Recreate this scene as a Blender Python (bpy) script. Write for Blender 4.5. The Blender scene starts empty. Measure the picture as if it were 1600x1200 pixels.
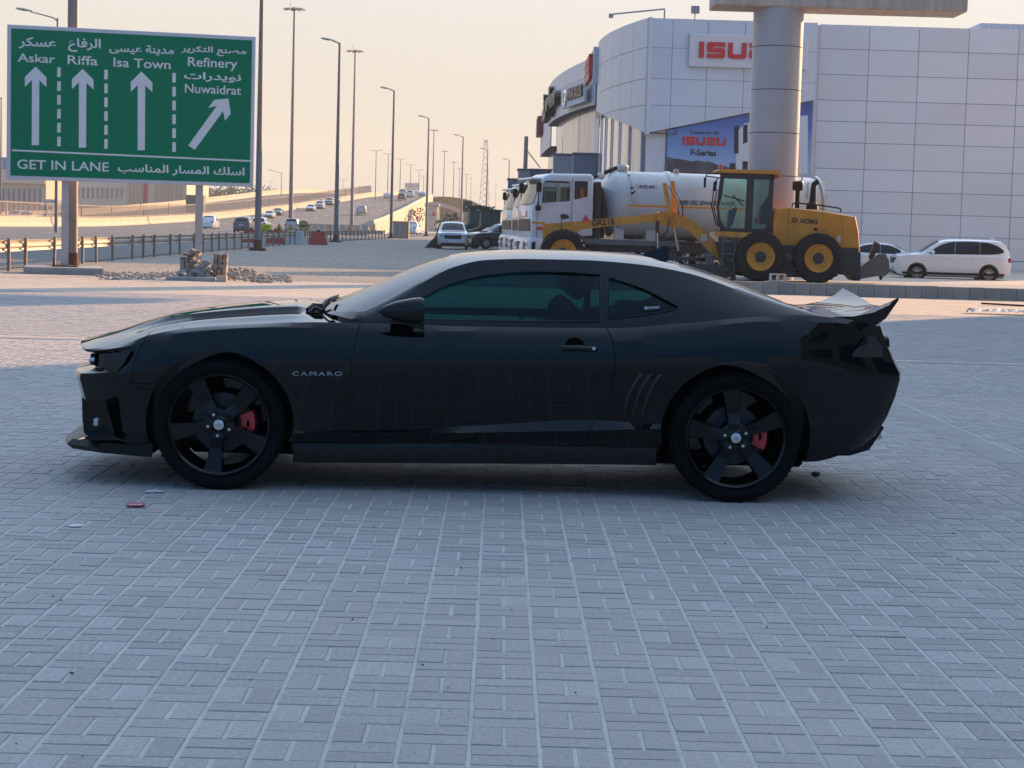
import bpy, bmesh, math, random
import numpy as np
from mathutils import Vector, Matrix
R = math.radians
random.seed(7)
S = bpy.context.scene
COL = S.collection

# ------------------------------------------------------------------ camera
FPX, CH = 2950.0, 1.5
psi, pit, th = R(0.45), math.atan(246 / FPX), R(1.6)
r0 = Vector((math.cos(psi), -math.sin(psi), 0))
fw = Vector((math.sin(psi) * math.cos(pit), math.cos(psi) * math.cos(pit), -math.sin(pit)))
u0 = r0.cross(fw)
rc = r0 * math.cos(th) + u0 * math.sin(th)
uc = u0 * math.cos(th) - r0 * math.sin(th)
cam = bpy.data.cameras.new('camera')
cam.sensor_fit = 'HORIZONTAL'; cam.sensor_width = 36; cam.lens = FPX / 1600 * 36
cam.clip_start = 0.1; cam.clip_end = 6000
co = bpy.data.objects.new('camera', cam); COL.objects.link(co)
co.matrix_world = Matrix(((rc.x, uc.x, -fw.x, 0), (rc.y, uc.y, -fw.y, 0), (rc.z, uc.z, -fw.z, CH), (0, 0, 0, 1)))
S.camera = co

def ray(px, py): return fw + rc * ((px - 800) / FPX) - uc * ((py - 600) / FPX)
def atY(px, py, Y):
    d = ray(px, py); return Vector((0, 0, CH)) + d * (Y / d.y)
def gnd(px, py, z=0):
    d = ray(px, py); return Vector((0, 0, CH)) + d * ((z - CH) / d.z)

# ------------------------------------------------------------------ sky, sun, exposure
SUN_EL, SUN_AZ = R(14.5), R(37.5)          # azimuth clockwise from +Y
SKY_STRENGTH, EXPOSURE, HAZE_TOP = 0.122, 1.1, 0.50
HAZE_SUN, HAZE_AWAY = (2.8, 2.42, 1.78, 1), (.3, 1.0, 2.3, 1)
HAZE_DENSITY = 0.00032
VEIL_SUN, VEIL_AWAY = (5.0, 6.2, 8.0, 1), (.75, 1.65, 3.3, 1)
W = bpy.data.worlds.new('World'); S.world = W; W.use_nodes = True
nt = W.node_tree; nt.nodes.clear()
out = nt.nodes.new('ShaderNodeOutputWorld'); bg = nt.nodes.new('ShaderNodeBackground')
sky = nt.nodes.new('ShaderNodeTexSky'); sky.sky_type = 'NISHITA'; sky.sun_disc = False
sky.sun_elevation = SUN_EL; sky.sun_rotation = SUN_AZ
sky.air_density = 1.0; sky.dust_density = 1.2; sky.ozone_density = 4.0; sky.altitude = 0
# dusty haze layer low over the horizon: cream towards the sun's side, blue-grey away from it
def wn(t, **k):
    n_ = nt.nodes.new(t)
    for a_, v_ in k.items(): setattr(n_, a_, v_)
    return n_
tc = wn('ShaderNodeTexCoord'); sx = wn('ShaderNodeSeparateXYZ')
mr = wn('ShaderNodeMapRange', interpolation_type='SMOOTHSTEP')
mr.inputs['From Min'].default_value = 0.0; mr.inputs['From Max'].default_value = HAZE_TOP
mr.inputs['To Min'].default_value = 0.93; mr.inputs['To Max'].default_value = 0.0
dt = wn('ShaderNodeVectorMath', operation='DOT_PRODUCT'); dt.inputs[1].default_value = (math.sin(SUN_AZ), math.cos(SUN_AZ), 0)
ms = wn('ShaderNodeMapRange', interpolation_type='SMOOTHSTEP'); ms.inputs['From Min'].default_value = -.75; ms.inputs['From Max'].default_value = .55
hz = wn('ShaderNodeMix', data_type='RGBA'); hz.inputs['A'].default_value = HAZE_AWAY; hz.inputs['B'].default_value = HAZE_SUN
mx = wn('ShaderNodeMix', data_type='RGBA')
nt.links.new(tc.outputs['Generated'], sx.inputs[0]); nt.links.new(sx.outputs['Z'], mr.inputs['Value']); nt.links.new(tc.outputs['Generated'], dt.inputs[0])
nt.links.new(dt.outputs['Value'], ms.inputs['Value']); nt.links.new(ms.outputs['Result'], hz.inputs['Factor'])
vl = wn('ShaderNodeMix', data_type='RGBA'); vl.inputs['Factor'].default_value = .8; vm = wn('ShaderNodeMix', data_type='RGBA'); vm.inputs['A'].default_value = VEIL_AWAY; vm.inputs['B'].default_value = VEIL_SUN   # dust veil over the whole sky, brighter towards the sun
vs_ = wn('ShaderNodeMapRange', interpolation_type='SMOOTHSTEP'); vs_.inputs['From Min'].default_value = -.8; vs_.inputs['From Max'].default_value = .8; nt.links.new(dt.outputs['Value'], vs_.inputs['Value'])
nt.links.new(vs_.outputs['Result'], vm.inputs['Factor']); nt.links.new(vm.outputs['Result'], vl.inputs['B'])
nt.links.new(sky.outputs[0], vl.inputs['A'])
nt.links.new(mr.outputs['Result'], mx.inputs['Factor']); nt.links.new(vl.outputs['Result'], mx.inputs['A']); nt.links.new(hz.outputs['Result'], mx.inputs['B'])
nt.links.new(mx.outputs['Result'], bg.inputs['Color']); nt.links.new(bg.outputs[0], out.inputs['Surface'])
bg.inputs['Strength'].default_value = SKY_STRENGTH
sl = bpy.data.lights.new('sun', 'SUN'); sl.energy = 5.0; sl.angle = R(0.6); sl.color = (1.0, 0.59, 0.29)
so = bpy.data.objects.new('sun', sl); COL.objects.link(so)
SUND = Vector((math.sin(SUN_AZ) * math.cos(SUN_EL), math.cos(SUN_AZ) * math.cos(SUN_EL), math.sin(SUN_EL)))
so.rotation_euler = (-SUND).to_track_quat('-Z', 'Y').to_euler(); so.location = (60, 60, 60)
S.view_settings.view_transform = 'Standard'; S.view_settings.look = 'None'
S.view_settings.exposure = EXPOSURE; S.view_settings.gamma = 1.0; S.view_settings.use_curve_mapping = False
S.cycles.max_bounces = 8; S.cycles.transparent_max_bounces = 16; S.cycles.volume_bounces = 1
S.cycles.caustics_reflective = False; S.cycles.caustics_refractive = False
S.cycles.sample_clamp_indirect = 6

# ------------------------------------------------------------------ materials
MATS = {}
def mat(name, col, rough=0.5, metal=0.0, var=0.0, vscale=3.0, bump=0.0, bscale=40.0, coat=0.0, spec=0.5, col2=None, trans=0.0, alpha=1.0, emit=None, stretch=None):
    if name in MATS: return MATS[name]
    m = bpy.data.materials.new(name); m.use_nodes = True; n = m.node_tree.nodes; l = m.node_tree.links
    b = n['Principled BSDF']; b.inputs['Base Color'].default_value = (*col, 1)
    b.inputs['Roughness'].default_value = rough; b.inputs['Metallic'].default_value = metal
    b.inputs['Specular IOR Level'].default_value = spec
    if coat: b.inputs['Coat Weight'].default_value = coat; b.inputs['Coat Roughness'].default_value = 0.03
    if trans: b.inputs['Transmission Weight'].default_value = trans
    if alpha < 1: b.inputs['Alpha'].default_value = alpha
    if emit: b.inputs['Emission Color'].default_value = (*emit, 1); b.inputs['Emission Strength'].default_value = 1.0
    if var or bump:
        tcn = n.new('ShaderNodeTexCoord'); src = tcn.outputs['Object']
        if stretch:
            mp = n.new('ShaderNodeMapping'); mp.inputs['Scale'].default_value = stretch; l.new(src, mp.inputs[0]); src = mp.outputs[0]
    if var:
        nz = n.new('ShaderNodeTexNoise'); nz.inputs['Scale'].default_value = vscale; nz.inputs['Detail'].default_value = 6; nz.inputs['Roughness'].default_value = 0.62
        l.new(src, nz.inputs['Vector'])
        rp = n.new('ShaderNodeValToRGB'); e = rp.color_ramp.elements
        e[0].position = 0.3; e[1].position = 0.7
        c2 = col2 if col2 else tuple(min(1, c * (1 + var)) for c in col)
        e[0].color = (*[c * (1 - var) for c in col], 1); e[1].color = (*c2, 1)
        l.new(nz.outputs['Fac'], rp.inputs[0]); l.new(rp.outputs[0], b.inputs['Base Color'])
        rm = n.new('ShaderNodeMapRange'); rm.inputs['To Min'].default_value = max(0.02, rough - 0.08); rm.inputs['To Max'].default_value = min(1, rough + 0.1)
        l.new(nz.outputs['Fac'], rm.inputs['Value']); l.new(rm.outputs[0], b.inputs['Roughness'])
    if bump:
        nb = n.new('ShaderNodeTexNoise'); nb.inputs['Scale'].default_value = bscale; nb.inputs['Detail'].default_value = 5
        l.new(src, nb.inputs['Vector'])
        bp = n.new('ShaderNodeBump'); bp.inputs['Strength'].default_value = bump; bp.inputs['Distance'].default_value = 0.02
        l.new(nb.outputs['Fac'], bp.inputs['Height']); l.new(bp.outputs[0], b.inputs['Normal'])
    MATS[name] = m; return m

def glassmat(name, tint, alpha, rough=0.02, ior=1.5):
    """tinted window: mirror-like coat over a see-through tint"""
    if name in MATS: return MATS[name]
    m = bpy.data.materials.new(name); m.use_nodes = True; n = m.node_tree.nodes; l = m.node_tree.links
    n.clear(); o = n.new('ShaderNodeOutputMaterial'); mixs = n.new('ShaderNodeMixShader'); t = n.new('ShaderNodeBsdfTransparent'); g = n.new('ShaderNodeBsdfGlossy'); d = n.new('ShaderNodeBsdfDiffuse')
    m2 = n.new('ShaderNodeMixShader'); fr = n.new('ShaderNodeFresnel'); fr.inputs['IOR'].default_value = ior
    t.inputs[0].default_value = (*tint, 1); g.inputs['Roughness'].default_value = rough; d.inputs[0].default_value = (tint[0] * .1, tint[1] * .1, tint[2] * .1, 1)
    m2.inputs[0].default_value = alpha
    l.new(t.outputs[0], m2.inputs[1]); l.new(d.outputs[0], m2.inputs[2])
    l.new(fr.outputs[0], mixs.inputs[0]); l.new(m2.outputs[0], mixs.inputs[1]); l.new(g.outputs[0], mixs.inputs[2]); l.new(mixs.outputs[0], o.inputs[0])
    MATS[name] = m; return m

# ------------------------------------------------------------------ mesh helpers
class MB:
    def __init__(s): s.v = []; s.f = []
    def add(s, vs, fs):
        o = len(s.v); s.v += [tuple(v) for v in vs]; s.f += [tuple(i + o for i in f) for f in fs]; return s
    def box(s, x0, x1, y0, y1, z0, z1, M=None):
        vs = [Vector(p) for p in ((x0, y0, z0), (x1, y0, z0), (x1, y1, z0), (x0, y1, z0), (x0, y0, z1), (x1, y0, z1), (x1, y1, z1), (x0, y1, z1))]
        if M: vs = [M @ v for v in vs]
        return s.add(vs, [(0, 3, 2, 1), (4, 5, 6, 7), (0, 1, 5, 4), (1, 2, 6, 5), (2, 3, 7, 6), (3, 0, 4, 7)])
    def cbox(s, x0, x1, y0, y1, z0, z1, c=0.02, M=None):
        """box with chamfered edges (24 verts)"""
        if x0 > x1: x0, x1 = x1, x0
        if y0 > y1: y0, y1 = y1, y0
        if z0 > z1: z0, z1 = z1, z0
        c = min(c, (x1 - x0) * .45, (y1 - y0) * .45, (z1 - z0) * .45)
        X = (x0, x1); Y = (y0, y1); Z = (z0, z1); sg = (1, -1); vs = []; idx = {}
        for i in (0, 1):
            for j in (0, 1):
                for k in (0, 1):
                    p = (X[i], Y[j], Z[k]); d = (sg[i] * c, sg[j] * c, sg[k] * c)
                    for a in range(3):
                        idx[(i, j, k, a)] = len(vs)
                        vs.append(Vector((p[0] + (d[0] if a != 0 else 0), p[1] + (d[1] if a != 1 else 0), p[2] + (d[2] if a != 2 else 0))))
        fs = []
        g = lambda i, j, k, a: idx[(i, j, k, a)]
        for i in (0, 1):
            q = [g(i, 0, 0, 0), g(i, 1, 0, 0), g(i, 1, 1, 0), g(i, 0, 1, 0)]; fs.append(q if i else q[::-1])
            q = [g(0, i, 0, 1), g(1, i, 0, 1), g(1, i, 1, 1), g(0, i, 1, 1)]; fs.append(q[::-1] if i else q)
            q = [g(0, 0, i, 2), g(1, 0, i, 2), g(1, 1, i, 2), g(0, 1, i, 2)]; fs.append(q if i else q[::-1])
        for i in (0, 1):
            for j in (0, 1):
                fs.append([g(i, j, 0, 0), g(i, j, 1, 0), g(i, j, 1, 1), g(i, j, 0, 1)] if (i + j) % 2 == 0 else [g(i, j, 0, 1), g(i, j, 1, 1), g(i, j, 1, 0), g(i, j, 0, 0)])
                fs.append([g(i, 0, j, 2), g(i, 1, j, 2), g(i, 1, j, 0), g(i, 0, j, 0)] if (i + j) % 2 == 0 else [g(i, 0, j, 0), g(i, 1, j, 0), g(i, 1, j, 2), g(i, 0, j, 2)])
                fs.append([g(0, i, j, 1), g(1, i, j, 1), g(1, i, j, 2), g(0, i, j, 2)] if (i + j) % 2 == 0 else [g(0, i, j, 2), g(1, i, j, 2), g(1, i, j, 1), g(0, i, j, 1)])
                for k in (0, 1):
                    t = [g(i, j, k, 0), g(i, j, k, 1), g(i, j, k, 2)]; fs.append(t if (i + j + k) % 2 else t[::-1])
        if M: vs = [M @ v for v in vs]
        return s.add(vs, fs)
    def prism(s, poly, d0, d1, axis='y', M=None):
        """polygon of 2-D points extruded along an axis: y -> (x,z), z -> (x,y), x -> (y,z)"""
        n = len(poly)
        mk = {'y': lambda p, d: (p[0], d, p[1]), 'z': lambda p, d: (p[0], p[1], d), 'x': lambda p, d: (d, p[0], p[1])}[axis]
        a = sum(poly[i][0] * poly[(i + 1) % n][1] - poly[(i + 1) % n][0] * poly[i][1] for i in range(n))
        if (a > 0) == (axis == 'y'): pass
        else: poly = poly[::-1]
        if d0 > d1: d0, d1 = d1, d0
        vs = [Vector(mk(p, d0)) for p in poly] + [Vector(mk(p, d1)) for p in poly]
        if M: vs = [M @ v for v in vs]
        fs = [tuple(range(n)), tuple(range(2 * n - 1, n - 1, -1))] + [((i + 1) % n, i, n + i, n + (i + 1) % n) for i in range(n)]
        return s.add(vs, fs)
    def tube(s, pts, r, n=8, cap=True, closed=False):
        pts = [Vector(p) for p in pts]; m = len(pts); rs = r if isinstance(r, (list, tuple)) else [r] * m
        vs = []; fs = []; up = None
        for i, p in enumerate(pts):
            a = pts[(i - 1) % m] if (i > 0 or closed) else p; b = pts[(i + 1) % m] if (i < m - 1 or closed) else p
            t = (b - a).normalized()
            if up is None: up = Vector((0, 0, 1)) if abs(t.z) < .9 else Vector((1, 0, 0))
            sd = t.cross(up)
            if sd.length < 1e-6: sd = t.orthogonal()
            sd.normalize(); u = sd.cross(t).normalized(); up = u
            for k in range(n):
                an = 2 * math.pi * k / n; vs.append(p + (sd * math.cos(an) + u * math.sin(an)) * rs[i])
        for i in range(m if closed else m - 1):
            for k in range(n): fs.append((i * n + k, i * n + (k + 1) % n, ((i + 1) % m) * n + (k + 1) % n, ((i + 1) % m) * n + k))
        if cap and not closed: fs.append(tuple(range(n - 1, -1, -1))); fs.append(tuple((m - 1) * n + k for k in range(n)))
        return s.add(vs, fs)
    def lathe(s, prof, c=(0, 0, 0), axis='z', n=24, close=False, a0=0, a1=2 * math.pi):
        """prof: (radius, height) pairs"""
        full = abs(a1 - a0 - 2 * math.pi) < 1e-6; m = len(prof); vs = []; fs = []; cc = n if full else n + 1
        for i in range(cc):
            a = a0 + (a1 - a0) * i / n
            for r, h in prof:
                x, y = r * math.cos(a), r * math.sin(a)
                p = {'z': (x, y, h), 'y': (x, h, y), 'x': (h, x, y)}[axis]
                vs.append((p[0] + c[0], p[1] + c[1], p[2] + c[2]))
        for i in range(n):
            j = (i + 1) % cc
            for k in range(m - 1 + (1 if close else 0)):
                q = (i * m + k, j * m + k, j * m + (k + 1) % m, i * m + (k + 1) % m); fs.append(q if axis != 'y' else q[::-1])
        return s.add(vs, fs)
    def cyl(s, p0, p1, r0, r1=None, n=16):
        return s.tube([p0, p1], [r0, r0 if r1 is None else r1], n)
    def grid(s, P):
        """P[i][j] points"""
        a = len(P); b = len(P[0]); vs = [p for row in P for p in row]
        fs = [(i * b + j, i * b + j + 1, (i + 1) * b + j + 1, (i + 1) * b + j) for i in range(a - 1) for j in range(b - 1)]
        return s.add(vs, fs)
    def mesh(s, name, m=None, smooth=None, weld=0.0, fixn=True):
        me = bpy.data.meshes.new(name); me.from_pydata(s.v, [], s.f)
        if fixn or weld:
            b = bmesh.new(); b.from_mesh(me)
            if weld: bmesh.ops.remove_doubles(b, verts=b.verts, dist=weld); bmesh.ops.dissolve_degenerate(b, edges=b.edges, dist=1e-5)
            if fixn: bmesh.ops.recalc_face_normals(b, faces=b.faces)
            b.to_mesh(me); b.free()
        if m: me.materials.append(m)
        if smooth is not None:
            me.polygons.foreach_set('use_smooth', [True] * len(me.polygons)); me.set_sharp_from_angle(angle=R(smooth))
        return me
    def build(s, name, m=None, parent=None, smooth=None, weld=0.0, loc=None, rot=None, fixn=True):
        return link(name, s.mesh(name, m, smooth, weld, fixn), parent, loc, rot)

def link(name, me, parent=None, loc=None, rot=None):
    o = bpy.data.objects.new(name, me); COL.objects.link(o)
    if parent: o.parent = parent
    if loc is not None: o.location = loc
    if rot is not None: o.rotation_euler = rot
    return o
def tag(o, label=None, cat=None, group=None, kind=None):
    if label: o['label'] = label
    if cat: o['category'] = cat
    if group: o['group'] = group
    if kind: o['kind'] = kind
    return o
def thing(name, label, cat, loc=(0, 0, 0), rz=0, group=None):
    o = bpy.data.objects.new(name, None); COL.objects.link(o); o.location = loc; o.rotation_euler = (0, 0, rz); o.empty_display_size = .2
    return tag(o, label, cat, group)
def kids(o): return [c for c in COL.objects if c.parent == o]
def copy_tree(o, parent=None, cache=None):
    c = o.copy(); COL.objects.link(c); c.parent = parent
    for ch in list(o.children): copy_tree(ch, c)
    return c
def boolean(A, ops):
    """apply (op, mesh) pairs to mesh A with the exact solver, return a new mesh"""
    o = bpy.data.objects.new('b', A); COL.objects.link(o); tmp = [o]
    for op, B in ops:
        q = bpy.data.objects.new('b', B); COL.objects.link(q); tmp.append(q)
        md = o.modifiers.new('b', 'BOOLEAN'); md.operation = op; md.object = q; md.solver = 'EXACT'
    dg = bpy.context.evaluated_depsgraph_get(); me = bpy.data.meshes.new_from_object(o.evaluated_get(dg))
    for q in tmp: bpy.data.objects.remove(q)
    return me
def smooth_me(me, ang, m=None):
    me.polygons.foreach_set('use_smooth', [True] * len(me.polygons)); me.set_sharp_from_angle(angle=R(ang))
    if m is not None:
        me.materials.clear(); me.materials.append(m)
        me.polygons.foreach_set('material_index', [0] * len(me.polygons))
    me.update(); return me
def interp(x, keys):
    """monotone-ish cubic through (x, value) keys"""
    n = len(keys)
    if x <= keys[0][0]: return keys[0][1]
    if x >= keys[-1][0]: return keys[-1][1]
    for i in range(n - 1):
        if keys[i][0] <= x <= keys[i + 1][0]:
            x0, y0 = keys[i]; x1, y1 = keys[i + 1]; h = x1 - x0; d = (y1 - y0) / h
            dl = (y0 - keys[i - 1][1]) / (x0 - keys[i - 1][0]) if i > 0 else d
            dr = (keys[i + 2][1] - y1) / (keys[i + 2][0] - x1) if i < n - 2 else d
            m0 = 0 if dl * d <= 0 else 2 * dl * d / (dl + d); m1 = 0 if dr * d <= 0 else 2 * dr * d / (dr + d)
            t = (x - x0) / h
            return (2 * t**3 - 3 * t * t + 1) * y0 + (t**3 - 2 * t * t + t) * h * m0 + (-2 * t**3 + 3 * t * t) * y1 + (t**3 - t * t) * h * m1

AR = {'ا': (0xFE8D, 0xFE8E), 'ب': (0xFE8F, 0xFE90, 0xFE91, 0xFE92), 'ت': (0xFE95, 0xFE96, 0xFE97, 0xFE98), 'ة': (0xFE93, 0xFE94), 'د': (0xFEA9, 0xFEAA), 'ر': (0xFEAD, 0xFEAE), 'ز': (0xFEAF, 0xFEB0),
      'س': (0xFEB1, 0xFEB2, 0xFEB3, 0xFEB4), 'ص': (0xFEB9, 0xFEBA, 0xFEBB, 0xFEBC), 'ع': (0xFEC9, 0xFECA, 0xFECB, 0xFECC), 'ف': (0xFED1, 0xFED2, 0xFED3, 0xFED4), 'ك': (0xFED9, 0xFEDA, 0xFEDB, 0xFEDC),
      'ل': (0xFEDD, 0xFEDE, 0xFEDF, 0xFEE0), 'م': (0xFEE1, 0xFEE2, 0xFEE3, 0xFEE4), 'ن': (0xFEE5, 0xFEE6, 0xFEE7, 0xFEE8), 'و': (0xFEED, 0xFEEE), 'ى': (0xFEEF, 0xFEF0), 'ي': (0xFEF1, 0xFEF2, 0xFEF3, 0xFEF4)}
def arabic(s):
    o = ''
    for i, c in enumerate(s):
        if c not in AR: o = c + o; continue
        pj = i > 0 and s[i - 1] in AR and len(AR[s[i - 1]]) == 4; nj = len(AR[c]) == 4 and i + 1 < len(s) and s[i + 1] in AR
        o = chr(AR[c][(3 if pj else 2) if nj else (1 if pj else 0)]) + o
    return o
def text_mesh(body, width=None, height=None, bold=0.0, extrude=0.0, shear=0.0, spacing=1.0):
    """lettering as a mesh in the XY plane, lower left at 0,0, fitted into width x height; every stroke island a hair apart in depth"""
    c = bpy.data.curves.new('lettering', 'FONT'); c.body = body; c.size = 1; c.offset = bold; c.extrude = extrude; c.shear = shear; c.space_character = spacing; c.resolution_u = 5
    o = bpy.data.objects.new('lettering', c); COL.objects.link(o)
    me = bpy.data.meshes.new_from_object(o.evaluated_get(bpy.context.evaluated_depsgraph_get())); bpy.data.objects.remove(o); bpy.data.curves.remove(c)
    v = np.array([x.co[:] for x in me.vertices]); mn = v.min(0); mxx = v.max(0)
    kx = width / (mxx[0] - mn[0]) if width else None; ky = height / (mxx[1] - mn[1]) if height else None
    if kx is None: kx = ky if ky else 1
    if ky is None: ky = kx
    v[:, 0] = (v[:, 0] - mn[0]) * kx; v[:, 1] = (v[:, 1] - mn[1]) * ky
    par = list(range(len(v)))
    def find(a):
        while par[a] != a: par[a] = par[par[a]]; a = par[a]
        return a
    for e in me.edges: par[find(e.vertices[0])] = find(e.vertices[1])
    ids = {}
    for i in range(len(v)): v[i, 2] += 0.0012 * (ids.setdefault(find(i), len(ids)) % 4)
    me.vertices.foreach_set('co', v.ravel()); me.materials.clear(); me.update(); return me
def put_text(name, me, m, parent, M):
    me.materials.append(m); o = link(name, me, parent); o.matrix_local = M; return o
def face_M(p, xdir=(1, 0, 0), up=(0, 0, 1)):
    """matrix placing XY-plane lettering with its x along xdir, y along up, at p"""
    x = Vector(xdir).normalized(); z = x.cross(Vector(up)).normalized(); y = z.cross(x)
    return Matrix(((x.x, y.x, z.x, p[0]), (x.y, y.y, z.y, p[1]), (x.z, y.z, z.z, p[2]), (0, 0, 0, 1)))
# ------------------------------------------------------------------ ground, pavement, road
def surf_mat(name, cols, scales, rough=0.9, bump=0.4, bscale=60, brick=None):
    """layered noise between several colours; cols = [(pos, colour)...]"""
    m = bpy.data.materials.new(name); m.use_nodes = True; n = m.node_tree.nodes; l = m.node_tree.links; b = n['Principled BSDF']
    b.inputs['Roughness'].default_value = rough; b.inputs['Specular IOR Level'].default_value = 0.25
    t = n.new('ShaderNodeTexCoord'); prev = None
    for i, s in enumerate(scales):
        z = n.new('ShaderNodeTexNoise'); z.inputs['Scale'].default_value = s; z.inputs['Detail'].default_value = 8; z.inputs['Roughness'].default_value = .65
        l.new(t.outputs['Object'], z.inputs['Vector'])
        if prev is None: prev = z.outputs['Fac']
        else:
            a = n.new('ShaderNodeMix'); a.data_type = 'FLOAT'; a.inputs[0].default_value = .45; l.new(prev, a.inputs[2]); l.new(z.outputs['Fac'], a.inputs[3]); prev = a.outputs[0]
    rp = n.new('ShaderNodeValToRGB'); e = rp.color_ramp.elements
    while len(e) < len(cols): e.new(0.5)
    for k, (p, c) in enumerate(cols): e[k].position = p; e[k].color = (*c, 1)
    l.new(prev, rp.inputs[0]); colr = rp.outputs[0]
    if brick:
        bt = n.new('ShaderNodeTexBrick'); bt.inputs['Scale'].default_value = 1; bt.inputs['Brick Width'].default_value = brick[0]; bt.inputs['Row Height'].default_value = brick[1]; bt.inputs['Mortar Size'].default_value = .006
        bt.inputs['Color1'].default_value = (.85, .85, .85, 1); bt.inputs['Color2'].default_value = (1.1, 1.08, 1.05, 1); bt.inputs['Mortar'].default_value = (1.25, 1.2, 1.1, 1)
        l.new(t.outputs['Object'], bt.inputs['Vector'])
        mm = n.new('ShaderNodeMix'); mm.data_type = 'RGBA'; mm.blend_type = 'MULTIPLY'; mm.inputs['Factor'].default_value = 1
        l.new(colr, mm.inputs['A']); l.new(bt.outputs['Color'], mm.inputs['B']); colr = mm.outputs['Result']
    l.new(colr, b.inputs['Base Color'])
    nb = n.new('ShaderNodeTexNoise'); nb.inputs['Scale'].default_value = bscale; nb.inputs['Detail'].default_value = 6; l.new(t.outputs['Object'], nb.inputs['Vector'])
    bp = n.new('ShaderNodeBump'); bp.inputs['Strength'].default_value = bump; bp.inputs['Distance'].default_value = .02; l.new(nb.outputs['Fac'], bp.inputs['Height']); l.new(bp.outputs[0], b.inputs['Normal'])
    MATS[name] = m; return m
M_SAND = surf_mat('sand', [(.25, (.30, .25, .20)), (.45, (.42, .36, .29)), (.6, (.50, .43, .35)), (.8, (.58, .51, .43))], (.12, .9, 6))
M_LOT = surf_mat('lot_sand', [(.32, (.17, .15, .125)), (.45, (.25, .22, .185)), (.58, (.31, .27, .225)), (.72, (.44, .385, .31))], (.18, 1.6, 9))
M_JOINT = surf_mat('joint_sand', [(.3, (.36, .35, .32)), (.5, (.49, .475, .44)), (.7, (.60, .58, .54))], (1.5, 30), bscale=200)
M_FARPAVE = surf_mat('far_pavers', [(.3, (.42, .35, .285)), (.5, (.51, .425, .345)), (.7, (.57, .48, .395))], (.35, 2.5, 20), brick=(.4, .2))
M_ASPH = surf_mat('asphalt', [(.3, (.10, .10, .10)), (.5, (.135, .133, .13)), (.7, (.175, .17, .165))], (.06, .6, 20), rough=.85)
M_STRIP = surf_mat('concrete_strip', [(.3, (.27, .26, .245)), (.5, (.345, .33, .31)), (.7, (.40, .385, .36))], (2, 18), bscale=120)
M_CONC = mat('concrete', (.43, .39, .33), .85, var=.14, vscale=1.2, bump=.25, bscale=14)
M_CONCW = mat('concrete_warm', (.49, .395, .29), .85, var=.10, vscale=.5, bump=.1, bscale=6)
M_CONCG = mat('concrete_grey', (.36, .34, .31), .88, var=.2, vscale=3, bump=.4, bscale=25)

def sheet(name, x0, x1, y0, y1, z, m, label=None):
    o = MB().add([(x0, y0, z), (x1, y0, z), (x1, y1, z), (x0, y1, z)], [(0, 1, 2, 3)]).build(name, m, fixn=False); return tag(o, kind='structure')
sheet('ground', -2500, 2500, -600, 4500, -.06, M_SAND)
sheet('sand_lot', -13.6, 6, 44.6, 240, -.012, M_LOT)
sheet('paved_lot_far', -12.4, 30, 22.86, 46.9, -.0028, M_FARPAVE)
PAVE = sheet('pavement', -60, 22.5, -40, 22.86, -.0028, M_JOINT)
# yard beyond the kerb: level, then falling slightly towards the showroom
yd = [(47.6, .06), (60, .06), (66, -.04), (74, -.165), (98.5, -.19)]
g = MB(); g.grid([[(5.0, y, z), (60, y, z)] for y, z in yd]); tag(g.build('yard', M_STRIP, fixn=False), kind='structure')

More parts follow.
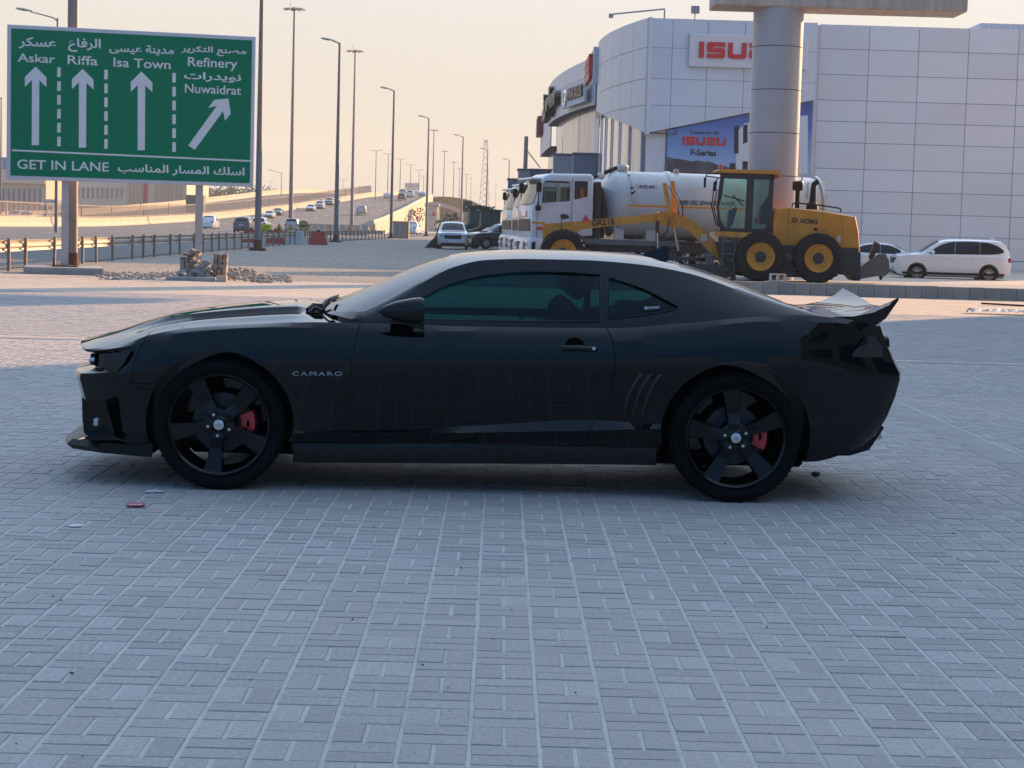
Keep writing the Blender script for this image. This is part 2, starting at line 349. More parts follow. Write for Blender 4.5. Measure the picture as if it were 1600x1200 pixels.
# pavers -------------------------------------------------------------
def paver_mat():
    m = bpy.data.materials.new('paver'); m.use_nodes = True; n = m.node_tree.nodes; l = m.node_tree.links; b = n['Principled BSDF']
    at = n.new('ShaderNodeAttribute'); at.attribute_name = 'tone'; t = n.new('ShaderNodeTexCoord'); gp = n.new('ShaderNodeNewGeometry')
    z = n.new('ShaderNodeTexNoise'); z.inputs['Scale'].default_value = .8; z.inputs['Detail'].default_value = 9; z.inputs['Roughness'].default_value = .7; l.new(gp.outputs['Position'], z.inputs['Vector'])
    z2 = n.new('ShaderNodeTexNoise'); z2.inputs['Scale'].default_value = 55; z2.inputs['Detail'].default_value = 5; l.new(gp.outputs['Position'], z2.inputs['Vector'])
    rp = n.new('ShaderNodeValToRGB'); e = rp.color_ramp.elements; e[0].position = .0; e[1].position = 1.0; e[0].color = (.26, .252, .245, 1); e[1].color = (.415, .395, .378, 1)
    a = n.new('ShaderNodeMath'); a.operation = 'MULTIPLY_ADD'; a.inputs[1].default_value = .50; l.new(at.outputs['Fac'], a.inputs[0])
    s1 = n.new('ShaderNodeMath'); s1.operation = 'MULTIPLY'; s1.inputs[1].default_value = .55; l.new(z.outputs['Fac'], s1.inputs[0]); l.new(s1.outputs[0], a.inputs[2])
    l.new(a.outputs[0], rp.inputs[0])
    mm = n.new('ShaderNodeMix'); mm.data_type = 'RGBA'; mm.blend_type = 'MULTIPLY'; mm.inputs['Factor'].default_value = .55
    r2 = n.new('ShaderNodeMapRange'); r2.inputs['From Min'].default_value = .3; r2.inputs['From Max'].default_value = .7; r2.inputs['To Min'].default_value = .65; r2.inputs['To Max'].default_value = 1.25; l.new(z2.outputs['Fac'], r2.inputs['Value'])
    l.new(rp.outputs[0], mm.inputs['A']); l.new(r2.outputs[0], mm.inputs['B'])
    # warm sandy dust lying on patches
    z3 = n.new('ShaderNodeTexNoise'); z3.inputs['Scale'].default_value = .25; z3.inputs['Detail'].default_value = 7; l.new(gp.outputs['Position'], z3.inputs['Vector'])
    r3 = n.new('ShaderNodeMapRange'); r3.inputs['From Min'].default_value = .45; r3.inputs['From Max'].default_value = .75; r3.inputs['To Max'].default_value = .5; l.new(z3.outputs['Fac'], r3.inputs['Value'])
    m3 = n.new('ShaderNodeMix'); m3.data_type = 'RGBA'; m3.inputs['B'].default_value = (.45, .39, .33, 1); l.new(r3.outputs[0], m3.inputs['Factor']); l.new(mm.outputs['Result'], m3.inputs['A'])
    l.new(m3.outputs['Result'], b.inputs['Base Color']); b.inputs['Roughness'].default_value = .82; b.inputs['Specular IOR Level'].default_value = .35
    bp = n.new('ShaderNodeBump'); bp.inputs['Strength'].default_value = .35; bp.inputs['Distance'].default_value = .004; l.new(z2.outputs['Fac'], bp.inputs['Height']); l.new(bp.outputs[0], b.inputs['Normal'])
    return m
M_PAVER = paver_mat()
rng = np.random.default_rng(3)
SP = 0.2033
ORG = gnd(757, 780); ROW = gnd(786, 908.5)
def bricks_weave(x0, x1, y0, y1):
    out = []
    for k in range(int((x0 - ORG.x) / SP), int((x1 - ORG.x) / SP) + 1):
        xa = ORG.x + k * SP
        if xa < x0 or xa + SP > x1 + .12: continue
        for r in range(int((y0 - ROW.y) / SP) - 1, int((y1 - ROW.y) / SP) + 2):
            ya = ROW.y - SP / 2 + r * SP
            if ya < y0 or ya + SP > y1 + .02: continue
            if (k + r) % 2 == 0:
                for q in (0, 1): out.append((xa + SP / 4 + q * SP / 2, ya + SP / 2, .0462, .0992))
            else:
                for q in (0, 1): out.append((xa + SP / 2, ya + SP / 4 + q * SP / 2, .0973, .0487))
    return out
def bricks_run(x0, x1, y0, y1, along_y):
    out = []
    L, w = .2055, .1035
    a0, a1, b0, b1 = (y0, y1, x0, x1) if along_y else (x0, x1, y0, y1)
    for r in range(int((b1 - b0) / w)):
        bb = b0 + (r + .5) * w
        for c in range(int((a1 - a0) / L)):
            aa = a0 + (c + .5 + (.5 if r % 2 else 0)) * L
            if aa + L / 2 > a1: continue
            out.append((bb, aa, w / 2 - .0045, L / 2 - .0035) if along_y else (aa, bb, L / 2 - .0045, w / 2 - .0025))
    return out
def brick_geo(hx, hy):
    c = .004
    return [(-hx, -hy, -.008), (hx, -hy, -.008), (hx, hy, -.008), (-hx, hy, -.008), (-hx + c, -hy + c, 0), (hx - c, -hy + c, 0), (hx - c, hy - c, 0), (-hx + c, hy - c, 0)], [(4, 5, 6, 7), (0, 1, 5, 4), (1, 2, 6, 5), (2, 3, 7, 6), (3, 0, 4, 7)]
def field(name, bricks, parent):
    n = len(bricks); B = np.array(bricks); vs = np.zeros((n, 8, 3)); c = .004
    sx_ = np.array([-1, 1, 1, -1] * 2); sy_ = np.array([-1, -1, 1, 1] * 2); ins = np.array([0] * 4 + [c] * 4)
    vs[:, :, 0] = B[:, None, 0] + sx_ * (B[:, None, 2] - ins) + rng.normal(0, .0018, (n, 1)) + rng.normal(0, .0009, (n, 8)); vs[:, :, 1] = B[:, None, 1] + sy_ * (B[:, None, 3] - ins) + rng.normal(0, .0014, (n, 1)) + rng.normal(0, .0009, (n, 8))
    tilt = rng.normal(0, .005, (n, 2)); vs[:, :4, 2] = -.016
    vs[:, 4:, 2] = rng.normal(.0002, .0008, (n, 1)) + tilt[:, :1] * (vs[:, 4:, 0] - B[:, None, 0]) + tilt[:, 1:] * (vs[:, 4:, 1] - B[:, None, 1])
    fq = np.array([(4, 5, 6, 7), (0, 1, 5, 4), (1, 2, 6, 5), (2, 3, 7, 6), (3, 0, 4, 7)])
    F = (fq[None] + (np.arange(n) * 8)[:, None, None]).reshape(-1, 4)
    me = bpy.data.meshes.new(name); me.vertices.add(n * 8); me.vertices.foreach_set('co', vs.ravel()); me.loops.add(F.size); me.loops.foreach_set('vertex_index', F.ravel().astype(np.int32))
    me.polygons.add(len(F)); me.polygons.foreach_set('loop_start', (np.arange(len(F)) * 4).astype(np.int32)); me.polygons.foreach_set('use_smooth', [False] * len(F)); me.update(calc_edges=True)
    at = me.attributes.new('tone', 'FLOAT', 'POINT'); at.data.foreach_set('value', np.repeat(np.clip(rng.normal(.5, .23, n), 0, 1), 8).astype(np.float32))
    me.materials.append(M_PAVER); o = link(name, me, parent); return tag(o, kind='stuff')
X_STRIP = 3.36
main = bricks_weave(-10.5, X_STRIP - .01, 3.6, 22.55)
def inview(b):
    v = Vector((b[0], b[1], -CH)); c = v.dot(fw); px = 800 + FPX * v.dot(rc) / c; py = 600 - FPX * v.dot(uc) / c
    return 0 < px < 1600 and py < 1200
vis = sorted([b for b in main if b[1] < 8 and inview(b)], key=lambda b: b[1])[:300]
vset = set(vis)
variants = {}
for i, b in enumerate(vis):
    key = (round(b[2], 3), i % 10)
    if key not in variants:
        vs, fs = brick_geo(b[2], b[3]); me = bpy.data.meshes.new('paver'); me.from_pydata(vs, [], fs)
        at = me.attributes.new('tone', 'FLOAT', 'POINT'); at.data.foreach_set('value', [float(np.clip(rng.normal(.5, .23), 0, 1))] * 8); me.materials.append(M_PAVER); variants[key] = me
    o = link('paver', variants[key], PAVE, (b[0], b[1], random.gauss(.0002, .0008)), (random.gauss(0, .005), random.gauss(0, .005), random.gauss(0, .008)))
field('paver_field', [b for b in main if b not in vset], PAVE)
field('paver_field', bricks_run(X_STRIP + .34, 12.6, 3.0, 22.55, True), PAVE)
FARLOT = bpy.data.objects['paved_lot_far']
field('paver_field', bricks_run(-12.3, 14.5, 23.2, 37, False), FARLOT)
# flush concrete edging strips
me = MB().cbox(-.146, .146, -.496, .496, -.05, .004, .006).mesh('edging_block', M_STRIP)
for i in range(19): link('edging_block', me, PAVE, (X_STRIP + .16, 4.1 + i, random.uniform(-.001, .003)), (0, 0, 0))
for i in range(24): link('edging_block', me, PAVE, (-12 + i + .5, 22.72, random.uniform(-.001, .003)), (0, 0, R(90)))

# highway: centre of curves as functions of distance ------------------
XL = lambda Y: interp(Y, [(-100, -52), (250, -52), (310, -49.5), (380, -42), (470, -32), (560, -25.5), (700, -20), (900, -16), (1400, -6)])
XRt = lambda Y: interp(Y, [(-100, -14), (180, -13.8), (235, -15), (300, -20.5), (470, -17.6), (560, -11.5), (700, -6), (900, -2), (1400, 8)])
HT = lambda Y: interp(Y, [(-100, .0), (235, .0), (300, .8), (365, 3.0), (420, 5.6), (470, 7.9), (520, 9.1), (580, 9.3), (680, 8.0), (900, 2.5), (1000, .2), (1400, 0)])
YS = [-60, 0, 60, 120, 180, 220, 240] + list(range(250, 640, 10)) + list(range(640, 1400, 40))
g = MB(); g.grid([[(XL(Y) - 24, Y, HT(Y)), (XL(Y), Y, HT(Y) + .02), ((XL(Y) + XRt(Y)) / 2, Y, HT(Y) + .12), (XRt(Y), Y, HT(Y) + .01)] for Y in YS])
HW = tag(g.build('highway', M_ASPH, smooth=40, fixn=False), kind='structure')
# slip road between highway and guardrail, then curving right past the lot
XG = lambda Y: interp(Y, [(20, -12.4), (60, -12.8), (100, -13.0), (140, -12.5), (180, -10.9), (235, -9.2), (280, -5.6), (330, -2), (380, 2.2), (480, 12)])
g = MB(); g.grid([[(XG(Y) - 9 if Y > 200 else XRt(Y) + .01, Y, .012), (XG(Y) - .45, Y, .012)] for Y in (0, 40, 80, 120, 160, 200, 235, 260, 280, 300, 330, 360, 400, 440, 480)])
tag(g.build('slip_road', M_ASPH, fixn=False), kind='structure')
M_WLINE = mat('road_paint', (.62, .60, .56), .8, var=.25, vscale=2)
g = MB()
for lane in (.28, .52, .76):
    for Y in range(60, 560, 12):
        x = XL(Y) + (XRt(Y) - XL(Y)) * lane; h = HT(Y) + .02 + .1 * (1 - abs(lane - .5) * 2) + .03; x2 = XL(Y + 4) + (XRt(Y + 4) - XL(Y + 4)) * lane; h2 = HT(Y + 4) + .05 + .1 * (1 - abs(lane - .5) * 2)
        g.add([(x - .09, Y, h), (x + .09, Y, h), (x2 + .09, Y + 4, h2), (x2 - .09, Y + 4, h2)], [(0, 1, 2, 3)])
tag(g.build('lane_marking', M_WLINE, HW, fixn=False), kind='stuff')
# ------------------------------------------------------------------ black coupe (local x: front negative, near side y negative)
def car_paint():
    m = bpy.data.materials.new('black_paint'); m.use_nodes = True; n = m.node_tree.nodes; l = m.node_tree.links; b = n['Principled BSDF']
    b.inputs['Base Color'].default_value = (.0035, .0038, .0048, 1); b.inputs['Roughness'].default_value = .22; b.inputs['Specular IOR Level'].default_value = .0
    b.inputs['Coat Weight'].default_value = 1; b.inputs['Coat Roughness'].default_value = .02; b.inputs['Coat IOR'].default_value = 1.43
    t = n.new('ShaderNodeTexCoord'); z = n.new('ShaderNodeTexNoise'); z.inputs['Scale'].default_value = 2.2; z.inputs['Detail'].default_value = 9; z.inputs['Roughness'].default_value = .7; l.new(t.outputs['Object'], z.inputs['Vector'])
    r = n.new('ShaderNodeMapRange'); r.inputs['From Min'].default_value = .45; r.inputs['From Max'].default_value = .8; r.inputs['To Min'].default_value = .006; r.inputs['To Max'].default_value = .018; l.new(z.outputs['Fac'], r.inputs['Value']); l.new(r.outputs[0], b.inputs['Coat Roughness'])
    # a film of dust lying on the paint
    rp = n.new('ShaderNodeMix'); rp.data_type = 'RGBA'; rp.inputs['A'].default_value = (.0005, .0006, .0009, 1); rp.inputs['B'].default_value = (.0018, .0018, .0018, 1); l.new(z.outputs['Fac'], rp.inputs['Factor']); l.new(rp.outputs['Result'], b.inputs['Base Color'])
    return m
M_PAINT = car_paint()
M_BLK = mat('black_plastic', (.004, .004, .0045), .42, spec=.3)
M_WELL = mat('wheel_well', (.0015, .0015, .0015), .95, spec=.05)
M_TYRE = mat('tyre_rubber', (.0018, .0019, .0024), .6, var=.3, vscale=9, spec=.12)
M_RIM = mat('black_rim', (.0012, .0012, .0016), .18, spec=.35)
M_DISC = mat('brake_disc', (.055, .056, .062), .5, metal=.6, var=.2, vscale=30)
M_RED = mat('red_caliper', (.78, .006, .016), .35, coat=.6)
M_CHROME = mat('chrome', (.62, .64, .66), .12, metal=1)
M_BADGE = mat('badge_silver', (.42, .44, .46), .35, metal=.6)
M_STICKER = mat('white_sticker', (.6, .6, .6), .6)
M_INT = mat('car_interior', (.003, .0035, .004), .8, spec=.2)
M_GLASS = glassmat('tinted_glass', (.245, .48, .51), .04, ior=1.32)
M_WSCR = glassmat('windscreen_glass', (.55, .70, .70), .05, ior=2.2)
M_LENS = glassmat('headlamp_lens', (.55, .50, .42), .10)

fa, ra = gnd(340, 766), gnd(1147, 786)
CAR_YAW = math.atan2(ra.y - fa.y, ra.x - fa.x)
CAR = thing('black_coupe', 'glossy black two-door coupe with black wheels and ducktail spoiler parked on the pavers', 'car', (fa.x - .93 * math.sin(CAR_YAW), fa.y + .93 * math.cos(CAR_YAW), 0), CAR_YAW)
WB = 2.866

# --- lower body -----------------------------------------------------
YMAX = [(-.80, .72), (-.70, .79), (-.55, .865), (-.38, .915), (-.1, .945), (.3, .948), (.9, .938), (1.7, .936), (2.3, .948), (2.8, .968), (3.15, .958), (3.4, .925), (3.6, .865), (3.72, .80), (3.77, .76)]
# row: front x, rear x, z keys, inset keys, front bulge, rear bulge
ROWS = [
    (-0.757, 3.630, [(-.75, .20), (-.4, .185), (.4, .235), (1.4, .262), (2.43, .285), (3.0, .225), (3.3, .232), (3.6, .315)], 0.105, .13, .10),   # bottom edge
    (-0.764, 3.685, [(-.75, .235), (-.4, .24), (.4, .30), (1.4, .318), (2.43, .345), (3.0, .30), (3.3, .31), (3.65, .38)], 0.075, .13, .10),
    (-0.769, 3.730, [(-.757, .30), (-.4, .31), (.5, .327), (1.4, .352), (2.1, .383), (2.4, .40), (3.1, .42), (3.70, .46)], 0.052, .13, .10),      # lower crease, lower edge
    (-0.772, 3.745, [(-.76, .32), (-.4, .34), (.5, .336), (1.4, .387), (2.1, .438), (2.4, .425), (3.1, .45), (3.715, .49)], 0.082, .13, .10),     # lower crease, upper edge
    (-0.777, 3.785, [(-.765, .46), (-.4, .48), (.5, .50), (1.4, .53), (2.1, .57), (3.1, .58), (3.755, .60)], 0.048, .13, .11),
    (-0.809, 3.802, [(-.797, .585), (-.5, .60), (-.2, .63), (.36, .655), (1.2, .684), (2.17, .717), (3.0, .735), (3.772, .70)], .003, .13, .12),   # mid crease
    (-0.804, 3.800, [(-.792, .612), (-.5, .64), (-.2, .66), (.36, .678), (1.2, .706), (2.17, .738), (3.0, .757), (3.77, .735)], .000, .13, .12),
    (-0.707, 3.765, [(-.695, .645), (-.5, .70), (-.2, .745), (.36, .765), (1.2, .785), (2.17, .815), (3.0, .86), (3.735, .80)], .003, .13, .11),
    (-0.702, 3.720, [(-.690, .722), (-.5, .755), (-.2, .825), (.36, .855), (1.2, .865), (2.17, .885), (3.0, .955), (3.69, .90)], .014, .13, .10),
    (-0.777, 3.695, [(-.765, .735), (-.5, .785), (-.2, .868), (.36, .912), (1.2, .914), (2.17, .925), (2.6, .968), (3.0, 1.015), (3.4, 1.018), (3.665, .965)], .040, .13, .09),
    (-0.784, 3.685, [(-.772, .748), (-.62, .765), (-.543, .786), (-.403, .845), (-.157, .892), (.195, .921), (.546, .943), (.8, .945), (1.25, .941), (2.13, .952), (2.59, .995), (2.94, 1.037), (3.22, 1.054), (3.5, 1.035), (3.655, 1.0)], .075, .13, .09),  # shoulder
]
XA, XB = -.30, 3.20
NS, NK = 132, 60
def s2x(s, xf, xr):
    x = -.80 + s * (3.77 + .80)
    if x < XA: return xf + (x + .80) / (XA + .80) * (XA - xf)
    if x > XB: return XB + (x - XB) / (3.77 - XB) * (xr - XB)
    return x
def side_pt(j, s):
    xf, xr, zk, ins, fb, rb = ROWS[j]; x = s2x(s, xf, xr); xn = -.80 + s * 4.57
    if j == 3: t = min(1, max(0, (x - .35) / .35)) * min(1, max(0, (2.55 - x) / .2)); ins = .050 + (ins - .050) * t   # the lower crease lives between the wheels only
    y = interp(xn, YMAX) - ins * (1 if -.3 < xn < 3.2 else max(.35, 1 - .65 * (max(-.3 - xn, xn - 3.2) / .5)))
    return x, y, interp(x, zk)
def endbulge(s, fb, rb):
    xn = -.80 + s * 4.57
    if xn < XA: t = (XA - xn) / (XA + .80); return -fb * t**1.6
    if xn > XB: t = (xn - XB) / (3.77 - XB); return rb * t**1.6
    return 0
CROWN = [(-.772, .765), (-.70, .80), (-.457, .889), (-.19, .94), (.077, .975), (.25, .992), (.42, 1.0), (.6, .975), (.8, .952), (2.3, .953), (2.7, .985), (3.0, 1.02), (3.37, 1.045), (3.55, 1.04), (3.655, 1.012)]
def top_pt(s, k):
    xe, ye, ze = side_pt(len(ROWS) - 1, s); q = -1 + 2 * k / NK; y = ye * q
    x = xe + endbulge(s, ROWS[-1][4], ROWS[-1][5]) * (1 - q * q); cz = interp(xe, CROWN)
    z = ze + (cz - ze) * (1 - abs(q)**2.6)
    if -.62 < xe < .46:   # raised hood centre with sharp shoulders
        w = min(1, max(0, (xe + .62) / .25)) * min(1, max(0, (.46 - xe) / .08)); a = abs(y); t = min(1, max(0, (.50 - a) / .045)); z += .026 * w * t * t * (3 - 2 * t)
        t2 = min(1, max(0, (a - .60) / .10)); t3 = min(1, max(0, (.80 - a) / .10)); z += .010 * w * t2 * t3
    return x, y, z
g = MB(); SS = [i / NS for i in range(NS + 1)]
for sg in (-1, 1):
    g.grid([[(lambda p: (p[0], sg * p[1], p[2]))(side_pt(j, s)) for s in SS] for j in range(len(ROWS))])
g.grid([[top_pt(s, k) for k in range(NK + 1)] for s in SS])
def bot_pt(s, k):
    x, y, z = side_pt(0, s); q = -1 + 2 * k / NK; return x + endbulge(s, ROWS[0][4], ROWS[0][5]) * (1 - q * q), y * q, z
g.grid([[bot_pt(s, k) for k in range(NK + 1)] for s in SS])
for s in (0.0, 1.0):
    rows = []
    for j in range(len(ROWS)):
        if j == len(ROWS) - 1: rows.append([top_pt(s, k) for k in range(NK + 1)]); continue
        x, y, z = side_pt(j, s); rows.append([(x + endbulge(s, ROWS[j][4], ROWS[j][5]) * (1 - (-1 + 2 * k / NK)**2), y * (-1 + 2 * k / NK), z) for k in range(NK + 1)])
    g.grid(rows)
body = g.mesh('body', M_PAINT, weld=.0004)
def cylY(x, z, r, y0, y1, n=56): return MB().cyl((x, y0, z), (x, y1, z), r, n=n).mesh('c')
def prismY(poly, y0, y1): return MB().prism(poly, y0, y1, 'y').mesh('p')
def off(p, d):   # shift a near-plane outline point to the surface a bit farther from the lens
    return (1.53 + (p[0] - 1.53) * (1 + d / 10.4), 1.5 + (p[1] - 1.5) * (1 + d / 10.4))
DOOR = [(.775, 1.02), (.765, .935), (.742, .80), (.728, .68), (.726, .50), (.729, .30), (.76, .268), (1.90, .296), (1.96, .31), (2.046, .385), (2.13, .505), (2.163, .62), (2.174, .719), (2.172, .82), (2.16, .896), (2.12, .965), (2.09, 1.02)]
INTAKE = [(-.90, .455), (-.70, .47), (-.665, .46), (-.60, .30), (-.58, .265), (-.9, .255)]
def slit(pts, w=.005):
    """thin prism following a polyline in the side view"""
    L = []; Rr = []
    for i, p in enumerate(pts):
        a = pts[max(0, i - 1)]; b = pts[min(len(pts) - 1, i + 1)]; dx, dz = b[0] - a[0], b[1] - a[1]; n_ = math.hypot(dx, dz); nx, nz = -dz / n_ * w / 2, dx / n_ * w / 2
        L.append((p[0] + nx, p[1] + nz)); Rr.append((p[0] - nx, p[1] - nz))
    return L + Rr[::-1]
wells = []
for sg in (-1, 1):
    wells += [('DIFFERENCE', cylY(0.0, .362, .412, sg * .60, sg * 1.2)), ('DIFFERENCE', cylY(WB, .366, .420, sg * .60, sg * 1.2))]
cuts = wells + [('DIFFERENCE', prismY(INTAKE, -1.1, -.50)), ('DIFFERENCE', prismY(INTAKE, 1.1, .50)),
    ('DIFFERENCE', prismY(slit([(-.40, .87), (-.47, .72), (-.49, .575)]), -1.1, -.78)), ('DIFFERENCE', prismY(slit([(-.49, .575), (-.36, .582)]), -1.1, -.80)),
    ('DIFFERENCE', prismY(slit([(-.485, .548), (-.38, .55)]), -1.1, -.80))]
base = boolean(body, cuts)
door_me = boolean(base, [('INTERSECT', prismY(DOOR, -1.2, -.845))])
def grow(poly, d):
    cx = sum(p[0] for p in poly) / len(poly); cz = sum(p[1] for p in poly) / len(poly); return [(p[0] + math.copysign(d, p[0] - cx), p[1] + math.copysign(d, p[1] - cz)) for p in poly]
body_me = boolean(base, [('DIFFERENCE', prismY(grow(DOOR, .0055), -1.2, -.84))])
link('body', smooth_me(body_me, 24, M_PAINT), CAR)
door = link('door', smooth_me(door_me, 24, M_PAINT), CAR)

# --- greenhouse -----------------------------------------------------
KX = [.40, .50, .60, .72, .90, 1.10, 1.27, 1.45, 1.7, 2.0, 2.3, 2.6, 2.9, 3.15, 3.36]
ZC = list(zip(KX, [.985, 1.018, 1.058, 1.108, 1.190, 1.275, 1.326, 1.350, 1.366, 1.370, 1.360, 1.318, 1.232, 1.135, 1.052]))
YE = list(zip(KX, [.02, .42, .64, .80, .735, .675, .640, .63, .625, .625, .63, .645, .68, .71, .73]))
ZE = list(zip(KX, [.98, .98, .975, .962, 1.048, 1.172, 1.262, 1.307, 1.320, 1.322, 1.308, 1.264, 1.172, 1.098, 1.045]))
YB = list(zip(KX, [.02, .42, .64, .81, .848, .862, .862, .862, .862, .862, .868, .868, .862, .83, .77]))
ZB = list(zip(KX, [.90, .90, .90, .90, .90, .905, .91, .912, .915, .92, .93, .95, .98, 1.0, 1.0]))
def gh_section(x, o):
    ye, ze, yb, zb, zc = interp(x, YE), interp(x, ZE), interp(x, YB), interp(x, ZB), interp(x, ZC)
    pts = []
    for i in range(9):
        t = i / 8; pts.append((yb + (ye - yb) * t + .016 * math.sin(math.pi * t) * (1 if x > .75 else 0), zb + (ze - zb) * t))
    for i in range(1, 13):
        q = 1 - i / 12; pts.append((ye * q, ze + (zc - ze) * (1 - q**2.7)))
    if o:
        P2 = []
        for i, p in enumerate(pts):
            a = pts[max(0, i - 1)]; b = pts[min(len(pts) - 1, i + 1)]; dy, dz = b[0] - a[0], b[1] - a[1]
            if i == len(pts) - 1: dy, dz = -1, 0
            n_ = math.hypot(dy, dz) or 1; ny, nz = dz / n_, -dy / n_
            P2.append((max(0, p[0] - ny * o), p[1] - nz * o))
        pts = P2
    return pts
GX = [.42, .46] + [.50 + i * .035 for i in range(82)]
def greenhouse(o, xa=0, zlow=None):
    secs = []
    for x in GX:
        if x < .42 + xa or x > 3.36 - xa: continue
        h = gh_section(x, o); z0 = h[0][1] - .03 if zlow is None else zlow
        full = [(-h[0][0], z0)] + [(-p[0], p[1]) for p in h] + [(p[0], p[1]) for p in h[-2::-1]] + [(h[0][0], z0)]
        secs.append([(x, p[0], p[1]) for p in full])
    g = MB(); g.grid(secs); n = len(secs[0]); m = len(secs); o0 = 0
    g.f += [(i * n, (i + 1) * n, (i + 1) * n + n - 1, i * n + n - 1) for i in range(m - 1)]
    g.f.append(tuple(range(n))); g.f.append(tuple((m - 1) * n + k for k in range(n))[::-1])
    return g.mesh('greenhouse', M_PAINT, weld=.0002)
WIN = [off(p, .10 + .5 * max(0, p[1] - .96)) for p in [(.93, .972), (.99, 1.018), (1.05, 1.058), (1.11, 1.096), (1.20, 1.146), (1.31, 1.193), (1.45, 1.228), (1.60, 1.247), (1.75, 1.256), (1.90, 1.257), (2.085, 1.250), (2.088, .99), (1.6, .982)]]
QWIN = [off(p, .12 + .5 * max(0, p[1] - .96)) for p in [(2.132, 1.235), (2.22, 1.215), (2.32, 1.180), (2.42, 1.135), (2.49, 1.10), (2.515, 1.085), (2.49, 1.066), (2.30, 1.028), (2.128, 1.003)]]
WSP = [(.45, 0), (.475, .25), (.53, .42), (.62, .62), (.70, .715), (.78, .735), (.95, .69), (1.12, .645), (1.205, .60), (1.235, .3), (1.245, 0)]
WSP = WSP + [(x, -y) for x, y in WSP[-2:0:-1]]
RWP = [(2.60, 0), (2.58, .35), (2.56, .52), (2.62, .58), (2.9, .62), (3.2, .64), (3.24, .5), (3.28, 0)]; RWP = RWP + [(x, -y) for x, y in RWP[-2:0:-1]]
prismZ = lambda poly, a, b: MB().prism(poly, a, b, 'z').mesh('p')
gh0 = greenhouse(0)
shell = boolean(gh0, [('DIFFERENCE', greenhouse(.035, .05, .80)), ('DIFFERENCE', prismY(WIN, -1.1, 1.1)), ('DIFFERENCE', prismY(QWIN, -1.1, 1.1)), ('DIFFERENCE', prismZ(WSP, .972, 1.6)), ('DIFFERENCE', prismZ(RWP, 1.04, 1.6))])
roof = link('roof', smooth_me(shell, 28, M_PAINT), CAR)
pane = boolean(greenhouse(.010), [('DIFFERENCE', greenhouse(.014, .004, .80))])
def pane_part(name, pm, m, parent=CAR): return link(name, smooth_me(boolean(pane, [('INTERSECT', pm)]), 30, m), parent)
pane_part('side_window', prismY(grow(WIN, .004), -1.1, -.3), M_GLASS, door); pane_part('side_window', prismY(grow(WIN, .004), .3, 1.1), M_GLASS)
pane_part('quarter_window', prismY(grow(QWIN, .004), -1.1, -.3), M_GLASS); pane_part('quarter_window', prismY(grow(QWIN, .004), .3, 1.1), M_GLASS)
def gh_z(x, y):
    ye, ze, zc_ = interp(x, YE), interp(x, ZE), interp(x, ZC); return ze + (zc_ - ze) * (1 - min(1, abs(y) / ye)**2.7)
def top_pane(name, plan, m):
    hw = sorted([p for p in plan if p[1] >= 0]); xs_ = [hw[0][0] + (hw[-1][0] - hw[0][0]) * i / 40 for i in range(41)]; g = MB()
    cr = [(x, y) for x, y in plan if y >= 0]
    def span(y):     # x range of the opening at half width y
        X = []
        for (xa, ya), (xb, yb) in zip(cr, cr[1:]):
            if (ya - y) * (yb - y) <= 0 and ya != yb: X.append(xa + (xb - xa) * (y - ya) / (yb - ya))
        return min(X), max(X)
    ymax = max(p[1] for p in cr) - .004; rows_ = []
    for k in range(-20, 21):
        y = ymax * k / 20; a, b = span(abs(y)); rows_.append([(a - .004 + (b - a + .008) * i / 16, y, gh_z(a - .004 + (b - a + .008) * i / 16, y) - .007) for i in range(17)])
    g.grid(rows_); return g.build(name, m, CAR, smooth=60)
top_pane('windscreen', WSP, M_WSCR); top_pane('rear_window', RWP, M_GLASS)
# rubber seals round the side glass
def gh_y(x, z):
    h = gh_section(x, 0)
    for i in range(len(h) - 1):
        if h[i][1] <= z <= h[i + 1][1]: t = (z - h[i][1]) / (h[i + 1][1] - h[i][1] + 1e-9); return h[i][0] + (h[i + 1][0] - h[i][0]) * t
    return h[0][0]
for P in (WIN, QWIN):
    MB().tube([(x, -gh_y(x, z) - .001, z) for x, z in P], .0055, 6, closed=True).build('window_seal', M_BLK, CAR, smooth=60)
# interior: seats, wheel, dash, mirror
MB().cbox(.62, 1.0, -.66, .66, .93, .985, .03).build('dashboard', M_INT, CAR)
for sy in (-.36, .36):
    s_ = MB().cbox(1.86, 2.0, sy - .23, sy + .23, .93, 1.08, .05).build('seat', M_INT, CAR)
    MB().cbox(1.93, 2.04, sy - .13, sy + .13, 1.09, 1.22, .04).build('headrest', M_INT, s_)
MB().cbox(2.25, 2.45, -.58, .58, .93, 1.06, .05).build('rear_seat', M_INT, CAR)
MB().tube([(1.02 + .05 * math.sin(a), -.36 + .18 * math.cos(a), .97 + .17 * math.sin(a)) for a in [i * math.pi / 12 for i in range(24)]], .014, 6, closed=True).build('steering_wheel', M_INT, CAR, smooth=60)
MB().cbox(1.14, 1.17, -.12, .12, 1.16, 1.22, .015).build('rear_view_mirror', M_INT, CAR)
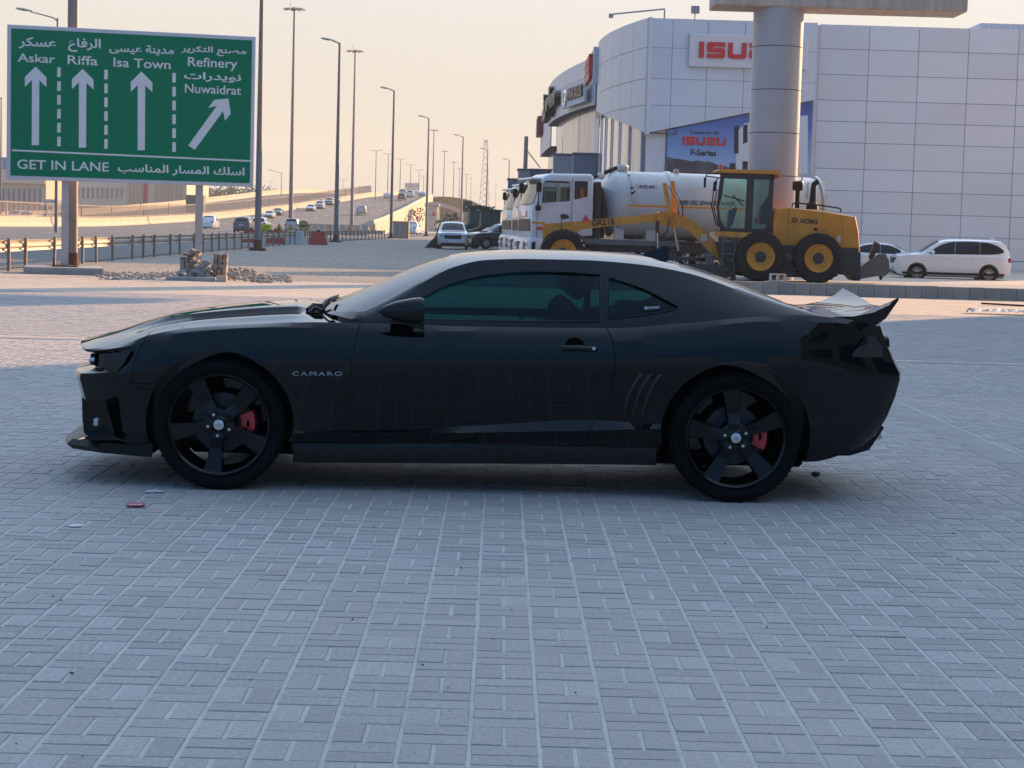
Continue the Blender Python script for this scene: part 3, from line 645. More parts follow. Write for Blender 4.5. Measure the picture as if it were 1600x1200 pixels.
# wipers and cowl
MB().cbox(.40, .52, -.52, .52, .965, .984, .008).build('cowl', M_BLK, CAR)
for P in (((.50, -.36), (.52, -.2), (.545, .0), (.565, .2)), ((.50, .12), (.53, .3), (.58, .45), (.62, .52))):
    MB().tube([(x, y, gh_z(x, y) + .016 - (.004 if i else .012)) for i, (x, y) in enumerate(P)], [.010, .009, .008, .006], 6).build('wiper', M_BLK, CAR)
MB().tube([(.44, -.50, .992), (.47, -.44, 1.018), (.51, -.38, gh_z(.51, -.38) + .018)], .013, 6).build('wiper_arm', M_BLK, CAR)
MB().tube([(.46, -.58, .975), (.49, -.56, 1.006), (.53, -.58, .99)], .016, 6).build('wiper_pivot', M_BLK, CAR); MB().tube([(.52, -.50, .985), (.56, -.42, 1.05), (.585, -.36, gh_z(.585, -.36) + .014)], .010, 6).build('wiper_arm', M_BLK, CAR)

# --- mirror, handle, badge, gills ------------------------------------
g = MB(); prof = [(0, 0, .005), (.03, .045, .03), (.09, .075, .052), (.17, .092, .066), (.225, .095, .070), (.245, .088, .062), (.247, 0.03, .02)]
g.grid([[(.875 + dx, -1.0 + .055 * -math.cos(a) * min(1, ry / .09), 1.018 + .014 * dx / .25 + rz * math.sin(a)) for a in [k * math.pi / 10 for k in range(20)] + [0]] for dx, ry, rz in prof])
mirror = g.build('wing_mirror', M_PAINT, CAR, smooth=50)
MB().cbox(.93, 1.06, -.96, -.855, .955, .985, .012).build('mirror_arm', M_BLK, mirror)
MB().prism([(.93, .958), (1.06, .962), (1.12, .955), (1.122, .915), (1.06, .93), (.99, .952)], -.935, -.925, 'y').build('mirror_base', M_BLK, mirror)
def side_y(x, z):
    """half width of the lower body at x, z"""
    s = (x + .80) / 4.57; pts = [side_pt(j, s) for j in range(len(ROWS))]
    for a, b in zip(pts, pts[1:]):
        if a[2] <= z <= b[2]: t = (z - a[2]) / (b[2] - a[2] + 1e-9); return a[1] + (b[1] - a[1]) * t
    return pts[-1][1] if z > pts[-1][2] else pts[0][1]
yh = side_y(1.97, .84)
hd = MB().cbox(1.878, 2.082, -yh - .032, -yh - .012, .826, .856, .009).build('door_handle', M_PAINT, door)
MB().lathe([(0, .006), (.052, .004), (.058, 0)], (1.953, -yh - .002, .842), 'y', 24).build('handle_cup', M_WELL, door).data.transform(Matrix.Translation((0, -yh - .002, 0)) @ Matrix.Scale(1, 4) @ Matrix.Translation((0, yh + .002, 0)))
MB().lathe([(0, -.004), (.009, -.003), (.010, 0)], (2.058, -yh - .032, .842), 'y', 16).build('key_lock', M_CHROME, door)
yb_ = side_y(.53, .66)
me = text_mesh('CAMARO', .272, .021, bold=-.006, extrude=.02, spacing=1.25)
put_text('badge_lettering', me, M_BADGE, CAR, face_M((.405, -yb_ - .006, .650), (.998, 0, .026)))
M_GILL = mat('gill_edge', (.022, .020, .018), .35, spec=.5)
for i in range(3):
    xt = 2.33 + i * .052
    pts = [(xt, .712), (xt - .035, .66), (xt - .062, .60), (xt - .078, .54), (xt - .09, .47)]
    g = MB()
    for (a, b), (c, d) in zip(list(zip(pts, pts[1:])), [((0, 0), (0, 0))] * 4):
        pass
    P = []
    for k, (x, z) in enumerate(pts):
        w = .022 * (1 - k / 6.5); y = side_y(x, z); P.append([(x - w / 2, -y - .001, z), (x + w * .3, -y - .014 * (1 - k / 6), z), (x + w / 2, -y - .001, z)])
    g.grid(P); g.build('side_gill', M_GILL, CAR, fixn=False)
me = text_mesh('Bergman', .085, .026, bold=.01, shear=.3)
put_text('window_sticker', me, M_STICKER, CAR, face_M((2.345, -gh_y(2.38, 1.055) - .004, 1.052), (.97, 0, .12), (0, .35, .94)))

# --- sill, splitter, spoiler, lamps, bumper ---------------------------
g = MB(); xs = [.405 + i * (2.435 - .405) / 16 for i in range(17)]
g.grid([[(x, -(side_y(x, .30) - .012), .262 + .022 * (x - .4)), (x, -(side_y(x, .30) - .008), .235 + .022 * (x - .4)), (x, -(side_y(x, .30) - .016), .155 + .017 * (x - .4)), (x, -(side_y(x, .30) - .10), .153 + .017 * (x - .4))] for x in xs])
n_ = 4; g.f += [(0, 1, 2, 3), tuple(16 * 4 + k for k in (3, 2, 1, 0))]; g.build('side_skirt', M_PAINT, CAR, smooth=20)
lip = [(-.835, .205), (-.80, .235), (-.62, .228), (-.40, .238), (-.40, .168), (-.61, .165), (-.80, .178)]
g = MB(); K = 20; lay = []
for k in range(K + 1):
    q = -1 + 2 * k / K; y = .82 * q; fx = -.15 * (1 - abs(q)**2.2); bx = .14 * max(0, abs(q) - .8) / .2
    lay.append([(x + (fx if x < -.5 else 0) + (bx * (1 if x < -.6 else .2)), y * (1 if x < -.5 else 1.075), z) for x, z in lip])
m_ = len(lip)
for k in range(K): g.add(lay[k] + lay[k + 1], [(i, (i + 1) % m_, m_ + (i + 1) % m_, m_ + i) for i in range(m_)])
g.add(lay[0], [tuple(range(m_))]); g.add(lay[-1], [tuple(range(m_))[::-1]])
g.build('front_splitter', M_BLK, CAR, weld=.0005, smooth=25)
# headlight: lens set into the corner, projector in the notch under the hood lip
def side_patch(name, cols, m, parent, sg=-1, o=.003):
    """patch lying on the body side; cols = (x, z low, z high)"""
    g = MB(); P = []
    for x, z0, z1 in cols: P.append([(x, sg * (side_y(x, z0 + (z1 - z0) * q / 4) + o), z0 + (z1 - z0) * q / 4) for q in range(5)])
    g.grid(P); return g.build(name, m, parent, smooth=60, fixn=False)
M_HLENS = mat('smoked_lens', (.030, .027, .022), .10, spec=.3)
for sg in (-1, 1):
    hl = MB().cbox(-.735, -.66, sg * .42, sg * .70, .648, .725, .012).build('headlight', M_WELL, CAR)
    side_patch('lamp_lens', [(-.655, .655, .722), (-.62, .625, .735), (-.58, .635, .742), (-.54, .68, .752), (-.50, .748, .760)], M_HLENS, hl, sg)
    for yy in (.50, .61): MB().lathe([(0, -.045), (.022, -.042), (.034, -.032), (.036, .01)], (0, 0, 0), 'x', 20).build('projector_lamp', M_CHROME, hl, smooth=40, loc=(-.735, sg * yy, .685))
    MB().prism([(-.66, .47), (-.635, .47), (-.585, .30), (-.60, .275), (-.62, .30)], sg * .80, sg * .862, 'y').build('intake_blade', M_PAINT, CAR)
    MB().cbox(-.715, -.69, sg * .74, sg * .79, .325, .365, .004).build('intake_reflector', M_STICKER, CAR)
    MB().prism([(-.79, .252), (-.60, .29), (-.545, .258)], sg * .74, sg * .858, 'y').build('intake_shelf', M_PAINT, CAR)
    # tail lamps
    tl = side_patch('tail_lamp', [(3.50, .835, .85), (3.54, .83, .90), (3.58, .828, .945), (3.62, .828, .945), (3.655, .828, .94), (3.685, .828, .885)], mat('smoked_tail_lens', (.012, .006, .007), .06, spec=.6, coat=1), CAR, sg)
    MB().lathe([(.0, .02), (.05, .016), (.064, 0), (.07, -.03)], (3.745, sg * .60, .880), 'x', 24).build('lamp_ring', M_RIM, tl, smooth=40)
    ex = MB().lathe([(.052, 0), (.052, .13), (.044, .13), (.044, .02), (0, .02)], (0, 0, 0), 'x', 24).build('exhaust_tip', M_CHROME, CAR, smooth=40, loc=(3.625, sg * .52, .345), rot=(0, R(-18), 0))
    MB().lathe([(.052, 0), (.052, .13), (.044, .13), (.044, .02), (0, .02)], (0, 0, 0), 'x', 24).build('exhaust_tip', M_CHROME, CAR, smooth=40, loc=(3.625, sg * .40, .345), rot=(0, R(-18), 0))
MB().prism([(3.30, .245), (3.55, .255), (3.66, .29), (3.74, .42), (3.715, .44), (3.60, .33), (3.30, .30)], -.70, .70, 'y').build('rear_diffuser', M_BLK, CAR)
# ducktail spoiler with upturned ends
g = MB(); K = 26; lay = []
for k in range(K + 1):
    q = -1 + 2 * k / K; y = .80 * q; a = abs(q); up = .03 + .075 * max(0, (a - .15) / .85)**1.0; sw = .05 * (1 - a * a)
    tx = 3.785 - .02 * a + sw * .6; tz = 1.060 + up
    lay.append([(3.30 + .06 * a, y, 1.046 - .004 * a), (3.42, y, 1.053 - .006 * a), (3.52 + sw, y, 1.052 - .006 * a + .06 * up), (3.63 + sw, y, 1.056 + .20 * up), (3.72 + sw * .8, y * 1.0, 1.06 + .60 * up), (tx, y, tz), (tx + .004, y, tz - .014), (3.70 + sw * .8, y, 1.018 + .25 * up), (3.62 + sw, y, .985), (3.40, y, 1.0)])
m_ = len(lay[0])
for k in range(K): g.add(lay[k] + lay[k + 1], [(i, (i + 1) % m_, m_ + (i + 1) % m_, m_ + i) for i in range(m_)])
g.add(lay[0], [tuple(range(m_))]); g.add(lay[-1], [tuple(range(m_))[::-1]])
g.build('spoiler', M_PAINT, CAR, weld=.0005, smooth=35)
# shark-fin aerial
MB().add([(2.38, 0, 1.352), (2.56, -.025, 1.318), (2.56, .025, 1.318), (2.545, 0, 1.415), (2.50, 0, 1.40)], [(0, 1, 4), (0, 4, 2), (1, 3, 4), (2, 4, 3), (1, 2, 3), (0, 2, 1)]).build('aerial_fin', M_PAINT, CAR)
MB().cbox(-.2, 3.3, -.62, .62, .17, .24, .02).build('underbody', M_WELL, CAR)

# --- wheels ----------------------------------------------------------
def coupe_wheel(x, z, sg, a0, parent):
    w = tag(bpy.data.objects.new('wheel', None)); COL.objects.link(w); w.parent = parent; w.location = (x, 0, z); yo = .930
    T = [(.280, -.005), (.288, -.012), (.306, -.004), (.325, .004), (.345, .0), (.356, -.016), (.3635, -.045), (.364, -.2), (.356, -.232), (.34, -.245), (.280, -.235)]
    tyre = MB().lathe([(r, sg * (yo + h)) for r, h in T], n=72, axis='y', close=True).build('tyre', M_TYRE, w, smooth=40)
    g = MB()   # tread blocks on the shoulder
    for i in range(72):
        a = i / 72 * 2 * math.pi; M = Matrix.Rotation(-a, 4, 'Y'); g.box(.350, .3606, sg * (yo - .046), sg * (yo - .012), -.0095, .0095, M)
    g.build('tread', M_TYRE, w)
    rim = MB().lathe([(r, sg * (yo + h)) for r, h in [(.285, -.006), (.279, .000), (.272, -.004), (.264, -.014), (.260, -.10), (.245, -.17), (.250, -.23), (.26, -.23), (.272, -.17), (.278, -.05)]], n=64, axis='y', close=True).build('rim', M_RIM, w, smooth=35)
    for i in range(5):
        a = R(a0 + 72 * i); M = Matrix.Rotation(-a, 4, 'Y'); g = MB(); P = []
        for r, hw, d, dp in ((.03, .040, -.022, .05), (.075, .040, -.018, .05), (.10, .037, -.026, .045), (.135, .040, -.030, .04), (.20, .050, -.022, .04), (.268, .060, -.012, .045)):
            y = sg * (yo + d); y2 = sg * (yo + d - dp); P.append([M @ Vector(p) for p in ((r, y2, -hw), (r, y, -hw * .82), (r, y + sg * (.005 if r < .12 else .0), 0), (r, y, hw * .82), (r, y2, hw))])
        g.grid(P); g.build('spoke', M_RIM, w, smooth=15)
        MB().lathe([(0, .012), (.008, .011), (.0105, .004), (.0105, -.03)], (0, 0, 0), 'y', 12).build('lug_nut', M_CHROME if i % 5 != 1 else M_BLK, w, loc=(.062 * math.cos(a), sg * (yo - .022), .062 * math.sin(a)), rot=(0, 0, 0 if sg > 0 else math.pi))
    MB().lathe([(0, sg * (yo - .004)), (.034, sg * (yo - .006)), (.037, sg * (yo - .012)), (.050, sg * (yo - .02)), (.085, sg * (yo - .032)), (.085, sg * (yo - .09))], n=32, axis='y').build('hub', M_RIM, w, smooth=35)
    cap = MB().lathe([(0, sg * (yo + .003)), (.028, sg * (yo + .001)), (.031, sg * (yo - .004))], n=28, axis='y').build('centre_cap', M_CHROME, w, smooth=35)
    MB().prism([(-.016, -.006), (-.006, -.005), (-.004, -.011), (.006, -.010), (.008, -.003), (.019, -.001), (.016, .007), (.007, .006), (.005, .012), (-.005, .011), (-.006, .004), (-.019, .003)], sg * (yo + .002), sg * (yo + .005), 'y').build('cap_emblem', M_BADGE, w)
    MB().lathe([(.07, sg * (yo - .155)), (.165, sg * (yo - .155)), (.165, sg * (yo - .185)), (.07, sg * (yo - .185))], n=48, axis='y', close=True).build('brake_disc', M_DISC, w, smooth=30)
    MB().lathe([(.02, sg * (yo - .11)), (.085, sg * (yo - .12)), (.085, sg * (yo - .18))], n=32, axis='y').build('disc_hat', M_WELL, w, smooth=30)
    pr = [(.105, -.42), (.105, .42)]
    g = MB(); A = [(-.40 + i * .1) for i in range(9)]
    ring = [[((r + dr) * math.cos(a), sg * (yo - y_), (r + dr) * math.sin(a)) for r, y_ in ((.112, .105), (.188, .105), (.192, .13), (.192, .2), (.112, .2))] for a in A for dr in (0,)]
    m_ = 5
    for k in range(len(A) - 1): g.add(ring[k] + ring[k + 1], [(i, (i + 1) % m_, m_ + (i + 1) % m_, m_ + i) for i in range(m_)])
    g.add(ring[0], [tuple(range(5))]); g.add(ring[-1], [tuple(range(5))[::-1]])
    c_ = g.build('brake_caliper', M_RED, w, weld=.0004, smooth=30)
    MB().cbox(.14, .16, sg * (yo - .103), sg * (yo - .12), -.02, .02, .004).build('caliper_bolt', M_WELL, w)
    return w
for x, z, a0 in ((0, .364, -25), (WB, .364, 25)):
    for sg in (-1, 1): coupe_wheel(x, z, sg, a0, CAR)
# ------------------------------------------------------------------ road sign
M_GREEN = mat('sign_green', (.0003, .185, .100), .55, var=.05, vscale=1.5, spec=.03)
M_SWHITE = mat('sign_white', (.62, .68, .70), .45, var=.05, vscale=3)
M_SGREY = mat('sign_edge', (.52, .55, .60), .5)
M_GALV = mat('galvanised_steel', (.33, .32, .31), .55, metal=.35, var=.18, vscale=4)
M_GALVL = mat('pale_steel', (.46, .43, .40), .55, metal=.2, var=.12, vscale=3)
M_RUST = mat('rusty_steel', (.10, .045, .025), .85, var=.4, vscale=12)
SB0 = atY(10, 280, 47.6); SB1 = atY(396, 293, 49.0); ST0 = atY(14, 38, 47.6)
sx_ = Vector((SB1.x - SB0.x, SB1.y - SB0.y, 0)); SWD = sx_.length; sx_.normalize(); sn = Vector((sx_.y, -sx_.x, 0))   # sn points to camera
SHT = ST0.z - SB0.z
SIGN = thing('road_sign', 'large green bilingual lane direction sign with white arrows on steel posts', 'road sign', (SB0.x, SB0.y, 0), math.atan2(sx_.y, sx_.x))
SZ = SB0.z
def sgn(px, py):
    """point on the sign face in board coordinates"""
    d = ray(px, py); t = (SB0 - Vector((0, 0, CH))).dot(sn) / d.dot(sn); p = Vector((0, 0, CH)) + d * t - SB0; return p.dot(sx_), p.z + SZ
zc = lambda x, y: sgn(x * .2625, 20 + y * .2625)
MB().cbox(0, SWD, -.0, .06, SZ, SZ + SHT, .01).build('sign_panel', M_SGREY, SIGN)
bw = .095
MB().box(bw, SWD - bw, -.004, .0, SZ + bw, SZ + SHT - bw).build('sign_face', M_GREEN, SIGN)
def flat(name, pts, d=-.008): return MB().prism([zc(*p) for p in pts], d, -.004, 'y').build(name, M_SWHITE, SIGN)
for dx, dy in ((0, 0), (280, 14), (630, 30)):
    flat('lane_arrow', [(x + dx, y + dy) for x, y in [(212, 320), (277, 385), (277, 443), (234, 402), (232, 788), (189, 788), (190, 400), (148, 440), (148, 382)]])
flat('lane_arrow', [(1240, 565), (1275, 518), (1360, 510), (1373, 600), (1340, 642), (1328, 585), (1160, 815), (1120, 790), (1290, 555)])
for cx, yy in ((351, 325), (631, 339), (1036, 358)):
    for k in range(6): flat('lane_dash', [(cx - 10, yy + k * 82.5), (cx + 11, yy + k * 82.5), (cx + 10, yy + k * 82.5 + 57), (cx - 11, yy + k * 82.5 + 57)])
flat('divider_line', [(70, 813), (1490, 877), (1490, 887), (70, 823)])
for s, a, b, ar in (('Askar', (105, 291), (328, 240), 0), ('Riffa', (402, 306), (582, 252), 0), ('Isa Town', (675, 321), (1015, 266), 0), ('Refinery', (1118, 322), (1412, 262), 0), ('Nuwaidrat', (1100, 475), (1435, 422), 0), ('GET IN LANE', (103, 928), (648, 872), 0),
                    ('عسكر', (110, 212), (335, 140), 1), ('الرفاع', (405, 230), (600, 147), 1), ('مدينة عيسى', (650, 242), (1035, 182), 1), ('مصنع التكرير', (1078, 246), (1465, 192), 1), ('نويدرات', (1095, 405), (1435, 348), 1), ('اسلك المسار المناسب', (700, 958), (1455, 896), 1)):
    u0_, v0_ = zc(*a); u1_, _ = zc(b[0], a[1]); mid = ((a[0] + b[0]) / 2); v1_ = zc(a[0], b[1])[1]
    desc = 1.22 if s == 'Refinery' else 1.0
    me = text_mesh(arabic(s) if ar else s, u1_ - u0_, (v1_ - v0_) * desc, bold=.023 if ar else .010, spacing=1.0)
    put_text('arabic_lettering' if ar else 'lettering', me, M_SWHITE, SIGN, face_M((u0_, -.006, v0_ - (v1_ - v0_) * (desc - 1)), (1, 0, 0)))
def sx_at(px, py, Y): return atY(px, py, Y)
for px in (102, 312):
    u = sgn(px, 300)[0]
    for a_, b_ in ((-.10, -.085), (.085, .10)):
        pass
    g = MB(); g.box(u - .09, u + .09, .07, .085, 0, SZ + SHT - .2); g.box(u - .09, u + .09, .235, .25, 0, SZ + SHT - .2); g.box(u - .008, u + .008, .085, .235, 0, SZ + SHT - .2)
    g.build('post', M_GALVL, SIGN)
u = sgn(102, 300)[0]
MB().cbox(u - 1.0, u + .95, -.75, .95, -.02, .17, .02).build('footing', M_CONCG, SIGN)
g = MB(); g.box(u - .32, u + .32, -.12, .44, .175, .205); g.build('base_plate', M_RUST, SIGN)
for du in (-.26, .26):
    MB().cyl((u + du, -.06, .2), (u + du, -.06, .36), .022, n=8).build('anchor_bolt', M_RUST, SIGN)
for v in (.5, SHT * .5, SHT - .5): MB().cbox(.15, SWD - .15, .062, .12, SZ + v - .04, SZ + v + .04, .008).build('cross_rail', M_GALV, SIGN)

# tall pole behind the sign
def pole_thing(name, label, base, h, r0_, r1_, arms, cat, group=None, flange=True, m=None, hd=1.0):
    t = thing(name, label, cat, base, 0, group); m = m or M_GALV
    MB().cyl((0, 0, 0), (0, 0, h), r0_, r1_, n=12).build('pole', m, t, smooth=50)
    if flange: MB().cbox(-r0_ * 2.2, r0_ * 2.2, -r0_ * 2.2, r0_ * 2.2, 0, .12, .02).build('base_plate', M_RUST, t); MB().cyl((0, 0, .1), (0, 0, .5), r0_ * 1.25, r0_ * 1.1, 12).build('base_collar', M_RUST, t)
    for (ax, ay, up) in arms:
        L = math.hypot(ax, ay); a = MB().tube([(0, 0, h - .25), (ax * .15, ay * .15, h), (ax * .6, ay * .6, h + up * .55), (ax, ay, h + up)], [r1_ * .8, r1_ * .7, r1_ * .6, r1_ * .55], 8).build('arm', m, t, smooth=50)
        g = MB(); ang = math.atan2(ay, ax); M = Matrix.Translation((ax, ay, h + up)) @ Matrix.Rotation(ang, 4, 'Z') @ Matrix.Rotation(R(-8), 4, 'Y') @ Matrix.Scale(hd, 4)
        g.grid([[M @ Vector((x, w * math.cos(q), .06 + z * math.sin(q))) for q in [k * math.pi / 5 for k in range(11)]] for x, w, z in ((-.1, .04, .03), (.1, .10, .06), (.45, .17, .10), (.8, .13, .07), (.92, .02, .01))])
        g.build('lamp_head', M_GALVL, t, smooth=60)
    return t
M_POLE = mat('lamp_pole_steel', (.22, .19, .185), .55, metal=.2, var=.15, vscale=1)
b = atY(111, 415, 49.6); b.z = 0
pole_thing('street_lamp', 'tall steel lamp pole rising behind the green sign', b, 14.5, .175, .1, [(-2.2, -.3, .45)], 'street lamp', flange=True, m=M_POLE)
LG = 'street lamps along the slip road'
for px, Y, lab in ((403, 92, 'slip road lamp post just right of the green sign'), (525, 139, 'slip road lamp post standing right of the arrow warning sign'), (611, 187, 'slip road lamp post rising beside the square concrete block'), (666, 234, 'slip road lamp post in front of the flyover abutment'), (720, 280, 'slip road lamp post left of the lattice tower'), (759, 326, 'slip road lamp post overlapping the lattice tower'), (793, 374, 'farthest slip road lamp post, left of the truck cabs')):
    b = atY(px, 360, Y); b.z = 0
    pole_thing('street_lamp', lab, b, 14.45, .17, .085, [(-.5, -.04, .13)], 'street lamp', LG, m=M_POLE, hd=1.0)
# lamp on the sign's left edge (far off) and others beyond the highway
for px, py, Y, lab in ((90, 28, 140, 'single lamp post showing above the left end of the green sign'), (2, 152, 220, 'lamp post peeping in at the left picture edge'), (440, 270, 430, 'small lamp post beyond the flyover left of the tall mast')):
    p = atY(px, py, Y); pole_thing('street_lamp', lab, (p.x, p.y, 0), p.z, .13, .07, [(-2.0, 0, .4)], 'street lamp', m=M_POLE, hd=1.2, flange=False)
MG = 'high mast lights in the highway median'
MAST = [(455, 13, 250, 'tallest high mast light, left of the slip road lamps'), (551, 79, 310, 'second tallest high mast light above the flyover barrier'), (676, 203, 560, 'high mast light right of the fourth slip road lamp'), (693, 236, 715, 'high mast light third in the far row'), (708, 253, 837, 'high mast light fourth in the far row'), (717, 263, 930, 'high mast light fifth in the far row'), (728, 272, 1023, 'high mast light sixth in the far row'), (735, 278, 1105, 'last high mast light in the far row')]
for px, py, Y, lab in MAST:
    top = atY(px + 5 * 250 / Y, py, Y); t = thing('mast_light', lab, 'mast light', (top.x, Y, 0), 0, MG); h = top.z
    MB().cyl((0, 0, 0), (0, 0, h), .30, .12, 12).build('pole', M_POLE, t, smooth=50)
    MB().lathe([(0, h + .2), (.35, h + .1), (.42, h - .15), (.15, h - .3)], n=14).build('head_frame', M_POLE, t)
    for k in range(8):
        a = k * math.pi / 4 + .3; M = Matrix.Translation((1.0 * math.cos(a), 1.0 * math.sin(a), h - .1)) @ Matrix.Rotation(a, 4, 'Z') @ Matrix.Rotation(R(8), 4, 'Y')
        MB().cbox(-.75, .45, -.2, .2, -.08, .12, .05, M).build('floodlight', M_GALVL, t)
    MB().cyl((-.5, 0, h), (-.5, 0, h + .9), .03, n=6).build('lightning_rod', M_POLE, t)
for px, py, Y, lab in ((588, 236, 440, 'first twin-arm lamp on the flyover crest'), (607, 241, 455, 'second twin-arm lamp on the flyover crest'), (626, 249, 490, 'third twin-arm lamp on the flyover crest'), (642, 258, 540, 'fourth twin-arm lamp above the pale far block'), (655, 266, 590, 'fifth twin-arm lamp on the flyover crest'), (662, 275, 650, 'last twin-arm lamp on the flyover crest'), (588, 236, 441, None), (536, 281, 600, 'faint small twin-arm lamp left of the flyover crest'), (423, 284, 650, 'faint small twin-arm lamp near the green sign'), (775, 288, 900, 'faint twin-arm lamp right of the lattice tower')):
    if lab is None: continue
    top = atY(px, py, Y); zb = HT(Y) if 570 < px < 670 else 0
    pole_thing('twin_arm_lamp', lab, (top.x, Y, zb), top.z - zb, .12, .07, [(-.65, 0, .1), (.65, 0, .1)], 'street lamp', 'twin-arm lamps on the flyover', flange=False, m=M_POLE, hd=.8)

# ------------------------------------------------------------------ guardrail
GR = thing('guardrail', 'long corrugated steel guardrail on posts beside the slip road', 'guardrail')
M_RAIL = mat('guardrail_steel', (.37, .34, .29), .5, metal=.2, var=.12, vscale=2)
M_GPOST = mat('guardrail_post_steel', (.25, .205, .17), .6, metal=.3, var=.25, vscale=6)
pY = [45, 47, 49, 50.8, 54.2, 58, 60, 62.6, 66, 68.2, 70.4, 74, 76.2, 80, 82.4, 85] + [87.2 + 2.6 * i for i in range(36)]
for y in pY:
    x = XG(y); g = MB(); g.box(-.04, .04, -.075, -.067, -.1, .84); g.box(-.04, -.032, -.067, .075, -.1, .84); g.box(.032, .04, -.067, -.02, -.1, .84)
    g.build('post', M_GPOST, GR, loc=(x, y, 0), rot=(random.gauss(0, .01), random.gauss(0, .012), random.gauss(0, .1)))
W_ = [(-.055, .485), (-.115, .52), (-.125, .55), (-.06, .60), (-.055, .635), (-.06, .67), (-.125, .72), (-.115, .75), (-.055, .785)]
ya = [40 + i * 1.0 for i in range(142)]
g = MB(); g.grid([[(XG(y) + dx - .0, y, z) for dx, z in W_] for y in ya]); ra_ = g.build('rail_beam', M_RAIL, GR, smooth=30, fixn=False)
md = ra_.modifiers.new('s', 'SOLIDIFY'); md.thickness = .006
g = MB()
# ------------------------------------------------------------------ barrier, fence, parapets
def ribbon(prof, X, ys, zf):
    g = MB(); P = [[(X(y) + dx, y, zf(y) + dz) for dx, dz in prof] for y in ys]; m_ = len(prof)
    for a, b in zip(P, P[1:]): g.add(a + b, [(i, (i + 1) % m_, m_ + (i + 1) % m_, m_ + i) for i in range(m_)])
    g.add(P[0], [tuple(range(m_))]); g.add(P[-1], [tuple(range(m_))[::-1]]); return g
JERSEY = [(-.35, -.3), (.35, -.3), (.35, .12), (.15, .5), (.12, 1.12), (-.12, 1.12), (-.15, .5), (-.35, .12)]
BR = thing('median_barrier', 'long pale concrete median barrier curving up onto the flyover', 'barrier')
ybs = list(range(150, 240, 10)) + list(range(240, 620, 6))
for a in range(0, len(ybs) - 1, 4):
    seg = ybs[a:a + 5]; seg[0] += .05
    if len(seg) > 1: ribbon(JERSEY, XL, seg, HT).build('barrier_segment', M_CONCW, BR, weld=.001)
FN = thing('median_fence', 'tall grey picket fence standing along the median barrier', 'fence')
g = MB(); g2 = MB(); y = 160.0
while y < 470:
    x = XL(y) - .45; h = HT(y); g.box(x - .035, x + .035, y - .05, y + .05, h + .3, h + 2.75); y += .55
tag(g.build('pickets', M_POLE, FN, fixn=False), kind='stuff')
for hh in (1.2, 2.6): ribbon([(-.03, hh), (.03, hh), (.03, hh + .06), (-.03, hh + .06)], lambda y: XL(y) - .45, ybs[1:46], HT).build('fence_rail', M_POLE, FN)
for y in range(165, 470, 18): MB().box(XL(y) - .52, XL(y) - .38, y - .07, y + .07, HT(y), HT(y) + 2.9).build('fence_post', M_POLE, FN)
# far parapet of the opposite carriageway
b3 = ribbon(JERSEY, lambda y: XL(y) - 23, list(range(240, 640, 10)), HT).build('far_parapet', M_CONCW); tag(b3, 'pale concrete parapet on the far side of the highway', 'parapet')
# right parapet with retaining wall panels
PW = thing('flyover_wall', 'warm concrete retaining wall and parapet on the right of the flyover ramp', 'wall')
yw = list(range(300, 472, 6))
for i, (a, b) in enumerate(zip(yw, yw[1:])):
    xa, xb = XRt(a) + .05, XRt(b) + .05; ha, hb = HT(a), HT(b)
    g = MB(); g.add([(xa, a, -.2), (xb, b - .08, -.2), (xb, b - .08, hb + .45), (xa, a, ha + .45), (xa + .5, a, -.2), (xb + .5, b - .08, -.2), (xb + .5, b - .08, hb + .45), (xa + .5, a, ha + .45)], [(0, 1, 2, 3), (4, 5, 6, 7), (0, 1, 5, 4), (2, 3, 7, 6), (1, 2, 6, 5), (0, 3, 7, 4)])
    g.build('wall_panel', M_CONCW, PW)
    if i % 2 == 0 and ha > .6: c = (a + b) / 2; MB().cbox(xa + .46, xa + .56, c - 1.0, c + 1.0, ha * .35, ha * .35 + min(1.2, ha * .5), .04).build('relief_panel', M_CONC, PW)
ribbon([(-.1, .45), (.65, .45), (.65, .6), (.5, .66), (.42, 1.15), (.1, 1.15), (-.02, .6)], XRt, [297, 300, 306] + list(range(312, 474, 6)), HT).build('parapet', M_CONCW, PW, weld=.001)
# nose of the parapet
# arch bridge right of the ramp
ARC = thing('arch_bridge', 'low arched concrete footbridge curving down right of the flyover wall', 'bridge')
A0 = atY(664, 317, 400); A1 = atY(722, 330, 400); P = []
for k in range(19):
    t = k / 18; x = A0.x + (A1.x - A0.x) * t; z = A0.z + (A1.z - A0.z) * t + 1.35 * 4 * t * (1 - t) * .62; P.append([(x, 400 + dy, z + dz) for dy, dz in ((0, 0), (2.2, 0), (2.2, -.9), (0, -.9))])
g = MB()
for a, b in zip(P, P[1:]): g.add(a + b, [(i, (i + 1) % 4, 4 + (i + 1) % 4, 4 + i) for i in range(4)])
g.add(P[0], [(0, 1, 2, 3)]); g.add(P[-1], [(3, 2, 1, 0)]); g.build('arch_deck', M_CONCW, ARC, weld=.001)
MB().cbox(A1.x - .8, A1.x + .2, 400, 402.2, 0, A1.z - .4, .03).build('pier', M_CONC, ARC)
MB().cbox(A0.x + 2.4, A0.x + 3.1, 400.2, 402, 0, A0.z + .2, .03).build('pier', M_CONC, ARC)
AB = thing('bridge_abutment', 'square grey concrete abutment with a red triangle warning plate', 'abutment')
p0, p1 = atY(667, 352, 392), atY(684, 318, 392)
MB().cbox(p0.x, p1.x, 392, 398, 0, p1.z - .6, .04).build('block', M_CONC, AB); MB().cbox(p0.x - .2, p1.x + .3, 391.8, 398.2, p1.z - .59, p1.z, .05).build('coping', M_CONCG, AB)
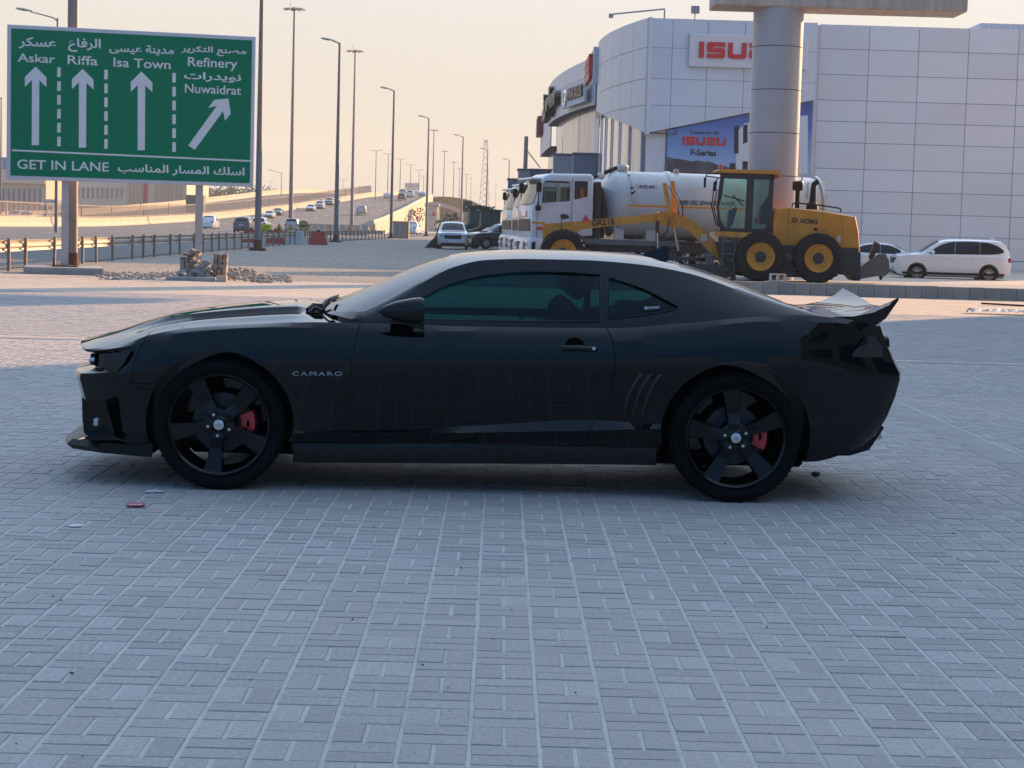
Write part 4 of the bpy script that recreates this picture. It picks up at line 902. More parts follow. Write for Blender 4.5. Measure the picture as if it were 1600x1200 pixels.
c = atY(677.5, 334, 391.9); MB().prism([(c.x - .45, c.z - .4), (c.x + .45, c.z - .4), (c.x, c.z + .45)], 391.9, 391.96, 'y').build('warning_plate', mat('red_sign', (.42, .02, .02), .5), AB)
p0, p1 = atY(686, 352, 395), atY(700, 344, 395)
# square block portal and barrier blocks by the slip road
bp = atY(624, 372, 190); BK = thing('concrete_block', 'tall square concrete block with a yellow side at the slip road bend', 'concrete block', (bp.x, 190, 0))
MB().prism([(-.85, 0), (.85, 0), (.78, 1.62), (-.66, 1.62)], -.6, .6, 'y').build('block', mat('stained_concrete', (.34, .31, .27), .9, var=.35, vscale=2, stretch=(3, 3, .5)), BK)
MB().cbox(.86, .95, -.62, .62, 0.0, 1.64, .01).build('yellow_board', mat('ochre_board', (.45, .28, .05), .7, var=.15, vscale=2), BK); MB().cbox(-.70, .95, -.66, .66, 1.625, 1.72, .02).build('cap_plate', mat('ochre_board', (.45, .28, .05)), BK)
for i in range(9):
    p = atY(487 + i * 11.5, 366, 215); b = ribbon(JERSEY, lambda y: 0, [0, .01], lambda y: 0)
    o = MB().prism([(-.35, 0), (.35, 0), (.3, .15), (.14, .45), (.12, .85), (-.12, .85), (-.14, .45), (-.3, .15)], 0, 1, 'y').build('road_block', M_CONC if i % 3 else mat('sandstone_block', (.46, .33, .20), .9, var=.2, vscale=2), loc=(p.x, 215 - i * .5, 0.02), rot=(0, 0, R(90)))
    o.scale = (1, .78, 1.35); tag(o, ['leftmost', 'second', 'third', 'fourth', 'fifth', 'sixth', 'seventh', 'eighth', 'rightmost'][i] + ' concrete road block in the row behind the guardrail', 'road block', 'concrete road blocks in a row')
# construction signs
def csign(px, py, Y, kind, label):
    p = atY(px, py, Y); t = thing('warning_sign', label, 'road sign', (p.x, Y, 0)); yel = mat('fluorescent_yellow', (.55, .62, .02), .5); bk = mat('sign_black', (.01, .01, .01), .6); red = mat('red_sign', (.42, .02, .02), .5); s = Y / FPX; zc_ = p.z
    for dx in (-.3, .3): MB().cyl((dx, .08, 0), (dx, .08, zc_), .025, n=8).build('leg', M_GALV, t)
    if kind == 'board':
        MB().cbox(-9 * s, 9 * s, 0, .04, zc_ - 6.5 * s, zc_ + 6.5 * s, .01).build('board', yel, t)
        put_text('lettering', text_mesh('GO SLOW', 13 * s, 3.4 * s, bold=.03), bk, t, face_M((-6.5 * s, -.008, zc_ - 4.6 * s)))
        put_text('arabic_lettering', text_mesh(arabic('ممنوع' if 0 else 'سر'), 8 * s, 4 * s, bold=.03), bk, t, face_M((-4 * s, -.008, zc_ + .2 * s)))
    elif kind == 'tri':
        T = [(-8.5 * s, zc_ - 7 * s), (8.5 * s, zc_ - 7 * s), (0, zc_ + 8.5 * s)]; MB().prism(T, 0, .03, 'y').build('board', red, t)
        T2 = [(-6.9 * s, zc_ - 6.0 * s), (6.9 * s, zc_ - 6.0 * s), (0, zc_ + 6.4 * s)]; MB().prism(T2, -.006, 0, 'y').build('face', yel, t)
        return t, zc_, s, bk
    else:
        MB().lathe([(0, 0), (8.2 * s, 0), (8.2 * s, .03), (0, .03)], (0, 0, zc_), 'y', 32).build('disc', bk, t); MB().lathe([(0, -.006), (7.0 * s, -.006), (7.0 * s, 0)], (0, 0, zc_), 'y', 32).build('face', mat('dusty_yellow', (.42, .33, .10), .6), t)
        MB().prism([(-5.5 * s, zc_), (-1.5 * s, zc_ + 3 * s), (-1.5 * s, zc_ + 1.1 * s), (5 * s, zc_ + 1.1 * s), (5 * s, zc_ - 1.1 * s), (-1.5 * s, zc_ - 1.1 * s), (-1.5 * s, zc_ - 3 * s)], -.014, -.006, 'y').build('arrow', bk, t)
    return t, zc_, s, bk
csign(415, 357, 128, 'board', 'yellow rectangular construction board behind the lamp post')
t, zc_, s, bk = csign(436, 357.5, 128, 'tri', 'yellow triangular roadworks sign with a digging figure')
MB().prism([(-3.4 * s, zc_ - 5.2 * s), (-1.2 * s, zc_ - 1 * s), (-1.6 * s, zc_ + 1.6 * s), (-.2 * s, zc_ + 3.6 * s), (1.2 * s, zc_ + 2.4 * s), (.4 * s, zc_ + .6 * s), (2.2 * s, zc_ - 1.6 * s), (4 * s, zc_ - 5.2 * s), (1.6 * s, zc_ - 5.2 * s), (.4 * s, zc_ - 2.4 * s), (-.8 * s, zc_ - 5.2 * s)], -.012, -.006, 'y').build('worker_symbol', bk, t)
t, zc_, s, bk = csign(454, 358, 128, 'tri', 'yellow triangular sign with two narrowing lines, beside the arrow disc')
for dx in (-2.2, 1.0): MB().prism([(dx * s, zc_ - 5 * s), ((dx + 1.5) * s, zc_ - 5 * s), ((dx * .4 + .9) * s, zc_ + 1.8 * s), ((dx * .4 - .1) * s, zc_ + 1.8 * s)], -.012, -.006, 'y').build('lane_symbol', bk, t)
csign(474, 353, 128, 'disc', 'round yellow keep-left arrow sign with a black rim')
# plastic barriers
M_PR = mat('red_plastic', (.42, .07, .05), .5, var=.15); M_PW = mat('white_plastic', (.55, .58, .60), .5, var=.1)
PB = [(0, 0), (1.2, 0), (1.15, .35), (1.05, .4), (1.05, .85), (.15, .85), (.15, .4), (.05, .35)]
for i, (px, Y) in enumerate([(392, 120), (430, 119), (463, 119), (497, 119)]):
    p = atY(px, 380, Y); t = thing('plastic_barrier', ['red plastic barrier left of the lamp post base', 'red plastic barrier right of the lamp post under the yellow triangles', 'white plastic barrier under the round arrow sign', 'rightmost red plastic barrier behind the guardrail'][i], 'barrier', (p.x, Y, 0.01), 0, 'plastic road barriers')
    MB().prism(PB, -.2, .2, 'y').build('shell', M_PR if i != 2 else M_PW, t, loc=(-.6, 0, 0)); MB().cyl((-.1, 0, .85), (.1, 0, .9), .07, n=8).build('filler_cap', M_BLK, t)
# ------------------------------------------------------------------ showroom building
M_PANEL = mat('aluminium_panel', (.55, .61, .66), .38, metal=.25, var=.045, vscale=.35)
M_PANELB = mat('aluminium_panel_warm', (.56, .585, .62), .42, metal=.2, var=.05, vscale=.5)
PANELS = [M_PANEL, M_PANEL] + [mat('aluminium_panel_%d' % i, tuple(c * k for c in (.55, .61, .66)), .38, metal=.25, var=.05, vscale=.35) for i, k in enumerate((.965, 1.03, .985))]
M_SEAM = mat('panel_seam', (.17, .18, .20), .7)
M_WALLW = mat('white_cladding', (.62, .62, .63), .55, var=.04, vscale=.6)
M_REDL = mat('red_letter', (.55, .02, .025), .35)
M_BLKL = mat('black_letter', (.012, .012, .014), .4)
M_SHOPG = mat('shop_glass', (.05, .06, .075), .06, spec=.8)
SR = thing('showroom', 'grey panelled truck showroom with curved corner drums and red lettering', 'building')
FY, FY2 = 98.4, 99.0
def wz(px, py, Y): return atY(px, py, Y)
# right facade
cols = [1275 + 77.6 * k for k in range(10)]; rows = [39.6, 78, 118, 158, 191, 224, 265, 299, 333, 367, 402]
cx = [wz(c, 200, FY2).x for c in cols]; zz = [wz(1355, r, FY2).z for r in rows]; topz = zz[0]
MB().box(cx[0] - .3, cx[-1], FY2 + .09, FY2 + .5, -.2, topz - .05).build('backing_wall', M_SEAM, SR)
for i in range(9):
    for j in range(10):
        x0, x1 = cx[i] + .010, cx[i + 1] - .010; z1, z0 = zz[j] - .009, zz[j + 1] + .009
        MB().cbox(x0, x1, FY2, FY2 + .06, z0, z1, .008).build('cladding_panel', random.choice(PANELS), SR)
for i in range(18): MB().cbox(cx[0] + i * 1.3, cx[0] + i * 1.3 + 1.28, FY2 + .02, FY2 + .08, -.12, zz[-1] - .02, .01).build('plinth_panel', M_WALLW, SR)
MB().box(cx[0] - 8, cx[-1] - .3, FY2 + 1, FY2 + 60, -.2, topz - .3).build('main_block', M_PANELB, SR)
# left facade with a rising lower edge
lc = [wz(c, 120, FY).x for c in (1013, 1049, 1104, 1162, 1219, 1275)]; lz = [wz(1015, r, FY).z for r in (28.5, 74, 122.6, 164, 206)]; lz[0] = topz
dA, dB = wz(1008, 208, FY), wz(1272, 156, FY)
dg = lambda x: dA.z + (dB.z - dA.z) * (x - dA.x) / (dB.x - dA.x)
for i in range(5):
    for j in range(4):
        x0, x1 = lc[i] + .010, lc[i + 1] - .010; a, b = lz[j] - .009, lz[j + 1] + .009
        if j == 3: b = -5
        src = [(x0, b), (x1, b), (x1, a), (x0, a)]; P = []
        for (p, q) in zip(src, src[1:] + src[:1]):      # keep what lies above the slanting lower edge
            dp, dq = p[1] - dg(p[0]), q[1] - dg(q[0])
            if dp >= 0: P.append(p)
            if dp * dq < 0: t_ = dp / (dp - dq); P.append((p[0] + (q[0] - p[0]) * t_, p[1] + (q[1] - p[1]) * t_))
        if len(P) < 3: continue
        MB().prism(P, FY, FY + .06, 'y').build('cladding_panel', random.choice(PANELS), SR)
MB().prism([(lc[0], dg(lc[0])), (lc[-1], dg(lc[-1])), (lc[-1], topz - .05), (lc[0], topz - .05)], FY + .1, FY + .55, 'y').build('backing_wall', M_SEAM, SR)
MB().box(lc[0] + .2, lc[-1] + .2, FY + .56, FY + 1.2, -.2, topz - .06).build('backing_wall', M_PANELB, SR)
MB().cbox(wz(1008, 200, FY).x, wz(1014.5, 200, FY).x, FY - .05, FY + .3, dA.z - .1, topz + .05, .04).build('corner_trim', M_WALLW, SR)
pz = wz(1040, 260, FY)
MB().cbox(wz(1009, 250, FY).x, pz.x, FY + .25, FY + .5, -.2, dg(pz.x) - .02, .02).build('pilaster', M_WALLW, SR)
# billboard (printed picture)
def billboard_mat(z0, z1):
    m = bpy.data.materials.new('billboard_print'); m.use_nodes = True; n = m.node_tree.nodes; l = m.node_tree.links; b = n['Principled BSDF']; b.inputs['Roughness'].default_value = .5
    t = n.new('ShaderNodeTexCoord'); s = n.new('ShaderNodeSeparateXYZ'); l.new(t.outputs['Object'], s.inputs[0])
    r = n.new('ShaderNodeMapRange'); r.inputs['From Min'].default_value = z0; r.inputs['From Max'].default_value = z1; l.new(s.outputs['Z'], r.inputs['Value'])
    c = n.new('ShaderNodeValToRGB'); e = c.color_ramp.elements; e[0].color = (.42, .50, .58, 1); e[1].color = (.03, .07, .26, 1); x = e.new(.35); x.color = (.20, .33, .56, 1); x = e.new(.7); x.color = (.07, .15, .40, 1)
    l.new(r.outputs[0], c.inputs[0]); l.new(c.outputs[0], b.inputs['Base Color']); return m
bl, br_ = pz.x, wz(1271, 200, FY).x; bz0 = wz(1100, 285, FY).z
BBM = billboard_mat(bz0, dg(br_))
MB().prism([(bl + .05, bz0), (br_ - .05, bz0), (br_ - .05, dg(br_) - .06), (bl + .05, dg(bl) - .06)], FY + .12, FY + .20, 'y').build('billboard', BBM, SR)
MB().box(bl, br_, FY + .21, FY + .30, -.2, bz0).build('lower_wall', M_PANELB, SR)
bb = FY + .115
hill = [(bl + .06, bz0 + .01)]
for k in range(25):
    t = k / 24; px_ = 1042 + t * 128; yy = 246 + 2 * math.sin(t * 9) + (0 if t < .12 else 24 * (t - .12)) + random.uniform(-1, 1); p = wz(px_, yy, bb); hill.append((p.x, p.z))
hill.append((wz(1170, 270, bb).x, bz0 + .01)); MB().prism(hill, bb - .004, bb, 'y').build('hill_print', mat('hill_print', (.07, .06, .07), .6, var=.5, vscale=1.2), SR)
def btext(s, x0, y0, x1, y1, m, bold, Y=None):
    Y = Y or bb - .01; a = wz(x0, y1, Y); b = wz(x1, y1, Y); c = wz(x0, y0, Y); sl_ = (b.z - a.z)
    put_text('printed_lettering', text_mesh(s, b.x - a.x, c.z - a.z, bold=bold), m, SR, face_M((a.x, Y, a.z)))
btext('Trucks for life', 1077, 204, 1124, 209, M_BLKL, .02); btext('F-Series', 1079, 233, 1119, 243, M_BLKL, .03)
def isuzu(name, parent, M, w, h, d, m):
    """block letters drawn as strokes in a unit box, five letters wide"""
    lw = .155; gap = (1 - 5 * lw) / 4 * .9; iw = .055
    def bar(poly): return [(x * w, y * h) for x, y in poly]
    xx = 0
    for ch in 'ISUZU':
        W_ = iw if ch == 'I' else .205; th_ = .052; v = .27; P = []
        if ch == 'I': P = [[(0, 0), (iw, 0), (iw, 1), (0, 1)]]
        elif ch == 'S': P = [[(.02, 1), (W_, 1), (W_, 1 - v), (.075, 1 - v), (.065, .635), (W_ - .02, .635), (W_, .52), (W_, .12), (W_ - .025, 0), (0, 0), (0, v), (W_ - .06, v), (W_ - .052, .365), (.02, .365), (0, .48), (0, .88)]]
        elif ch == 'Z': P = [[(0, 1), (W_ - .02, 1), (W_, .88), (W_, .52), (W_ - .02, .40), (.055, .365), (.06, v), (W_, v), (W_, 0), (.025, 0), (0, .12), (0, .48), (.02, .60), (W_ - .06, .635), (W_ - .055, 1 - v), (0, 1 - v)]]
        else: P = [[(0, 1), (th_, 1), (th_, v + .06), (th_ + .012, v), (W_ - th_ - .012, v), (W_ - th_, v + .06), (W_ - th_, 1), (W_, 1), (W_, .12), (W_ - .025, 0), (.025, 0), (0, .12)]]
        for poly in P:
            g = MB(); g.prism(bar([(xx + x, y) for x, y in poly]), 0, d, 'z', M); g.build(name, m, parent)
        xx += W_ + .032
    return xx
a = wz(1066, 226, bb - .02); b = wz(1135, 226, bb - .02); c = wz(1066, 213, bb - .02)
isuzu('logo_letter', SR, face_M((a.x, a.y, a.z)), (b.x - a.x) * .985, c.z - a.z, .008, M_REDL)
# printed truck on the billboard (white cab, mostly behind the pillar)
for poly, m in (([(1150, 272), (1150, 232), (1153, 205), (1163, 193), (1200, 186), (1262, 180), (1262, 272)], M_WALLW), ([(1147, 240), (1147, 198), (1154, 195), (1154, 240)], M_BLKL), ([(1161, 225), (1161, 196), (1168, 194), (1168, 222)], M_BLKL), ([(1160, 268), (1160, 252), (1169, 252), (1169, 268)], M_BLKL), ([(1137, 272), (1141, 255), (1149, 255), (1149, 272)], M_BLKL)):
    k_ = -.008 if m is M_WALLW else -.013; MB().prism([(lambda p: (p.x, p.z))(wz(x, y, bb)) for x, y in poly], bb + k_, bb + k_ + .003, 'y').build('truck_print', m, SR)
# white sign box with red lettering
a, b, c = wz(1076, 104, FY - .2), wz(1272, 110, FY - .2), wz(1076, 52, FY - .2)
MB().cbox(a.x, a.x + 6.1, FY - .25, FY - .02, a.z, c.z, .03).build('sign_box', M_WALLW, SR)
l0, l1, l2 = wz(1092, 90, FY - .3), wz(1232, 95, FY - .3), wz(1092, 65, FY - .3)
isuzu('sign_letter', SR, face_M((l0.x, FY - .26, l0.z)), l1.x - l0.x, l2.z - l0.z, .06, M_REDL)
# curved drums along the left side
def drum(x0, x1, y0, y1, zrows, nseg, zbot, name='cladding_panel', m=None, inset=0, t=.06):
    """wall whose plan runs from (x0,y0) to (x1,y1) as a parabola; x1 is the far tangent"""
    X = lambda y: x1 + (x0 - x1) * ((y1 - y) / (y1 - y0))**2 + inset
    for k in range(nseg):
        ya, yb2 = y0 + (y1 - y0) * k / nseg, y0 + (y1 - y0) * (k + 1) / nseg
        for za, zb_ in zip(zrows, zrows[1:]):
            sub = 3; g = MB(); P = []
            for q in range(sub + 1):
                y = ya + .02 + (yb2 - ya - .04) * q / sub; x = X(y); b_ = (zb_ if not callable(zb_) else zb_(y)) ; P.append([(x, y, b_ + .012), (x, y, za - .012), (x + t, y, za - .012), (x + t, y, b_ + .012)])
            for u_, v_ in zip(P, P[1:]): g.add(u_ + v_, [(i, (i + 1) % 4, 4 + (i + 1) % 4, 4 + i) for i in range(4)])
            g.add(P[0], [(0, 1, 2, 3)]); g.add(P[-1], [(3, 2, 1, 0)]); g.build(name, m or M_PANELB, SR, weld=.0005, smooth=30)
    return X
D1x0 = wz(1009, 120, FY).x; D1x1 = wz(933.5, 120, 112).x
z1b = lambda y: dA.z + (8.4 - dA.z) * ((y - FY) / (112 - FY))**.8
X1 = drum(D1x0, D1x1, FY, 112, [topz, lz[1], lz[2], lz[3], z1b], 6, None)
def backing(X, y0, y1, zt, zb, dx=.09, m=None, name='backing_wall'):
    g = MB(); P = [[(X(y0 + (y1 - y0) * k / 16) + dx, y0 + (y1 - y0) * k / 16, (zb(y0 + (y1 - y0) * k / 16) if callable(zb) else zb)), (X(y0 + (y1 - y0) * k / 16) + dx, y0 + (y1 - y0) * k / 16, zt)] for k in range(17)]
    P2 = [[(p[0][0] + 1.6, p[0][1], p[0][2]), (p[1][0] + 1.6, p[1][1], p[1][2])] for p in P]
    for a, b in zip(range(16), range(1, 17)):
        g.add(P[a] + P2[a] + P[b] + P2[b], [(0, 1, 5, 4), (2, 3, 7, 6), (0, 2, 6, 4), (1, 3, 7, 5)])
    g.build(name, m or M_SEAM, SR, fixn=True)
backing(X1, FY, 113, topz - .05, z1b)
MB().box(D1x1 + 1.8, cx[0], 113, 119, 0, topz - .2).build('main_block', M_PANELB, SR)
# glazing under the first drum
posters = [(.40, .38, .40), (.58, .47, .44), (.44, .36, .34), (.62, .54, .48), (.42, .40, .42), (.52, .55, .60)]
for k in range(6):
    ya = FY + .9 + k * 2.15; X = lambda y: X1(y) + .22
    g = MB(); P = [[(X(ya + 2.05 * q / 3), ya + 2.05 * q / 3, -.1), (X(ya + 2.05 * q / 3), ya + 2.05 * q / 3, z1b(ya) + .25)] for q in range(4)]; g.grid(P)
    g.build('shop_pane', mat('shop_poster_%d' % k, posters[k], .12, coat=1, var=.25, vscale=.6), SR, fixn=False)
    MB().cyl((X(ya) - .05, ya - .05, -.1), (X(ya) - .05, ya - .05, z1b(ya) + .3), .035, n=8).build('mullion', M_WALLW, SR)
MB().box(D1x0 + .1, pz.x, FY + .95, FY + 1.0, -.1, dA.z + .2).build('shop_pane', mat('shop_poster_6', (.33, .35, .40), .1, coat=1), SR); MB().box(D1x0 + .2, pz.x, FY + .93, FY + .948, -.1, 4.3).build('shop_poster', mat('shop_poster_7', (.15, .12, .10), .5), SR)
# sign blade with lettering on the far end of the first drum
sb = wz(936, 100, 112.4)
MB().cbox(sb.x - .38, sb.x + .25, 111.6, 111.95, wz(936, 132, 112).z, wz(936, 74, 112).z, .02).build('sign_blade', M_WALLW, SR)
MB().cbox(sb.x - .38, sb.x - .28, 111.96, 118.2, wz(936, 132, 112).z + .1, wz(936, 74, 112).z - .1, .02).build('sign_blade', M_WALLW, SR)
isuzu('sign_letter', SR, face_M((sb.x - .39, 117.9, wz(936, 123, 112).z), (0, -1, 0)), 5.8, 1.45, .22, M_REDL)
# second drum
D2x0, D2x1 = wz(930, 130, 121).x, wz(858, 150, 147.5).x
X2 = drum(D2x0, D2x1, 121, 147.5, [topz, topz - 1.15, 9.35], 9, None)
backing(X2, 121, 149, topz - .05, 9.38)
for k in range(11):
    ya = 121 + k * 2.35; colr = [(.42, .43, .47), (.40, .42, .46), (.36, .30, .33), (.45, .36, .36), (.52, .47, .37), (.54, .50, .40), (.50, .45, .37), (.44, .37, .36), (.48, .40, .42), (.50, .48, .46), (.44, .44, .46)][k]
    g = MB(); P = [[(X2(ya + 2.3 * q / 2) + .7, ya + 2.3 * q / 2, 0), (X2(ya + 2.3 * q / 2) + .7, ya + 2.3 * q / 2, 9.4)] for q in range(3)]; g.grid(P); g.build('shop_pane', mat('banner_%d' % k, colr, .35, coat=.6, var=.06, vscale=.5), SR, fixn=False)
MB().box(D2x1 + 2.5, cx[0] - 6, 119, 160, 0, topz - .25).build('main_block', M_PANELB, SR)
def chord(ya, yb, o):
    """frame on the drum between two distances: far end, direction towards the camera end, length"""
    A, B = Vector((X2(yb), yb, 0)), Vector((X2(ya), ya, 0)); d = (B - A); L = d.length; d.normalize(); n_ = Vector((d.y, -d.x, 0)); n_ = n_ if n_.x < 0 else -n_; return A + n_ * o, d, L, n_
A_, d_, L_, n_ = chord(122, 130.5, .30)
z0_, z1_ = wz(908, 165, 126).z, wz(908, 133, 126).z
def plate(name, A, d, n, u0, u1, z0, z1, t, m):
    P = [A + d * u0, A + d * u1, A + d * u1 + n * t, A + d * u0 + n * t]; MB().add([(p.x, p.y, z) for z in (z0, z1) for p in P], [(0, 1, 2, 3), (4, 5, 6, 7), (0, 1, 5, 4), (1, 2, 6, 5), (2, 3, 7, 6), (3, 0, 4, 7)]).build(name, m, SR)
plate('sign_box', A_, d_, n_, 0, L_, z0_, z1_, .18, M_WALLW)
q = A_ + d_ * (L_ * .36) + n_ * .2; put_text('sign_lettering', text_mesh('MAXUS', L_ * .60, .80, bold=.05, extrude=.10), M_BLKL, SR, face_M((q.x, q.y, (z0_ + z1_) / 2 - .3), d_))
q = A_ + d_ * (L_ * .19) + n_ * .2; zc2 = (z0_ + z1_) / 2
g = MB(); Mf = face_M((q.x, q.y, zc2), d_)
for r0_, r1_ in ((.36, .52),): g.add([Mf @ Vector((r * math.cos(a) * 1.25, r * math.sin(a), zz_)) for a in [k * math.pi / 12 for k in range(24)] for r, zz_ in ((r0_, 0), (r0_, .1), (r1_, .1), (r1_, 0))], [(k * 4 + i, k * 4 + (i + 1) % 4, ((k + 1) % 24) * 4 + (i + 1) % 4, ((k + 1) % 24) * 4 + i) for k in range(24) for i in range(4)])
g.build('sign_emblem', M_CHROME, SR); MB().prism([(-.3, -.2), (0, .32), (.3, -.2)], 0, .08, 'z', Mf).build('sign_emblem', M_CHROME, SR)
A_, d_, L_, n_ = chord(134, 148.5, .28); put_text('arabic_letter_sign', text_mesh(arabic('موتورز'), L_ * .95, 2.3, bold=.05, extrude=.22), M_BLKL, SR, face_M((A_.x, A_.y, wz(866, 186, 142).z), d_))
# third drum
D3x0, D3x1 = wz(858, 180, 165).x, wz(845.5, 180, 182).x
X3 = drum(D3x0, D3x1, 158, 182, [topz, 10.2, 8.2], 5, None); backing(X3, 158, 183, topz - .05, 8.25)
backing(X3, 158, 182, 8.2, 0, .8, mat('dusk_glass', (.10, .11, .14), .15), 'shop_pane')
MB().box(D3x1 + 2, cx[0] - 8, 160, 200, 0, topz - .3).build('main_block', M_PANELB, SR)
rs = wz(847, 200, 176); MB().cbox(rs.x - .5, rs.x + .0, 173, 179, wz(847, 213, 176).z, wz(847, 184, 176).z, .05).build('red_sign_box', mat('dull_red_sign', (.33, .05, .05), .5), SR)
MB().cbox(rs.x - .54, rs.x - .5, 174, 178, wz(847, 208, 176).z, wz(847, 192, 176).z, .01).build('sign_emblem', M_WALLW, SR)
# roof furniture
p = wz(1084, 18, 101); fl = thing('floodlight', 'small grey floodlight standing on the showroom roof', 'floodlight', (p.x, 100.2, topz - .1))
MB().cyl((0, 0, 0), (0, 0, p.z - topz - .1), .04, n=8).build('stem', M_GALV, fl); MB().cbox(-.22, .22, -.1, .1, p.z - topz - .1, p.z - topz + .3, .03).build('housing', mat('floodlight_grey', (.20, .24, .26), .5), fl)
p = wz(958, 22, 112); bo = thing('roof_boom', 'thin lamp boom projecting from the showroom roof edge', 'lamp', (p.x, 112, 0))
MB().tube([(0, 0, p.z), (2.6, -5, p.z - .2)], .05, 6).build('arm', M_GALV, bo); MB().cbox(-.25, .02, -.12, .12, p.z - .22, p.z + .02, .02).build('lamp_head', M_GALV, bo)
MB().cyl((2.6, -5, p.z - .25), (2.6, -5, topz - .2), .05, n=6).build('bracket', M_GALV, bo)
p = wz(1532, 40, 104); ct = thing('roof_container', 'corrugated pale box on the showroom roof at the right', 'container', (p.x, 104, topz - .3))
MB().box(0, 6, 0, 3, 0, 1.15).build('shell', M_WALLW, ct)
for k in range(20): MB().box(k * .3 + .02, k * .3 + .16, -.04, 0, 0, 1.15).build('rib', M_WALLW, ct)
# low annexe boxes at the far left end
def annex(px0, px1, py0, py1, Y, d, m, label, name='annexe'):
    a, b = wz(px0, py1, Y), wz(px1, py0, Y); t = thing(name, label, 'annexe', (a.x, Y, 0)); MB().cbox(0, b.x - a.x, 0, d, min(a.z, 0) if py1 > 300 else 0, b.z, .03).build('block', m, t); MB().cbox(-.08, b.x - a.x + .08, -.08, d, b.z + .005, b.z + .12, .02).build('coping', M_SEAM, t); return t
M_AW = mat('annexe_grey', (.40, .38, .38), .6, var=.05); M_AB = mat('annexe_blue', (.19, .21, .26), .6, var=.06)
annex(809, 828, 266, 300, 150, 4, M_AW, 'small pale box annexe left of the showroom'); annex(828, 862, 266.5, 300, 152, 5, M_AB, 'slate grey annexe wall behind the truck cabs'); annex(793, 809, 281, 310, 160, 4, M_AB, 'dark low annexe at the far left of the showroom')
annex(895, 932, 242, 290, 119, 2, M_AB, 'blue-grey entrance box in front of the curved shop glazing'); annex(864, 895, 243, 290, 124, 2, M_AW, 'pale ribbed entrance panel beside the blue-grey box')
p0 = wz(820, 265, 158); fp = thing('banner_pole', 'rusty pink banner pole with a slanting stay left of the showroom', 'pole', (p0.x, 158, 0)); pt = wz(821, 213, 158)
MB().cyl((0, 0, 0), (.05, 0, pt.z), .22, .16, 8).build('pole', mat('pink_paint', (.42, .26, .22), .7, var=.2), fp); q = wz(844, 262, 158); MB().cyl((.05, 0, wz(821, 233, 158).z), (q.x - p0.x, 0, q.z), .05, n=6).build('stay', M_SEAM, fp)

# ------------------------------------------------------------------ pillar and slab
pc = wz(1207, 270, 60); PR = .785
PL = thing('canopy_pillar', 'massive round clad pillar carrying a flat slab above the grader', 'pillar', (pc.x, 60, 0))
M_PIL = mat('pillar_cladding', (.43, .42, .41), .42, metal=.15, var=.05, vscale=.7)
jz = [wz(1207, y, 60).z for y in (7, 74, 141, 208, 275.5)]; stp = (jz[0] - jz[-1]) / 4; z = jz[0]; slz = wz(1512, 19, 59.2).z
zs = [slz + .6, jz[0]] + [jz[0] - stp * k for k in range(1, 9)]
for a, b in zip(zs, zs[1:]):
    b = max(b, .0)
    if a - b > .1: MB().lathe([(PR - .03, a - .008), (PR, a - .014), (PR, b + .014), (PR - .03, b + .008)], n=48).build('cladding_ring', M_PIL, PL, smooth=35)
MB().cyl((0, 0, 0), (0, 0, slz + .5), PR - .035, n=40).build('core', M_SEAM, PL)
xr = wz(1512, 19, 59.2).x - pc.x; M_SLAB = mat('stained_slab', (.52, .44, .36), .85, var=.22, vscale=1.6, stretch=(2.5, 2.5, .35))
MB().cbox(-2.1, xr, -.8, .9, slz, slz + 1.25, .04).build('slab', M_SLAB, PL)
MB().cbox(-2.1, xr + .5, -.9, 1.0, slz + 2.35, slz + 3.1, .04).build('slab', M_SLAB, PL)  # unseen upper slab on stubs, added to cast the shadow bands on the lot
for xx in (-1.5, xr - .8): MB().cbox(xx - .2, xx + .2, -.2, .2, slz + 1.24, slz + 2.36, .02).build('added_stub', M_SLAB, PL)

# ------------------------------------------------------------------ office block right of the lot, out of frame: its shadow covers the foreground
OB = thing('office_block', 'plain beige office block beyond the right picture edge, shading the pavers', 'building', (23.5, 55.2, 0))
M_OB = mat('office_render', (.42, .37, .31), .85, var=.08, vscale=.3)
MB().box(0, 24, -100, 0, -.2, 21).build('wall', M_OB, OB); MB().box(-.3, 24.3, -98.3, .3, 21.01, 21.6).build('parapet', M_OB, OB)
wm = MB().cbox(-.04, .02, -6, 6, 0, 4.2, .02).mesh('window', M_SHOPG)
for fl_ in range(2):
    for k in range(5): link('window', wm, OB, (0, -12 - k * 18, 3 + fl_ * 9))

# ------------------------------------------------------------------ kerb, cinder block, debris
KB = thing('block_kerb', 'low row of grey concrete blocks edging the raised yard', 'kerb', (0, 47.5, 0))
km = [MB().cbox(-.197, .197, -.1, .1, -.02, .30, .012).mesh('kerb_block', mat('kerb_block_%d' % i, c, .9, var=.16, vscale=5, bump=.5, bscale=30)) for i, c in enumerate([(.39, .335, .28), (.33, .29, .25), (.43, .37, .31)])]
for i in range(46): link('kerb_block', km[random.choice((0, 0, 1, 2))], KB, (1.6 + i * .4, random.gauss(0, .008), random.gauss(0, .006)), (0, 0, random.gauss(0, .012)))
p = wz(1215, 442, 47.5)
CB = thing('cinder_block', 'pale hollow cinder block standing on the kerb by the grader wheel', 'cinder block', (p.x, 47.5, .305), R(4))
g = MB(); g.box(-.2, .2, -.09, .09, 0, .03); g.box(-.2, .2, -.09, .09, .165, .195)
for a, b in ((-.2, -.165), (-.02, .02), (.165, .2)): g.box(a, b, -.089, .089, .031, .164)
g.build('block_shell', mat('cinder', (.50, .46, .42), .9, var=.15, vscale=8, bump=.4, bscale=60), CB)
M_WOOD = mat('weathered_board', (.36, .26, .16), .8, var=.3, vscale=4, stretch=(1, 12, 12)); M_DRED = mat('dark_red_board', (.075, .015, .013), .6, var=.3, vscale=3); M_SHEET = mat('crumpled_sheet', (.45, .48, .50), .5, var=.2, vscale=6)
